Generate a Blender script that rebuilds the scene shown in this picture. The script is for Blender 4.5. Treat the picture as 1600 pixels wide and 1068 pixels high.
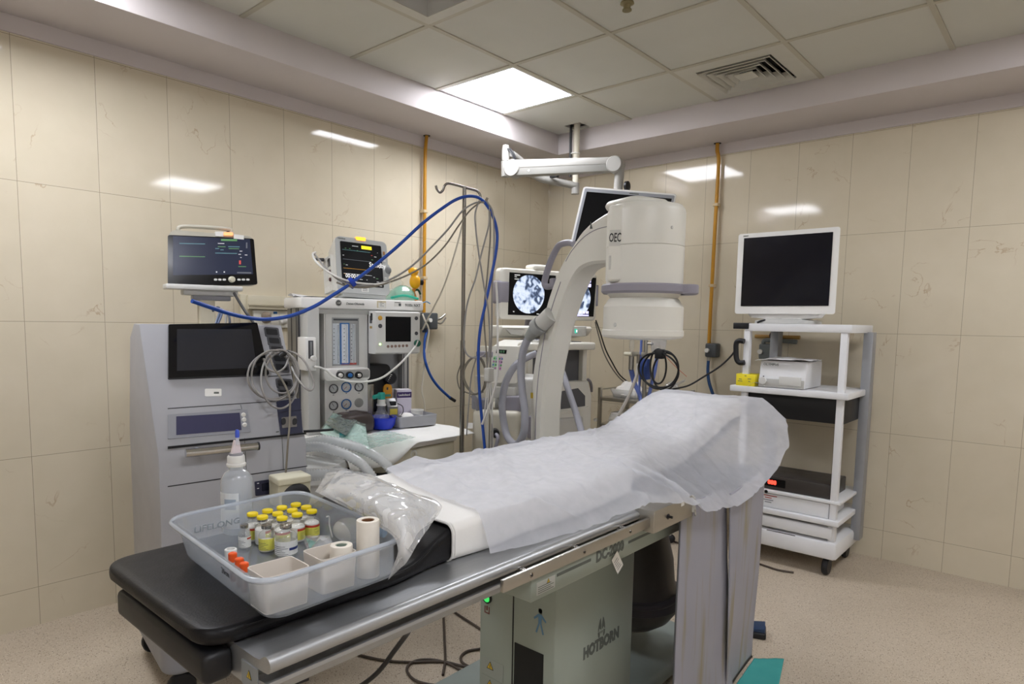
import bpy, bmesh, math, random
from mathutils import Vector, Matrix, noise
R = math.radians
SC = bpy.context.scene
COL = SC.collection
for o in list(bpy.data.objects):
    bpy.data.objects.remove(o)

# ------------------------------------------------------------------ camera, exposure, world
CAM = Vector((2.3885, -2.1375, 1.38)); FOC = 1024.64; PPX, PPY = 790.0, 600.0
_yaw, _pitch, _roll = -0.7209, 0.0950, 0.0167
FW = Vector((math.sin(_yaw)*math.cos(_pitch), math.cos(_yaw)*math.cos(_pitch), -math.sin(_pitch)))
_r = Vector((math.cos(_yaw), -math.sin(_yaw), 0)); _u = _r.cross(FW)
RT = _r*math.cos(_roll) + _u*math.sin(_roll); UP = -_r*math.sin(_roll) + _u*math.cos(_roll)
cam_data = bpy.data.cameras.new('camera'); cam = bpy.data.objects.new('camera', cam_data); COL.objects.link(cam)
cam.matrix_world = Matrix(((RT.x, UP.x, -FW.x, CAM.x), (RT.y, UP.y, -FW.y, CAM.y), (RT.z, UP.z, -FW.z, CAM.z), (0, 0, 0, 1)))
cam_data.sensor_fit = 'HORIZONTAL'; cam_data.sensor_width = 36.0; cam_data.lens = FOC/1600*36
cam_data.shift_x = (800-PPX)/1600; cam_data.shift_y = (PPY-534)/1600
cam_data.clip_start = 0.05; cam_data.clip_end = 60
SC.camera = cam
SC.view_settings.view_transform = 'Standard'; SC.view_settings.look = 'None'
SC.view_settings.gamma = 1.0; SC.view_settings.use_curve_mapping = False
SC.view_settings.exposure = 1.1
world = bpy.data.worlds.new('world'); SC.world = world; world.use_nodes = True
world.node_tree.nodes['Background'].inputs[0].default_value = (1, 1, 1, 1)
world.node_tree.nodes['Background'].inputs[1].default_value = 0.3
CEIL = 2.740
LAMP_POWER = 13.0          # radiance of the ceiling panels
PANELS = [(-0.3, 0.9), (2.7, 0.9), (-0.3, -1.5), (2.7, -1.5), (2.7, -3.9)]  # last two are unseen panels, added as fill light

def at(px, py, ax, val):
    """point where the line of sight through photo pixel (px,py) meets the plane x|y|z = val"""
    d = FW + RT*((px-PPX)/FOC) - UP*((py-PPY)/FOC)
    i = 'xyz'.index(ax)
    return CAM + d*((val-CAM[i])/d[i])

# ------------------------------------------------------------------ materials
def lin(c):
    c = c/255.0
    return c/12.92 if c <= 0.04045 else ((c+0.055)/1.055)**2.4
def rgb(h):
    if isinstance(h, str):
        h = h.lstrip('#'); return tuple(lin(int(h[i:i+2], 16)) for i in (0, 2, 4)) + (1.0,)
    return tuple(h) + (1.0,) if len(h) == 3 else tuple(h)
MATS = {}
def mat(name, col='#cccccc', rough=0.5, metal=0.0, var=0.06, scale=14.0, bump=0.0, bscale=60.0,
        trans=0.0, ior=1.45, alpha=1.0, emit=None, estr=1.0, coat=0.0, spec=0.5, stretch=None, sss=0.0):
    """principled material whose colour and gloss wander a little with a noise texture"""
    if name in MATS: return MATS[name]
    m = bpy.data.materials.new(name); MATS[name] = m; m.use_nodes = True
    nt = m.node_tree; N = nt.nodes; L = nt.links; p = N['Principled BSDF']
    c = rgb(col)
    tc = N.new('ShaderNodeTexCoord'); nz = N.new('ShaderNodeTexNoise')
    nz.inputs['Scale'].default_value = scale; nz.inputs['Detail'].default_value = 5
    src = tc.outputs['Object']
    if stretch:
        mp = N.new('ShaderNodeMapping'); mp.inputs['Scale'].default_value = stretch
        L.new(src, mp.inputs[0]); src = mp.outputs[0]
    L.new(src, nz.inputs['Vector'])
    mx = N.new('ShaderNodeMix'); mx.data_type = 'RGBA'
    mx.inputs[6].default_value = tuple(min(1, v*(1+var)) for v in c[:3]) + (1,)
    mx.inputs[7].default_value = tuple(v*(1-var) for v in c[:3]) + (1,)
    L.new(nz.outputs['Fac'], mx.inputs[0]); L.new(mx.outputs[2], p.inputs['Base Color'])
    mr = N.new('ShaderNodeMapRange'); mr.inputs[3].default_value = max(0, rough-0.06); mr.inputs[4].default_value = min(1, rough+0.06)
    L.new(nz.outputs['Fac'], mr.inputs[0]); L.new(mr.outputs[0], p.inputs['Roughness'])
    p.inputs['Metallic'].default_value = metal; p.inputs['IOR'].default_value = ior
    p.inputs['Transmission Weight'].default_value = trans; p.inputs['Alpha'].default_value = alpha
    p.inputs['Coat Weight'].default_value = coat; p.inputs['Specular IOR Level'].default_value = spec
    if sss:
        p.inputs['Subsurface Weight'].default_value = sss; p.inputs['Subsurface Scale'].default_value = 0.02
    if emit:
        p.inputs['Emission Color'].default_value = rgb(emit); p.inputs['Emission Strength'].default_value = estr
    if bump:
        n2 = N.new('ShaderNodeTexNoise'); n2.inputs['Scale'].default_value = bscale; n2.inputs['Detail'].default_value = 4
        b = N.new('ShaderNodeBump'); b.inputs['Strength'].default_value = bump; b.inputs['Distance'].default_value = 0.004
        L.new(src, n2.inputs['Vector']); L.new(n2.outputs['Fac'], b.inputs['Height']); L.new(b.outputs[0], p.inputs['Normal'])
    return m

# ------------------------------------------------------------------ mesh builder
def arc(cx, cy, r, a0, a1, n):
    return [(cx+r*math.cos(R(a0+(a1-a0)*i/n)), cy+r*math.sin(R(a0+(a1-a0)*i/n))) for i in range(n+1)]
def rrect(w, h, r, cx=0.0, cy=0.0, n=5):
    r = min(r, w/2-1e-5, h/2-1e-5)
    p = []
    for sx, sy, a in ((1, 1, 0), (-1, 1, 90), (-1, -1, 180), (1, -1, 270)):
        p += arc(cx+sx*(w/2-r), cy+sy*(h/2-r), r, a, a+90, n)
    return p
def catmull(pts, sub=8):
    P = [Vector(p) for p in pts]
    if len(P) < 3: return P
    Q = [P[0]*2-P[1]] + P + [P[-1]*2-P[-2]]
    out = []
    for i in range(1, len(Q)-2):
        a, b, c, d = Q[i-1], Q[i], Q[i+1], Q[i+2]
        for k in range(sub):
            t = k/sub
            out.append(0.5*((2*b)+(c-a)*t+(2*a-5*b+4*c-d)*t*t+(3*b-a-3*c+d)*t**3))
    out.append(P[-1]); return out
AXM = {'x': Matrix(((0, 0, 1), (1, 0, 0), (0, 1, 0))),      # prism plane (y,z), extruded along x
       'y': Matrix(((1, 0, 0), (0, 0, -1), (0, 1, 0))),     # plane (x,z), extruded along -y (see prism)
       'z': Matrix.Identity(3)}
class B:
    def __init__(s): s.bm = bmesh.new()
    def _merge(s, t, M=None):
        if M is not None: bmesh.ops.transform(t, matrix=M, verts=t.verts)
        me = bpy.data.meshes.new('tmp'); t.to_mesh(me); t.free(); s.bm.from_mesh(me); bpy.data.meshes.remove(me)
        return s
    def box(s, x0, x1, y0, y1, z0, z1, bev=0.0, seg=2, M=None):
        t = bmesh.new(); bmesh.ops.create_cube(t, size=1.0)
        for v in t.verts:
            v.co = Vector(((x0+x1)/2+v.co.x*(x1-x0), (y0+y1)/2+v.co.y*(y1-y0), (z0+z1)/2+v.co.z*(z1-z0)))
        if bev:
            bev = min(bev, abs(x1-x0)*.49, abs(y1-y0)*.49, abs(z1-z0)*.49)
            bmesh.ops.bevel(t, geom=t.edges[:], offset=bev, segments=seg, profile=0.5, affect='EDGES')
        return s._merge(t, M)
    def prism(s, poly, ax, a0, a1, bev=0.0, seg=2, M=None):
        """poly: (u,v) points in the plane across ax - x:(y,z)  y:(x,z)  z:(x,y) - extruded from a0 to a1"""
        t = bmesh.new()
        def co(u, v, a): return {'x': (a, u, v), 'y': (u, a, v), 'z': (u, v, a)}[ax]
        lo = [t.verts.new(co(u, v, a0)) for u, v in poly]; hi = [t.verts.new(co(u, v, a1)) for u, v in poly]
        n = len(poly); caps = [t.faces.new(lo[::-1]), t.faces.new(hi)]
        for i in range(n): t.faces.new((lo[i], lo[(i+1) % n], hi[(i+1) % n], hi[i]))
        bmesh.ops.recalc_face_normals(t, faces=t.faces[:])
        if bev:
            ed = set(e for f in caps for e in f.edges)
            bmesh.ops.bevel(t, geom=list(ed), offset=bev, segments=seg, profile=0.5, affect='EDGES')
        return s._merge(t, M)
    def cyl(s, p0, p1, r, r2=None, n=20, caps=True):
        return s.tube([p0, p1], [r, r if r2 is None else r2], n=n, sub=0, caps=caps)
    def tube(s, pts, r, n=8, sub=6, caps=True, flat=None):
        P = catmull(pts, sub) if sub and len(pts) > 2 else [Vector(p) for p in pts]
        if isinstance(r, (int, float)): rad = [r]*len(P)
        else:
            rad = []
            for i in range(len(P)):
                f = i/(len(P)-1)*(len(r)-1); k = min(int(f), len(r)-2); rad.append(r[k]+(r[k+1]-r[k])*(f-k))
        t = s.bm; rings = []
        up = None
        for i, p in enumerate(P):
            d = (P[min(i+1, len(P)-1)]-P[max(i-1, 0)])
            if d.length < 1e-9: d = Vector((0, 0, 1))
            d.normalize()
            if up is None:
                up = Vector((0, 0, 1)) if abs(d.z) < 0.9 else Vector((1, 0, 0))
            a = d.cross(up)
            if a.length < 1e-6: a = d.orthogonal()
            a.normalize(); b = a.cross(d).normalized(); up = b
            fl = flat or 1.0
            rings.append([t.verts.new(p+(a*math.cos(2*math.pi*k/n)+b*math.sin(2*math.pi*k/n)*fl)*rad[i]) for k in range(n)])
        for A_, B_ in zip(rings, rings[1:]):
            for k in range(n): t.faces.new((A_[k], A_[(k+1) % n], B_[(k+1) % n], B_[k]))
        if caps: t.faces.new(rings[0][::-1]); t.faces.new(rings[-1])
        return s
    def lathe(s, prof, c=(0, 0, 0), n=24, ax='z', M=None, closed=False):
        """prof: (radius, height) points turned about an axis through c"""
        t = bmesh.new(); rings = []
        for r_, h in prof:
            if r_ < 1e-6: rings.append([t.verts.new((0, 0, h))])
            else: rings.append([t.verts.new((r_*math.cos(2*math.pi*k/n), r_*math.sin(2*math.pi*k/n), h)) for k in range(n)])
        prs = list(zip(rings, rings[1:])) + ([(rings[-1], rings[0])] if closed else [])
        for A_, B_ in prs:
            for k in range(n):
                k2 = (k+1) % n
                if len(A_) == 1 and len(B_) == 1: continue
                if len(A_) == 1: t.faces.new((A_[0], B_[k], B_[k2]))
                elif len(B_) == 1: t.faces.new((A_[k], A_[k2], B_[0]))
                else: t.faces.new((A_[k], A_[k2], B_[k2], B_[k]))
        bmesh.ops.recalc_face_normals(t, faces=t.faces[:])
        m = {'z': Matrix.Identity(4), 'x': Matrix.Rotation(R(90), 4, 'Y'), 'y': Matrix.Rotation(R(-90), 4, 'X')}[ax]
        m = Matrix.Translation(Vector(c)) @ m
        return s._merge(t, (M @ m) if M is not None else m)
    def sphere(s, c, r, sx=1, sy=1, sz=1, n=16):
        t = bmesh.new(); bmesh.ops.create_uvsphere(t, u_segments=n, v_segments=n//2+2, radius=r)
        return s._merge(t, Matrix.Translation(Vector(c)) @ Matrix.Diagonal((sx, sy, sz, 1)))
    def grid(s, f, nu, nv, thick=0.0):
        t = s.bm; V = [[t.verts.new(f(i/nu, j/nv)) for j in range(nv+1)] for i in range(nu+1)]
        for i in range(nu):
            for j in range(nv): t.faces.new((V[i][j], V[i+1][j], V[i+1][j+1], V[i][j+1]))
        return s
    def loft(s, rings, caps=True, closed=True):
        t = bmesh.new(); VR = [[t.verts.new(p) for p in r_] for r_ in rings]
        for A_, B_ in zip(VR, VR[1:]):
            n = len(A_)
            for k in range(n if closed else n-1): t.faces.new((A_[k], A_[(k+1) % n], B_[(k+1) % n], B_[k]))
        if caps: t.faces.new(VR[0][::-1]); t.faces.new(VR[-1])
        bmesh.ops.recalc_face_normals(t, faces=t.faces[:])
        return s._merge(t)
    def face(s, pts):
        s.bm.faces.new([s.bm.verts.new(p) for p in pts]); return s
    def build(s, name, m=None, parent=None, smooth=40, solid=0.0, subsurf=0, M=None, off=-1.0):
        if M is not None: bmesh.ops.transform(s.bm, matrix=M, verts=s.bm.verts)
        s.bm.normal_update()
        if smooth:
            for f in s.bm.faces: f.smooth = True
            for e in s.bm.edges:
                if len(e.link_faces) == 2 and e.calc_face_angle(0) > R(smooth): e.smooth = False
        me = bpy.data.meshes.new(name); s.bm.to_mesh(me); s.bm.free()
        o = bpy.data.objects.new(name, me); COL.objects.link(o)
        for mm in (m if isinstance(m, (list, tuple)) else [m]):
            if mm is not None: me.materials.append(mm)
        if solid:
            md = o.modifiers.new('solid', 'SOLIDIFY'); md.thickness = solid; md.offset = off
        if subsurf:
            md = o.modifiers.new('sub', 'SUBSURF'); md.levels = subsurf; md.render_levels = subsurf
        if parent is not None: o.parent = parent
        return o
def tag(o, label, cat, group=None):
    o['label'] = label; o['category'] = cat
    if group: o['group'] = group
    return o
def struct(o): o['kind'] = 'structure'; return o
def thing(name, label, cat, loc=(0, 0, 0), rz=0.0, group=None):
    o = bpy.data.objects.new(name, None); COL.objects.link(o); o.empty_display_size = 0.1
    o.location = loc; o.rotation_euler = (0, 0, R(rz))
    return tag(o, label, cat, group)
def words(txt, size, m, parent, pos, right=(0, 1, 0), up=(0, 0, 1), ext=0.0006, name='lettering', align='CENTER', shear=0.0, sx=1.0, bold=0.0):
    """raised lettering: centre of the text at pos, reading along right, standing along up"""
    cu = bpy.data.curves.new('txt', 'FONT'); cu.body = txt; cu.size = size; cu.extrude = ext
    cu.align_x = align; cu.align_y = 'CENTER'; cu.shear = shear; cu.resolution_u = 2; cu.offset = bold
    t = bpy.data.objects.new('txt', cu); COL.objects.link(t)
    bpy.context.view_layer.update()
    me = bpy.data.meshes.new_from_object(t.evaluated_get(bpy.context.evaluated_depsgraph_get()))
    bpy.data.objects.remove(t); bpy.data.curves.remove(cu)
    r_ = Vector(right).normalized(); u_ = Vector(up); u_ = (u_-r_*u_.dot(r_)).normalized(); n_ = r_.cross(u_)
    M = Matrix(((r_.x*sx, u_.x, n_.x, pos[0]), (r_.y*sx, u_.y, n_.y, pos[1]), (r_.z*sx, u_.z, n_.z, pos[2]), (0, 0, 0, 1)))
    me.transform(M); me.name = name; me.materials.clear(); me.materials.append(m)
    o = bpy.data.objects.new(name, me); COL.objects.link(o); o.parent = parent
    return o
def copy_thing(o, loc, rz=None, label=None, parent=None):
    c = o.copy(); COL.objects.link(c)
    if parent is None:
        c.location = loc
        if rz is not None: c.rotation_euler = (0, 0, R(rz))
        if label: c['label'] = label
    else: c.parent = parent
    for ch in list(o.children): copy_thing(ch, None, parent=c)
    return c
def cable(name, pts, r, m, label=None, cat='cable', parent=None, n=8, sub=8, group=None):
    o = B().tube(pts, r, n=n, sub=sub).build(name, m, parent)
    if label: tag(o, label, cat, group)
    return o
# ------------------------------------------------------------------ the room
WX, WY = -1.02, 2.24        # left wall, right-hand (far) wall
SX, SY, SZ = -0.60, 1.80, 2.597   # faces and underside of the plaster bulkheads
RX, RY = 4.4, -4.6
def tile_mat(name, u_axis, u0, du, v0=1.347, dv=0.587):
    m = bpy.data.materials.new(name); m.use_nodes = True; nt = m.node_tree; N = nt.nodes; L = nt.links; p = N['Principled BSDF']
    tc = N.new('ShaderNodeTexCoord'); sp = N.new('ShaderNodeSeparateXYZ'); L.new(tc.outputs['Object'], sp.inputs[0])
    def math_(op, a, b=None):
        n = N.new('ShaderNodeMath'); n.operation = op
        for i, v in enumerate((a, b)):
            if v is None: continue
            if isinstance(v, (int, float)): n.inputs[i].default_value = v
            else: L.new(v, n.inputs[i])
        return n.outputs[0]
    def joint(src, o0, d, w):
        t = math_('DIVIDE', math_('SUBTRACT', src, o0), d)
        f = math_('FRACT', t); e = math_('MINIMUM', f, math_('SUBTRACT', 1.0, f))
        return math_('LESS_THAN', e, w/d), math_('FLOOR', t)
    ju, cu = joint(sp.outputs[u_axis], u0, du, 0.0011); jv, cv = joint(sp.outputs['Z'], v0, dv, 0.0011)
    j = math_('MAXIMUM', ju, jv)
    # each tile carries its own offset of the veining
    cmb = N.new('ShaderNodeCombineXYZ'); L.new(cu, cmb.inputs[0]); L.new(cv, cmb.inputs[1])
    wn = N.new('ShaderNodeTexWhiteNoise'); L.new(cmb.outputs[0], wn.inputs['Vector'])
    off = N.new('ShaderNodeVectorMath'); off.operation = 'SCALE'; L.new(wn.outputs['Color'], off.inputs[0]); off.inputs['Scale'].default_value = 9.0
    add = N.new('ShaderNodeVectorMath'); L.new(tc.outputs['Object'], add.inputs[0]); L.new(off.outputs[0], add.inputs[1])
    n1 = N.new('ShaderNodeTexNoise'); n1.inputs['Scale'].default_value = 3.2; n1.inputs['Detail'].default_value = 6; n1.inputs['Distortion'].default_value = 0.9
    L.new(add.outputs[0], n1.inputs['Vector'])
    vein = math_('ABSOLUTE', math_('SUBTRACT', n1.outputs['Fac'], 0.5))
    r1 = N.new('ShaderNodeMapRange'); L.new(vein, r1.inputs[0]); r1.inputs[1].default_value = 0.0; r1.inputs[2].default_value = 0.007; r1.inputs[3].default_value = 1.0; r1.inputs[4].default_value = 0.0
    n2 = N.new('ShaderNodeTexNoise'); n2.inputs['Scale'].default_value = 4.5; L.new(add.outputs[0], n2.inputs['Vector'])
    r2 = N.new('ShaderNodeMapRange'); L.new(n2.outputs['Fac'], r2.inputs[0]); r2.inputs[1].default_value = 0.56; r2.inputs[2].default_value = 0.66
    vv = math_('MULTIPLY', math_('MULTIPLY', r1.outputs[0], r2.outputs[0]), 0.55)
    n3 = N.new('ShaderNodeTexNoise'); n3.inputs['Scale'].default_value = 7.0; n3.inputs['Detail'].default_value = 7; L.new(add.outputs[0], n3.inputs['Vector'])
    base = N.new('ShaderNodeMix'); base.data_type = 'RGBA'; base.inputs[6].default_value = rgb('#dad0bb'); base.inputs[7].default_value = rgb('#cfc5ae'); L.new(n3.outputs['Fac'], base.inputs[0])
    mv = N.new('ShaderNodeMix'); mv.data_type = 'RGBA'; L.new(vv, mv.inputs[0]); L.new(base.outputs[2], mv.inputs[6]); mv.inputs[7].default_value = rgb('#a5855f')
    mj = N.new('ShaderNodeMix'); mj.data_type = 'RGBA'; L.new(math_('MULTIPLY', j, 0.75), mj.inputs[0]); L.new(mv.outputs[2], mj.inputs[6]); mj.inputs[7].default_value = rgb('#857a64')
    L.new(mj.outputs[2], p.inputs['Base Color'])
    p.inputs['Roughness'].default_value = 0.06; p.inputs['Specular IOR Level'].default_value = 0.36
    n4 = N.new('ShaderNodeTexNoise'); n4.inputs['Scale'].default_value = 2.2; L.new(add.outputs[0], n4.inputs['Vector'])
    bp = N.new('ShaderNodeBump'); bp.inputs['Strength'].default_value = 0.10; bp.inputs['Distance'].default_value = 0.006; L.new(n4.outputs['Fac'], bp.inputs['Height']); L.new(bp.outputs[0], p.inputs['Normal'])
    return m
M_tileL = tile_mat('cream_wall_tile_left', 'Y', 0.156, 0.308)
M_tileR = tile_mat('cream_wall_tile_right', 'X', 0.350, 0.305)
M_plaster = mat('white_plaster', '#d0c9c9', 0.75, var=0.03, scale=5, bump=0.06, bscale=30)
M_paint = mat('white_wall_paint', '#e9e4dc', 0.6, var=0.03, scale=3)

def ceiling_mat():
    m = bpy.data.materials.new('mineral_ceiling_tile'); m.use_nodes = True; nt = m.node_tree; N = nt.nodes; L = nt.links; p = N['Principled BSDF']
    tc = N.new('ShaderNodeTexCoord')
    n1 = N.new('ShaderNodeTexNoise'); n1.inputs['Scale'].default_value = 2.2; n1.inputs['Detail'].default_value = 8; n1.inputs['Roughness'].default_value = 0.6
    L.new(tc.outputs['Object'], n1.inputs['Vector'])
    c = N.new('ShaderNodeMix'); c.data_type = 'RGBA'; c.inputs[6].default_value = rgb('#d3d2ca'); c.inputs[7].default_value = rgb('#c7c6bd'); L.new(n1.outputs['Fac'], c.inputs[0])
    n2 = N.new('ShaderNodeTexNoise'); n2.inputs['Scale'].default_value = 7.5; n2.inputs['Detail'].default_value = 2; L.new(tc.outputs['Object'], n2.inputs['Vector'])
    r = N.new('ShaderNodeMapRange'); r.inputs[1].default_value = 0.78; r.inputs[2].default_value = 0.82; L.new(n2.outputs['Fac'], r.inputs[0])
    d = N.new('ShaderNodeMix'); d.data_type = 'RGBA'; L.new(r.outputs[0], d.inputs[0]); L.new(c.outputs[2], d.inputs[6]); d.inputs[7].default_value = rgb('#9a9486')
    L.new(d.outputs[2], p.inputs['Base Color']); p.inputs['Roughness'].default_value = 0.85
    n3 = N.new('ShaderNodeTexNoise'); n3.inputs['Scale'].default_value = 160; b = N.new('ShaderNodeBump'); b.inputs['Strength'].default_value = 0.12; b.inputs['Distance'].default_value = 0.003
    L.new(tc.outputs['Object'], n3.inputs['Vector']); L.new(n3.outputs['Fac'], b.inputs['Height']); L.new(b.outputs[0], p.inputs['Normal'])
    return m
def floor_mat():
    m = bpy.data.materials.new('speckled_vinyl'); m.use_nodes = True; nt = m.node_tree; N = nt.nodes; L = nt.links; p = N['Principled BSDF']
    tc = N.new('ShaderNodeTexCoord')
    n1 = N.new('ShaderNodeTexNoise'); n1.inputs['Scale'].default_value = 3; n1.inputs['Detail'].default_value = 6; L.new(tc.outputs['Object'], n1.inputs['Vector'])
    c = N.new('ShaderNodeMix'); c.data_type = 'RGBA'; c.inputs[6].default_value = rgb('#c9bba8'); c.inputs[7].default_value = rgb('#b5a793'); L.new(n1.outputs['Fac'], c.inputs[0])
    prev = c.outputs[2]
    for sc, th, colr in ((95, 0.22, '#8a7763'), (140, 0.2, '#e6dccd'), (60, 0.13, '#5f5347')):
        v = N.new('ShaderNodeTexVoronoi'); v.inputs['Scale'].default_value = sc; L.new(tc.outputs['Object'], v.inputs['Vector'])
        lt = N.new('ShaderNodeMath'); lt.operation = 'LESS_THAN'; lt.inputs[1].default_value = th; L.new(v.outputs['Distance'], lt.inputs[0])
        mx = N.new('ShaderNodeMix'); mx.data_type = 'RGBA'; L.new(lt.outputs[0], mx.inputs[0]); L.new(prev, mx.inputs[6]); mx.inputs[7].default_value = rgb(colr); prev = mx.outputs[2]
    L.new(prev, p.inputs['Base Color']); p.inputs['Roughness'].default_value = 0.42
    return m
M_ceil = ceiling_mat(); M_floor = floor_mat()
struct(B().box(WX-.1, RX+.1, RY-.1, WY+.1, -0.1, 0.0).build('floor', M_floor, smooth=0))
struct(B().box(WX-.1, WX, RY-.1, WY+.1, 0.0, CEIL+.1).build('wall_left', M_tileL, smooth=0))
struct(B().box(WX, RX+.1, WY, WY+.1, 0.0, CEIL+.1).build('wall_back', M_tileR, smooth=0))
struct(B().box(RX, RX+.1, RY-.1, WY, 0.0, CEIL+.1).build('wall_right', M_paint, smooth=0))
struct(B().box(WX, RX, RY-.1, RY, 0.0, CEIL+.1).build('wall_front', M_paint, smooth=0))
# plaster band above the tiles and the dropped bulkheads
struct(B().box(WX, WX+.012, RY, WY, 2.528, SZ).build('trim_1', M_plaster, smooth=0))
struct(B().box(WX+.012, RX, WY-.012, WY, 2.528, SZ).build('trim_2', M_plaster, smooth=0))
struct(B().box(WX, SX, RY, WY, SZ, CEIL+.03, bev=.004).build('trim_3', M_plaster))
struct(B().box(SX, RX, SY, WY, SZ, CEIL+.03, bev=.004).build('trim_4', M_plaster))
# ceiling: lay-in tiles on a 600 mm grid; lit panels, vents and the pole's hole take their cells out of it
CELLS_OPEN = set()
def cell(x, y): return (math.floor(x/.6+1e-6), math.floor(y/.6+1e-6))
for px_, py_ in PANELS: CELLS_OPEN.add(cell(px_, py_))
VENT_A, VENT_B = (0, -1), (1, 2)
CELLS_OPEN.add(VENT_A); CELLS_OPEN.add(VENT_B)
cb = B(); tb = B()
HOLE = (-0.44, -0.31, 1.655, 1.775)
for i in range(-1, 8):
    for j in range(-8, 3):
        if (i, j) in CELLS_OPEN: continue
        x0, x1, y0, y1 = i*.6, min(i*.6+.6, RX), max(j*.6, RY), j*.6+.6
        if (i, j) == (-1, 2):
            hx0, hx1, hy0, hy1 = HOLE
            for a in ((x0, hx0, y0, y1), (hx1, x1, y0, y1), (hx0, hx1, y0, hy0), (hx0, hx1, hy1, y1)):
                cb.box(a[0], a[1], a[2], a[3], CEIL+.002, CEIL+.016)
        else: cb.box(x0, x1, y0, y1, CEIL+.002, CEIL+.016)
# slab above, closing the void
cb.box(WX, RX, RY, WY, CEIL+.085, CEIL+.10)
struct(cb.build('ceiling', M_ceil, smooth=0))
for i in range(0, 9):
    x = i*.6
    if x < RX: tb.box(x-.012, x+.012, RY, SY, CEIL-.004, CEIL+.006)
for j in range(-7, 3): tb.box(SX, RX, j*.6-.012, j*.6+.012, CEIL-.0035, CEIL+.0055)
struct(tb.build('trim_5', mat('painted_ceiling_bar', '#b9b4a4', 0.5, var=0.08, scale=3), smooth=0))
# ceiling light panels
M_frame = mat('panel_frame_white', '#d8d8d6', 0.4)
M_led = mat('led_diffuser', '#ffffff', 0.5, emit='#f6f8ff', estr=LAMP_POWER)
def ceiling_light(x, y, label):
    t = thing('ceiling_light', label, 'ceiling light', (x, y, CEIL))
    f = B()
    for a in ((-.288, .288, -.288, -.27), (-.288, .288, .27, .288), (-.288, -.27, -.27, .27), (.27, .288, -.27, .27)): f.box(a[0], a[1], a[2], a[3], -.002, .02)
    f.build('frame', M_frame, t, smooth=0)
    B().box(-.27, .27, -.27, .27, .004, .012).build('diffuser', M_led, t, smooth=0)
    B().box(-.275, .275, -.275, .275, .014, .05).build('housing', mat('lamp_housing_grey', '#7d7d7d', .6), t, smooth=0)  # unseen back box, added to stop light leaking up into the void
    return t
lab = ['lit square ceiling panel beside the dropped plaster bulkhead']
lab += ['lit square ceiling panel to the right of the louvred diffuser', 'lit square ceiling panel above the far left monitor, outside the top of the view',
        'unseen fill light panel added in the ceiling above the near end of the table', 'unseen fill light panel added in the ceiling by the rear wall, behind the photographer']
for (x, y), l in zip(PANELS, lab): ceiling_light(x, y, l)
# air vents
M_alu = mat('vent_aluminium', '#c9c7bd', 0.45, var=.05)
M_dark = mat('void_shade', '#0c0c0c', 0.9)  # near-black colour stands in for the shade inside vents and holes
def vent(c, label, flat):
    x, y = c[0]*.6+.3, c[1]*.6+.3
    t = thing('ceiling_vent', label, 'air vent', (x, y, CEIL))
    f = B(); w = .288; q = .20 if not flat else .235
    for a in ((-w, w, -w, -q), (-w, w, q, w), (-w, -q, -q, q), (q, w, -q, q)): f.box(a[0], a[1], a[2], a[3], -.004, .008)
    f.build('frame', M_alu, t, smooth=0)
    def sq(b, r0, z0, r1, z1):
        P0 = [(-r0, -r0, z0), (r0, -r0, z0), (r0, r0, z0), (-r0, r0, z0)]; P1 = [(-r1, -r1, z1), (r1, -r1, z1), (r1, r1, z1), (-r1, r1, z1)]
        for k in range(4): b.face([P0[k], P0[(k+1) % 4], P1[(k+1) % 4], P1[k]])
    if flat:
        b = B(); sq(b, q, .0, .20, .06); sq(b, .20, .06, .17, .068); b.build('duct_collar', mat('vent_grey', '#b5b5b2', .6), t, smooth=0, solid=.002)
        B().box(-.2, .2, -.2, .2, .070, .078).build('backing', mat('vent_backing_grey', '#a9a9aa', .8), t, smooth=0)
    else:
        for r0 in (.195, .158, .121, .084):
            b = B(); sq(b, r0, -.012, r0-.028, .028); b.build('louvre', M_alu, t, smooth=0, solid=.003)
        B().box(-.05, .05, -.05, .05, -.01, -.006).build('centre_plate', M_alu, t, smooth=0)
        B().box(-.22, .22, -.22, .22, .070, .078).build('backing', M_dark, t, smooth=0)
        b = B(); sq(b, .215, .0, .215, .07); b.build('duct_box', M_dark, t, smooth=0)
vent(VENT_A, 'recessed square air return in the ceiling, cut by the top of the photo', True)
vent(VENT_B, 'square louvred air diffuser in the ceiling at right', False)
p = at(980, 3, 'z', CEIL)
t = thing('sprinkler_rose', 'small round brass coloured ceiling sprinkler at the top', 'sprinkler', (p.x, p.y, CEIL))
B().lathe([(0, -.001), (.028, -.002), (.03, -.008), (.016, -.014), (.014, -.03), (0, -.03)]).build('cover', mat('dull_brass', '#9a8f6d', .4, .6), t)
B().lathe([(0, -.03), (.02, -.031), (.02, -.036), (0, -.036)]).build('deflector', mat('dull_brass', '#9a8f6d', .4, .6), t)
# ------------------------------------------------------------------ operating table
def W(t):
    return (Matrix.Translation(t.location) @ Matrix.Rotation(t.rotation_euler[2], 4, 'Z')).inverted()
def lp(t, v): return W(t) @ Vector(v)
def ld(t, v): return Matrix.Rotation(-t.rotation_euler[2], 3, 'Z') @ Vector(v)
M_brush = mat('brushed_steel', '#b4b6b8', 0.42, .85, var=.10, scale=6, stretch=(60, 1.2, 60))
M_steel = mat('polished_steel', '#a9a59f', 0.2, 1.0, var=.05)
M_satin = mat('satin_steel', '#b4b1aa', 0.32, 1.0, var=.06)
M_green = mat('grey_green_enamel', '#98a197', 0.38, var=.05, scale=4)
M_black = mat('black_plastic', '#17171a', 0.45)
M_blackleather = mat('black_vinyl_padding', '#121113', 0.42, var=.2, scale=30, bump=.10, bscale=240, spec=.28)
M_letter = mat('grey_print', '#5c615c', 0.6)
M_white = mat('white_plastic', '#e4e3df', 0.35)
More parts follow.
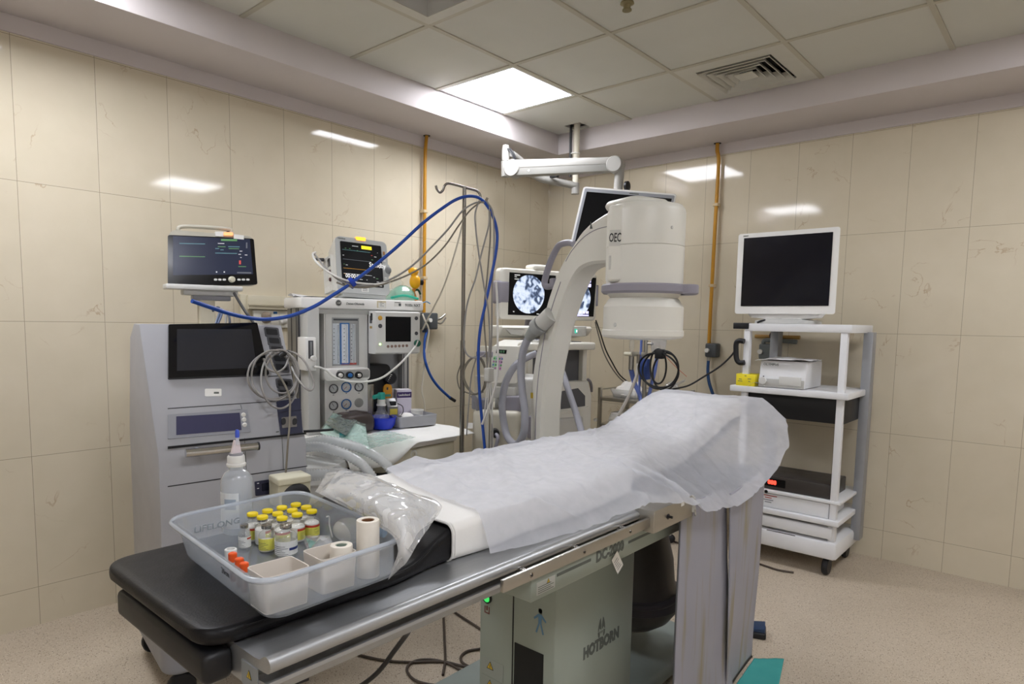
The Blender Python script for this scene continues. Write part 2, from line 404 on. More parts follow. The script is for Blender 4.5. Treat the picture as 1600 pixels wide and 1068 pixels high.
M_sticker = mat('silver_sticker', '#b9bdb9', 0.4, .2)
M_yellow = mat('warning_yellow', '#d8b93a', 0.5)
def frame_box(b, x0, x1, y0, y1, z0, z1, bev=.003): b.box(x0, x1, y0, y1, z0, z1, bev)
T = thing('operating_table', 'steel topped grey green operating table on a boxy column', 'operating table', (1.18, -0.4, 0)); WT = W(T)
prof = [(.90, .845), (1.44, .845), (1.456, .8465)] + arc(1.4765, .8445, .0135, 125, -70, 12) + [(1.474, .831), (1.435, .828), (1.435, .810), (1.470, .814), (1.475, .812), (1.476, .806), (1.466, .788), (.90, .788)]
tb_ = B().prism(prof, 'y', -1.65, -.30)
tb_.build('tabletop', M_brush, T, M=WT, smooth=30)
for y in (-1.32, -.98):
    B().box(1.456, 1.4655, y-.008, y+.008, .800, .806).build('slot', M_black, T, M=WT, smooth=0)
# radiolucent dark head section carrying on under the sheet
hb = [( -.30, .815), (.25, .815), (.55, .90), (.74, .955)]
B().prism([(y, z) for y, z in hb]+[(y, z+.03) for y, z in hb[::-1]], 'x', .93, 1.26, .004).build('head_section', M_black, T, M=WT)
B().box(.98, 1.372, -1.70, -1.65, .785, .838, .012, 3).build('end_block', M_black, T, M=WT)  # black block below the overhanging pad end
s_ = B().box(1.402, 1.452, -1.6525, -1.65, .7885, .829).build('warning_sticker', mat('sticker_grey', '#8b8f90', .5), T, M=WT, smooth=0)
def warn(parent, c, right, up, n, s):
    """yellow warning triangle with a black rim"""
    r_, u_, n_ = Vector(right), Vector(up), Vector(n)
    for k, (m_, sc, d) in enumerate(((M_black, 1.0, .0004), (M_yellow, .78, .0008), (M_black, .12, .0012))):
        pts = [Vector(c)+n_*d+r_*(x*s*sc)+u_*(y*s*sc) for x, y in ((-1, -.7), (1, -.7), (0, 1.05))]
        if k == 2: pts = [Vector(c)+n_*d+r_*(x*s)+u_*(y*s) for x, y in ((-.08, -.35), (.08, -.35), (.08, .4), (-.08, .4))]
        B().face(pts).build('warning_mark', m_, parent, smooth=0)
lpT = lambda x, y, z: WT @ Vector((x, y, z))
warn(T, lpT(1.427, -1.6525, .811), (1, 0, 0), (0, 0, 1), (0, -1, 0), .009)
# longitudinal frame with printed panel
B().box(1.02, 1.45, -.965, .10, .715, .788, .005).build('side_frame', M_green, T, M=WT)
B().box(1.02, 1.40, .10, .62, .735, .788, .004).build('dark_frame', mat('dark_frame_paint', '#3b3d3c', .5), T, M=WT)
for a, b_ in ((-.865, -.715), (-.525, -.39)):
    B().box(1.45, 1.4506, a, b_, .752, .760).build('printed_stripe', M_letter, T, M=WT, smooth=0)
words('DC-2000', .040, M_letter, T, lpT(1.4505, -.620, .754), bold=.0018, sx=.93)
st = B().box(1.45, 1.4506, -.945, -.872, .728, .760).build('rating_sticker', M_sticker, T, M=WT, smooth=0)
warn(st, lpT(1.4506, -.90, .753), (0, 1, 0), (0, 0, 1), (1, 0, 0), .007)
for k in range(4): B().box(1.4506, 1.4509, -.94, -.878-.01*(k % 2), .731+.005*k, .7325+.005*k).build('print_line', M_letter, st, M=Matrix.Identity(4) @ WT, smooth=0)
tg = B().box(-.017, .017, -.0004, .0004, -.030, .030)
tg.build('paper_tag', M_white, T, M=WT @ Matrix.Translation((1.456, -.590, .716)) @ Matrix.Rotation(R(90), 4, 'Z') @ Matrix.Rotation(R(-35), 4, 'Y'), smooth=0)
for k in range(5):
    B().box(-.012, .010-.003*(k % 3), -.0007, -.0004, -.02+.008*k, -.0185+.008*k).build('print_line', M_letter, T, M=WT @ Matrix.Translation((1.456, -.590, .716)) @ Matrix.Rotation(R(90), 4, 'Z') @ Matrix.Rotation(R(-35), 4, 'Y'), smooth=0)
# side rail on three stand-offs
r_ = B().box(1.512, 1.522, -1.147, -.40, .818, .845, .0012).build('side_rail', M_satin, T, M=WT)
for y in (-1.055, -.853, -.639):
    B().cyl((1.440, y, .834), (1.512, y, .834), .0065, n=14).build('stand_off', M_steel, T, M=WT)
    bt = B(); bt.lathe([(0, .0014), (.0034, .0014), (.0034, .0004), (.0062, .0004), (.0062, 0), (0, 0)], (1.522, y, .831), 14, 'x'); bt.build('bolt', M_steel, T, M=WT)
    B().lathe([(0, .0006), (.0033, .0006), (.0033, .0), (0, 0)], (1.5232, y, .831), 6, 'x').build('bolt_socket', M_black, T, M=WT)
cl = B().box(1.472, 1.535, -.535, -.30, .803, .866, .0015).build('rail_clamp', M_satin, T, M=WT)
B().lathe([(0, .014), (.004, .014), (.004, .002), (.008, .002), (.008, 0), (0, 0)], (1.535, -.455, .835), 12, 'x').build('clamp_screw', M_black, T, M=WT)
B().box(1.535, 1.5355, -.375, -.355, .848, .864).build('clamp_sticker', M_white, T, M=WT, smooth=0)
B().box(1.262, 1.478, -.28, .40, .800, .826, .004).build('drape_dark_backing', M_black, T, M=WT)  # added black board that makes the sheer drape above read dark
# column: printed front cover, split flank, base
B().box(1.0, 1.302, -.665, -.222, .03, .70, .008).build('column', M_green, T, M=WT)
B().box(1.14, 1.144, -.6665, -.66, .03, .70).build('column_seam', M_black, T, M=WT, smooth=0)
B().box(1.285, 1.3022, -.667, -.22, .66, .705, .002).build('column_top_shade', mat('grey_green_painted_shade', '#7d837c', .5), T, M=WT)  # darker strip, shade at the column top put into the colour
B().box(1.15, 1.262, -.6668, -.664, .05, .405).build('cable_hatch', mat('hatch_black', '#121313', .6), T, M=WT, smooth=0)
words('HOTBORN', .050, M_letter, T, lpT(1.3022, -.414, .362), bold=.0030, sx=.84)
lg = B()
def lgp(pts, sgn): return [(1.3026, -.418+sgn*y, .362+.052+z) for y, z in pts][::sgn]
for sgn in (-1, 1):
    lg.face(lgp([(.0015, .010), (.006, .036), (.012, .030), (.018, .012), (.021, -.006), (.017, -.006), (.012, .002), (.005, -.004), (.0015, -.004)], sgn))
    lg.face(lgp([(.0215, -.009), (.019, -.024), (.012, -.032), (.0095, -.024), (.010, -.012), (.013, -.006), (.0175, -.010)], sgn))
    lg.face(lgp([(.0015, -.008), (.007, -.010), (.006, -.016), (.0015, -.018)], sgn))
lg.build('maker_emblem', M_letter, T, M=WT, smooth=0)
bt = B().lathe([(0, 0), (.018, 0), (.018, .006), (.014, .008), (.014, .004), (0, .004)], (0, 0, 0), 20, 'y', M=Matrix.Rotation(R(180), 4, 'Z'))
bt.build('button_bezel', M_black, T, M=WT @ Matrix.Translation((1.035, -.665, .512)))
B().lathe([(0, .009), (.009, .0085), (.013, .005), (.013, 0)], (0, 0, 0), 20, 'y', M=Matrix.Rotation(R(180), 4, 'Z')).build('power_button', mat('lit_green_button', '#2ea84f', .4, emit='#3fd865', estr=.45), T, M=WT @ Matrix.Translation((1.035, -.667, .512)))
wr = mat('red_print', '#7d4a45', .6)
u = B()
for x, y0, y1 in ((1.022, .462, .482), (1.040, .462, .482)): u.box(x, x+.003, -.6662, -.665, y0, y1)
u.box(1.022, 1.043, -.6662, -.665, .460, .463); u.box(1.030, 1.035, -.6662, -.665, .470, .484); u.build('power_symbol', wr, T, M=WT, smooth=0)
mb = mat('blue_print', '#5f86a5', .6)
mn = B(); X0, Z0 = 1.246, .500
mn.lathe([(0, 0), (.008, 0), (.008, .001), (0, .001)], (X0, -.665, Z0+.034), 16, 'y', M=None)
for pts in ([(-.007, .024), (.007, .024), (.006, -.004), (-.006, -.004)], [(-.007, .024), (-.024, .008), (-.021, .003), (-.006, .015)], [(.007, .024), (.024, .008), (.021, .003), (.006, .015)], [(-.006, -.004), (.0, -.004), (-.010, -.036), (-.016, -.034)], [(.0, -.004), (.006, -.004), (.016, -.034), (.010, -.036)]):
    mn.face([(X0+x, -.6662, Z0+z) for x, z in pts])
mn.build('patient_symbol', mb, T, M=WT, smooth=0)
for z in (.285, .225):
    s2 = B().box(1.012, 1.105, -.6658, -.665, z-.028, z+.028).build('warning_sticker', mat('sticker_grey_green', '#9ba29b', .5), T, M=WT, smooth=0)
    warn(s2, lpT(1.05, -.6659, z+.006), (1, 0, 0), (0, 0, 1), (0, -1, 0), .015)
B().box(.72, 1.30, -.86, .45, .03, .085, .02, 3).build('base_plate', mat('base_grey', '#8d9691', .45), T, M=WT)
for x, y in ((.78, -.80), (1.24, -.80), (.78, .38), (1.24, .38)):
    B().lathe([(0, -.015), (.03, -.015), (.034, -.008), (.034, .008), (.03, .015), (0, .015)], (x, y, .034), 18, 'x').build('castor', M_black, T, M=WT)

# black padded mattress: thin at the foot, doubled in thickness where the sheet begins
def ss(a, b_, t): t = max(0, min(1, (t-a)/(b_-a))); return t*t*(3-2*t)
def topz(y): return .884 + .050*ss(-1.28, -1.12, y) + .12*ss(.12, .66, y)
def mat_ring(y, x0, x1, z0, z1, r, sh=0.0):
    w, h = x1-x0, z1-z0
    return [(x0+w/2+px*(1-sh), y, z0+h/2+pz*(1-sh)) for px, pz in rrect(w, h, r, n=5)]
rings = []
ys = [-1.705, -1.70, -1.69, -1.66, -1.6, -1.5, -1.4, -1.32, -1.27, -1.23, -1.19, -1.15, -1.1, -1.0, -.8, -.5, -.35, -.25, -.1, .1, .25, .35, .45, .55, .65, .70]
for i, y in enumerate(ys):
    x1 = 1.390-.025*ss(-1.36, -1.18, y)-.10*ss(-.42, -.2, y)+.006*math.sin(y*9)
    x0 = .90+.02*ss(-.4, 0, y)
    z1 = topz(y)-.006; z0 = .8465 + .13*ss(.12, .7, y)
    ins = {0: .07, 1: .045, 2: .02}.get(i, 0); zin = {0: .010, 1: .004}.get(i, 0)
    rings.append([(a, b2 if False else y, c) for a, b2, c in mat_ring(y, x0+ins, x1-ins, z0+zin, z1-zin, .017)])
mt = B().loft(rings)
pad = mt.build('mattress_pad', M_blackleather, None, smooth=50)
pad.modifiers.new('sub', 'SUBSURF').levels = 1; pad.modifiers['sub'].render_levels = 2
tag(pad, 'black vinyl mattress pad on the operating table, bare at the foot end', 'mattress')
pp = B().tube([(x, y, topz(y)-.010) for x, y in ((1.387, -1.64), (1.392, -1.5), (1.386, -1.36), (1.380, -1.27), (1.368, -1.19))], .0016, n=6, sub=6)
pp.build('piping', M_blackleather, pad)
# white fitted sheet round the thick part of the mattress
M_sheet = mat('white_cotton_sheet', '#eceae6', .9, var=.02, scale=20, bump=.12, bscale=25)
rings = []
for i in range(34):
    y = -1.145+i*(1.86/33)
    x1 = 1.375-.10*ss(-.42, -.2, y)+.005*math.sin(y*17)+.003*math.sin(y*41); x0 = .888+.004*math.sin(y*23)
    z1 = topz(y)+.002+.002*math.sin(y*29); z0 = .8458+.13*ss(.12, .7, y)
    rings.append(mat_ring(y + (.0 if i else -.004), x0, x1, z0, z1, .022))
sh = B().loft(rings, caps=False).build('mattress_sheet', M_sheet, None, smooth=60, solid=.0015, subsurf=1, off=1.0)
tag(sh, 'white cotton sheet wrapped round the thick part of the mattress', 'sheet')
hem = B().tube([(p_[0]+(.002 if p_[0] > 1.1 else -.002), p_[1]-.001, p_[2]+.001) for p_ in [Vector(q) for q in rings[0]]]+[Vector(rings[0][0])+Vector((.002, -.001, .001))], .0035, n=6, sub=0)
hem.build('hem', M_sheet, sh)

# sheer disposable drape over the sheet, hanging past the near edge
def drape_mat():
    m = bpy.data.materials.new('nonwoven_drape'); m.use_nodes = True; nt = m.node_tree; N = nt.nodes; L = nt.links
    for n in list(N): N.remove(n)
    out = N.new('ShaderNodeOutputMaterial'); d = N.new('ShaderNodeBsdfDiffuse'); tl = N.new('ShaderNodeBsdfTranslucent'); tr = N.new('ShaderNodeBsdfTransparent')
    tc = N.new('ShaderNodeTexCoord'); n1 = N.new('ShaderNodeTexNoise'); n1.inputs['Scale'].default_value = 26; n1.inputs['Detail'].default_value = 6; L.new(tc.outputs['Object'], n1.inputs['Vector'])
    c = N.new('ShaderNodeMix'); c.data_type = 'RGBA'; c.inputs[6].default_value = rgb('#e4e5eb'); c.inputs[7].default_value = rgb('#dcdee6'); L.new(n1.outputs['Fac'], c.inputs[0])
    for s in (d, tl): L.new(c.outputs[2], s.inputs['Color'])
    n2 = N.new('ShaderNodeTexNoise'); n2.inputs['Scale'].default_value = 420; b = N.new('ShaderNodeBump'); b.inputs['Strength'].default_value = .08; b.inputs['Distance'].default_value = .001
    L.new(tc.outputs['Object'], n2.inputs['Vector']); L.new(n2.outputs['Fac'], b.inputs['Height']); L.new(b.outputs[0], d.inputs['Normal'])
    m1 = N.new('ShaderNodeMixShader'); m1.inputs[0].default_value = .30; L.new(d.outputs[0], m1.inputs[1]); L.new(tl.outputs[0], m1.inputs[2])
    r = N.new('ShaderNodeMapRange'); r.inputs[3].default_value = .36; r.inputs[4].default_value = .48; L.new(n1.outputs['Fac'], r.inputs[0])
    m2 = N.new('ShaderNodeMixShader'); L.new(r.outputs[0], m2.inputs[0]); L.new(m1.outputs[0], m2.inputs[1]); L.new(tr.outputs[0], m2.inputs[2])
    L.new(m2.outputs[0], out.inputs[0]); return m
M_drape = drape_mat()
NEAR = [(-1.10, 1.405, .8545), (-1.06, 1.417, .8545), (-.93, 1.455, .858), (-.77, 1.488, .862), (-.62, 1.500, .872), (-.52, 1.520, .880), (-.42, 1.552, .868), (-.32, 1.560, .835), (-.23, 1.556, .800), (-.12, 1.552, .785), (.016, 1.553, .770), (.2, 1.562, .795), (.366, 1.562, .842), (.5, 1.55, .905), (.62, 1.510, .972), (.70, 1.472, .990), (.80, 1.44, .93)]
def interp(tab, y):
    if y <= tab[0][0]: return tab[0][1:]
    for a, b2 in zip(tab, tab[1:]):
        if y <= b2[0]:
            f = (y-a[0])/(b2[0]-a[0]); f = f*f*(3-2*f)*.5+f*.5
            return tuple(a[k]+(b2[k]-a[k])*f for k in range(1, len(a)))
    return tab[-1][1:]
FAR = [(-1.10, .865, .90), (-.98, .86, .86), (-.85, .845, .83), (-.72, .83, .80), (-.55, .835, .79), (-.2, .84, .80), (0, .84, .82), (.3, .845, .88), (.6, .85, .95), (.8, .86, .93)]
def drape_pt(s, t):
    # s along the table (0 foot .. 1 head), t across (0 far edge .. 1 near edge)
    y = -1.07+s*1.86
    yy = y + .16*max(0, 1-t)**2.4*(1-ss(0, .22, s))
    nx, nz = interp(NEAR, y); fx, fz = interp(FAR, y)
    zt = topz(y)+.012
    if y > .715: zt -= .9*(y-.715)+9*(y-.715)**2
    xe = 1.352-.10*ss(-.45, -.15, y)+.11*ss(.42, .66, y); xf = .905
    if t < .16:
        f = t/.16; x = fx+(xf-fx)*f; z = fz+(zt-fz)*math.sin(f*math.pi/2)
    elif t < .74:
        f = (t-.16)/.58; x = xf+(xe-xf)*f; z = zt
    else:
        f = (t-.74)/.26
        x = xe+(nx-xe)*f
        sag = math.sin(f*math.pi)*.012*(1-ss(-.5, -.2, y))
        z = zt+(nz-zt)*(f**1.35 if y < -.45 else f**1.15) + sag
    # wrinkles, all pushing the cloth up off what it lies on
    q = Vector((x*3.1, yy*2.3, 0.3))
    w = abs(noise.noise(q))*.016 + (.009*max(0, 1-abs(noise.noise(Vector((x*4.2+yy*2.2, yy*2.6-x*1.2, 4.1))))/.11)**1.6 + .007*max(0, 1-abs(noise.noise(Vector((x*2.2-yy*3.4, yy*3.1+x*3.6, 8.7))))/.09)**1.6 + .005*max(0, 1-abs(noise.noise(Vector((x*8.5+yy*1.5, yy*7, 1.9))))/.10)**1.5)*(1-ss(.35, .6, yy)*.75) + abs(noise.noise(Vector((x*16, yy*14, 2.1))))*.0025
    for (ax_, ay, bx, by, h, wd) in ((.95, -.55, 1.30, -.86, .012, .018), (1.0, -.30, 1.36, -.50, .014, .03), (.98, -.86, 1.30, -.66, .009, .015), (1.18, .05, 1.34, -.30, .016, .03), (.95, .30, 1.28, .22, .008, .012), (1.32, -.62, 1.50, -.42, .014, .03), (1.28, -.42, 1.56, -.30, .016, .025), (.95, -.2, 1.2, .1, .010, .02), (1.25, -1.0, 1.45, -.86, .010, .02), (.9, -.95, 1.12, -.92, .012, .02)):
        dx, dy = bx-ax_, by-ay; L_ = math.hypot(dx, dy); ux, uy = dx/L_, dy/L_
        a_ = (x-ax_)*ux+(yy-ay)*uy; d_ = abs(-(x-ax_)*uy+(yy-ay)*ux)
        if -.05 < a_ < L_+.05: w += h*math.exp(-(d_/wd)**2)*ss(-.05, .06, a_)*(1-ss(L_-.06, L_+.05, a_))
    edge = ss(0, .22, t)*(.35+.65*ss(0, .06, s))
    z += w*edge
    if t > .74: x += noise.noise(Vector((yy*7, t*3, 1.7)))*.008*(t-.74)/.26
    # the foot corner on the far side is folded up into a peak
    pk = math.exp(-((y+.95)/.10)**2)*math.exp(-((t-.14)/.12)**2)
    z += .020*pk
    return (x, yy, z)
dr = B().grid(drape_pt, 240, 140).build('surgical_drape', M_drape, None, smooth=0)
for f in dr.data.polygons: f.use_smooth = True
tag(dr, 'white sheer nonwoven drape spread over the operating table', 'drape')

# lead curtain hanging from the near side of the table
def lead_mat():
    m = mat('lead_vinyl_grey_lilac', '#95959f', .5, var=.05, scale=5)
    nt = m.node_tree; N = nt.nodes; L = nt.links; p_ = N['Principled BSDF']
    old = p_.inputs['Base Color'].links[0].from_socket
    tc = N.new('ShaderNodeTexCoord'); mp = N.new('ShaderNodeMapping'); mp.inputs['Scale'].default_value = (3, 14, 1.3); L.new(tc.outputs['Object'], mp.inputs[0])
    n1 = N.new('ShaderNodeTexNoise'); n1.inputs['Scale'].default_value = 1.6; n1.inputs['Detail'].default_value = 7; L.new(mp.outputs[0], n1.inputs['Vector'])
    r = N.new('ShaderNodeMapRange'); r.inputs[1].default_value = .54; r.inputs[2].default_value = .70; r.inputs[4].default_value = .85; L.new(n1.outputs['Fac'], r.inputs[0])
    mx = N.new('ShaderNodeMix'); mx.data_type = 'RGBA'; L.new(r.outputs[0], mx.inputs[0]); L.new(old, mx.inputs[6]); mx.inputs[7].default_value = rgb('#8c8468'); L.new(mx.outputs[2], p_.inputs['Base Color'])
    return m
M_lead = lead_mat()
LC = thing('lead_curtain', 'grey lead rubber curtain hanging in two flaps from the table side', 'radiation curtain', (1.5, .04, 0)); WL = W(LC)
def flap(y0, y1, yb0, yb1, z0, z1t, xo, flare, name):
    def f(s, t):
        zt = z1t[0]+(z1t[1]-z1t[0])*s
        z = zt+(z0[0]+(z0[1]-z0[0])*s-zt)*t
        y = (y0+(y1-y0)*s)*(1-t)+(yb0+(yb1-yb0)*s)*t
        x = xo+.006*math.sin(s*4+t*2.2)+flare*t*t*(.4+.6*s)+.006*noise.noise(Vector((s*2.2, t*2.5, xo*9)))
        return (x, y, z)
    o = B().grid(f, 30, 46).build(name, M_lead, LC, M=WL, smooth=0, solid=.004, off=0)
    for q in o.data.polygons: q.use_smooth = True
    return o, f
o1, f1 = flap(-.300, .055, -.325, .15, (.06, .06), (.835, .815), 1.496, .02, 'left_flap')
o1['label'] = 'grey flap with ochre stains'
o2, f2 = flap(.035, .375, .10, .39, (.045, .075), (.805, .838), 1.512, -.02, 'right_flap')
hb_ = B().tube([Vector(f2(i/12, 1.0)) for i in range(13)], .006, n=6, sub=0); hb_.build('hem', M_black, LC, M=WL)
B().tube([Vector(f1(0, i/12)) for i in range(13)], .0028, n=6, sub=0).build('edge_binding', mat('dark_binding', '#55565a', .6), LC, M=WL)
B().box(1.40, 1.492, -.29, .37, .795, .809, .002).build('hanger_bar', M_black, LC, M=WL)
hk = B().tube([(1.500, -.27, .845), (1.512, -.265, .835), (1.514, -.27, .815), (1.505, -.285, .80)], .006, n=8); hk.build('hanging_strap', M_black, LC, M=WL)
tp = B().grid(lambda s, t: (1.515+.010*math.sin(s*4)+.006*noise.noise(Vector((s*5, t*5, 2))), -.30+.075*s+.01*t, .85-.055*t+.012*math.sin(s*6)), 10, 8)
tp.build('torn_tape', mat('torn_clear_tape', '#c9c7be', .3, alpha=.75), LC, M=WL, smooth=60)
# ------------------------------------------------------------------ things on the foot end of the table
def clear_mat(name, col, alpha=.35, rough=.12, spec=.5):
    """clear or milky plastic sheet: part transparent, part tinted body, glossy skin"""
    if name in MATS: return MATS[name]
    m = bpy.data.materials.new(name); MATS[name] = m; m.use_nodes = True; nt = m.node_tree; N = nt.nodes; L = nt.links
    for n in list(N): N.remove(n)
    out = N.new('ShaderNodeOutputMaterial'); tr = N.new('ShaderNodeBsdfTransparent'); p_ = N.new('ShaderNodeBsdfPrincipled'); tl = N.new('ShaderNodeBsdfTranslucent'); gl = N.new('ShaderNodeBsdfGlossy')
    tc = N.new('ShaderNodeTexCoord'); nz = N.new('ShaderNodeTexNoise'); nz.inputs['Scale'].default_value = 18; L.new(tc.outputs['Object'], nz.inputs['Vector'])
    mr = N.new('ShaderNodeMapRange'); mr.inputs[3].default_value = alpha*.85; mr.inputs[4].default_value = min(1, alpha*1.15); L.new(nz.outputs['Fac'], mr.inputs[0])
    p_.inputs['Base Color'].default_value = rgb(col); p_.inputs['Roughness'].default_value = rough; tl.inputs['Color'].default_value = rgb(col)
    gl.inputs['Roughness'].default_value = rough
    mb_ = N.new('ShaderNodeMixShader'); mb_.inputs[0].default_value = .35; L.new(p_.outputs[0], mb_.inputs[1]); L.new(tl.outputs[0], mb_.inputs[2])
    m1 = N.new('ShaderNodeMixShader'); L.new(mr.outputs[0], m1.inputs[0]); L.new(tr.outputs[0], m1.inputs[1]); L.new(mb_.outputs[0], m1.inputs[2])
    lw = N.new('ShaderNodeLayerWeight'); lw.inputs['Blend'].default_value = .5
    pw = N.new('ShaderNodeMath'); pw.operation = 'POWER'; pw.inputs[1].default_value = 3.5; L.new(lw.outputs['Facing'], pw.inputs[0])
    mu = N.new('ShaderNodeMath'); mu.operation = 'MULTIPLY_ADD'; mu.inputs[1].default_value = .55*spec; mu.inputs[2].default_value = .05*spec; mu.use_clamp = True; L.new(pw.outputs[0], mu.inputs[0])
    m2 = N.new('ShaderNodeMixShader'); L.new(mu.outputs[0], m2.inputs[0]); L.new(m1.outputs[0], m2.inputs[1]); L.new(gl.outputs[0], m2.inputs[2])
    L.new(m2.outputs[0], out.inputs[0]); return m
M_tray = clear_mat('milky_polypropylene', '#d6dfeb', .27, .16, .7)
M_film = clear_mat('clear_film', '#f7f8fa', .30, .09, 1.3)
M_glass = clear_mat('vial_glass', '#eef2f0', .16, .04, 1.3)
TR = thing('storage_tray', 'translucent plastic tray of vials and tape on the black mattress pad', 'tray', (1.238, -1.483, .890), 0); WTR = W(TR)
MTR = Matrix(((.996, -.035, 0, 0), (-.087, .999, 0, 0), (0, 0, 1, 0), (0, 0, 0, 1)))
def tray_ring(z, w, h, r): return [(x-.006*(1-z/.083), y+.016*(1-z/.083), z) for x, y in rrect(w, h, r, n=7)]
hw, hh = .455, .317
b = B()
outer = [tray_ring(.001, hw-.052, hh-.052, .030), tray_ring(.003, hw-.044, hh-.044, .034), tray_ring(.010, hw-.038, hh-.038, .036), tray_ring(.072, hw-.026, hh-.026, .042), tray_ring(.074, hw-.004, hh-.004, .05), tray_ring(.079, hw, hh, .052), tray_ring(.083, hw-.005, hh-.005, .05), tray_ring(.081, hw-.026, hh-.026, .043), tray_ring(.012, hw-.040, hh-.040, .035), tray_ring(.0045, hw-.054, hh-.054, .03)]
b.loft(outer, caps=True); b.build('tray_body', M_tray, TR, smooth=50, M=MTR)
rp = [(x, y, .0815) for x, y in rrect(hw-.006, hh-.006, .049, n=8)]
B().tube(rp+[rp[0]], .0042, n=8, sub=0, caps=False).build('rim', clear_mat('milky_rim', '#dfe7f1', .50, .2, .9), TR, M=MTR, smooth=60)
for nm, pts in (('rib', [(-.10, -.11, .0050), (-.02, -.055, .0050), (.09, -.07, .0050)]), ('rib', [(-.02, -.055, .0050), (-.06, .08, .0050)])):
    B().tube(pts, .0016, n=6, sub=0).build(nm, M_tray, TR)
words('LIFELONG', .019, mat('embossed_plastic', '#8f979b', .35), TR, (-.200, -.036, .050), right=(0, 1, 0), up=(.14, 0, 1), ext=.0006, sx=1.15)
words('24cm', .016, M_black, TR, MTR @ Vector((.055, -.1390, .048)), right=MTR.to_3x3() @ Vector((1, 0, 0)), up=(0, -.10, 1), ext=.0003)
# vials
M_ycap = mat('yellow_flip_cap', '#f2d716', .32, var=.03)
M_powder = mat('white_powder', '#efeee9', .9)
M_ylabel = mat('yellow_label', '#d9d45c', .5)
M_rlabel = mat('red_label_band', '#b5402c', .5)
M_wlabel = mat('white_label', '#dfe0de', .5)
M_print = mat('dark_print', '#4b4f52', .6)
M_navy = mat('navy_print', '#26336b', .5)
def vial_shell(r, h, neck_r, n=20): return B().lathe([(0, .0008), (r*.9, .0005), (r, .003), (r, h*.62), (r*.86, h*.71), (neck_r, h*.78), (neck_r, h*.90)], n=n)
def label_strip(r, z0, z1, a0, a1, n=14):
    b = B()
    P = [(r*math.cos(R(a0+(a1-a0)*i/n)), r*math.sin(R(a0+(a1-a0)*i/n))) for i in range(n+1)]
    for (xa, ya), (xb, yb) in zip(P, P[1:]): b.face([(xa, ya, z0), (xb, yb, z0), (xb, yb, z1), (xa, ya, z1)])
    return b
def yellow_vial(loc, rz, label):
    t = thing('medicine_vial', label, 'vial', loc, rz, 'yellow capped vials in the tray')
    vial_shell(.0165, .058, .0085).build('glass_body', M_glass, t, smooth=50)
    B().lathe([(0, .0015), (.0150, .0015), (.0158, .004), (.0158, .033), (.012, .0365), (0, .035)], n=18).build('powder', M_powder, t)
    label_strip(.01665, .006, .030, 10, 185).build('paper_label', M_ylabel, t)
    label_strip(.0168, .0255, .0305, 10, 185).build('label_band', M_rlabel, t)
    for k in range(5): label_strip(.0168, .009+.003*k, .0096+.003*k, 30, 90+20*(k % 3)).build('print_line', M_print, t)
    B().lathe([(0, .050), (.0104, .050), (.0104, .0545), (0, .0545)], n=18).build('crimp', M_steel, t)
    B().lathe([(0, .0545), (.0112, .0545), (.0118, .0555), (.0118, .0595), (.0108, .0612), (.004, .0606), (0, .0604)], n=20).build('cap', M_ycap, t)
    return t
ZB = .8955
rows = [(1.056, [-1.441, -1.406, -1.371, -1.336]), (1.0915, [-1.437, -1.4015, -1.366, -1.331]), (1.128, [-1.412, -1.376, -1.340])]
rn = ['far row against the lettered wall', 'middle row', 'near row facing the tape rolls']; order = ['first', 'second', 'third', 'last']
proto = None; k = 0
for (x, ys_), rname in zip(rows, rn):
    for i, y in enumerate(ys_):
        o = order[i] if len(ys_) == 4 else ['first', 'middle', 'last'][i]
        lb = 'yellow capped vial, %s from the left in the %s' % (o, rname)
        rz = [-60, 35, -80, 60, -20, 70, -95, 20, -50, -75, -110][k]; k += 1
        rz = {8: -95, 9: -40, 10: -100}.get(k-1, rz)
        if proto is None: proto = yellow_vial((x, y-.009, ZB), rz, lb)
        else: copy_thing(proto, (x, y-.009, ZB), rz, lb)
def silver_vial(loc, r, h, neck, label, kind):
    t = thing('medicine_vial', label, 'vial', loc, -60, 'silver capped vials in the tray')
    vial_shell(r, h, neck).build('glass_body', M_glass, t, smooth=50)
    if kind == 'milk': B().lathe([(0, .0015), (r-.0015, .0015), (r-.001, .004), (r-.001, h*.4), (0, h*.4)], n=18).build('contents', mat('pale_liquid', '#d6d2c4', .3), t)
    else: B().lathe([(0, .0015), (r-.0015, .0015), (r-.001, .004), (r-.001, h*.45), (0, h*.45)], n=18).build('contents', clear_mat('clear_liquid', '#e6ebe4', .14, .03, .8), t)
    lm = M_ylabel if kind == 'milk' else M_wlabel
    label_strip(r+.0002, h*.09, h*.52, -80, 150).build('paper_label', lm, t)
    for q in range(5): label_strip(r+.0004, h*(.12+.06*q), h*(.135+.06*q), -50, 40-15*(q % 3)).build('print_line', M_print, t)
    if kind == 'clear': label_strip(r+.0004, h*.24, h*.32, 45, 110).build('label_band', M_navy, t)
    if kind == 'small': label_strip(r+.0004, h*.42, h*.49, 55, 120).build('label_band', M_rlabel, t)
    B().lathe([(0, h*.86), (neck+.002, h*.86), (neck+.0022, h*.88), (neck+.0022, h*.975), (neck+.001, h), (neck*.4, h), (neck*.3, h*.985), (0, h*.985)], n=20).build('crimp_cap', M_steel, t)
    return t
silver_vial((1.092, -1.487, ZB), .0125, .052, .0060, 'small silver capped vial with a white label, leftmost of the vials', 'small')
silver_vial((1.138, -1.462, ZB), .0165, .056, .0085, 'silver capped vial with a yellow label in front of the yellow capped ones', 'milk')
silver_vial((1.190, -1.4480, ZB), .0225, .066, .0095, 'large silver capped clear vial with a white and navy label', 'clear')
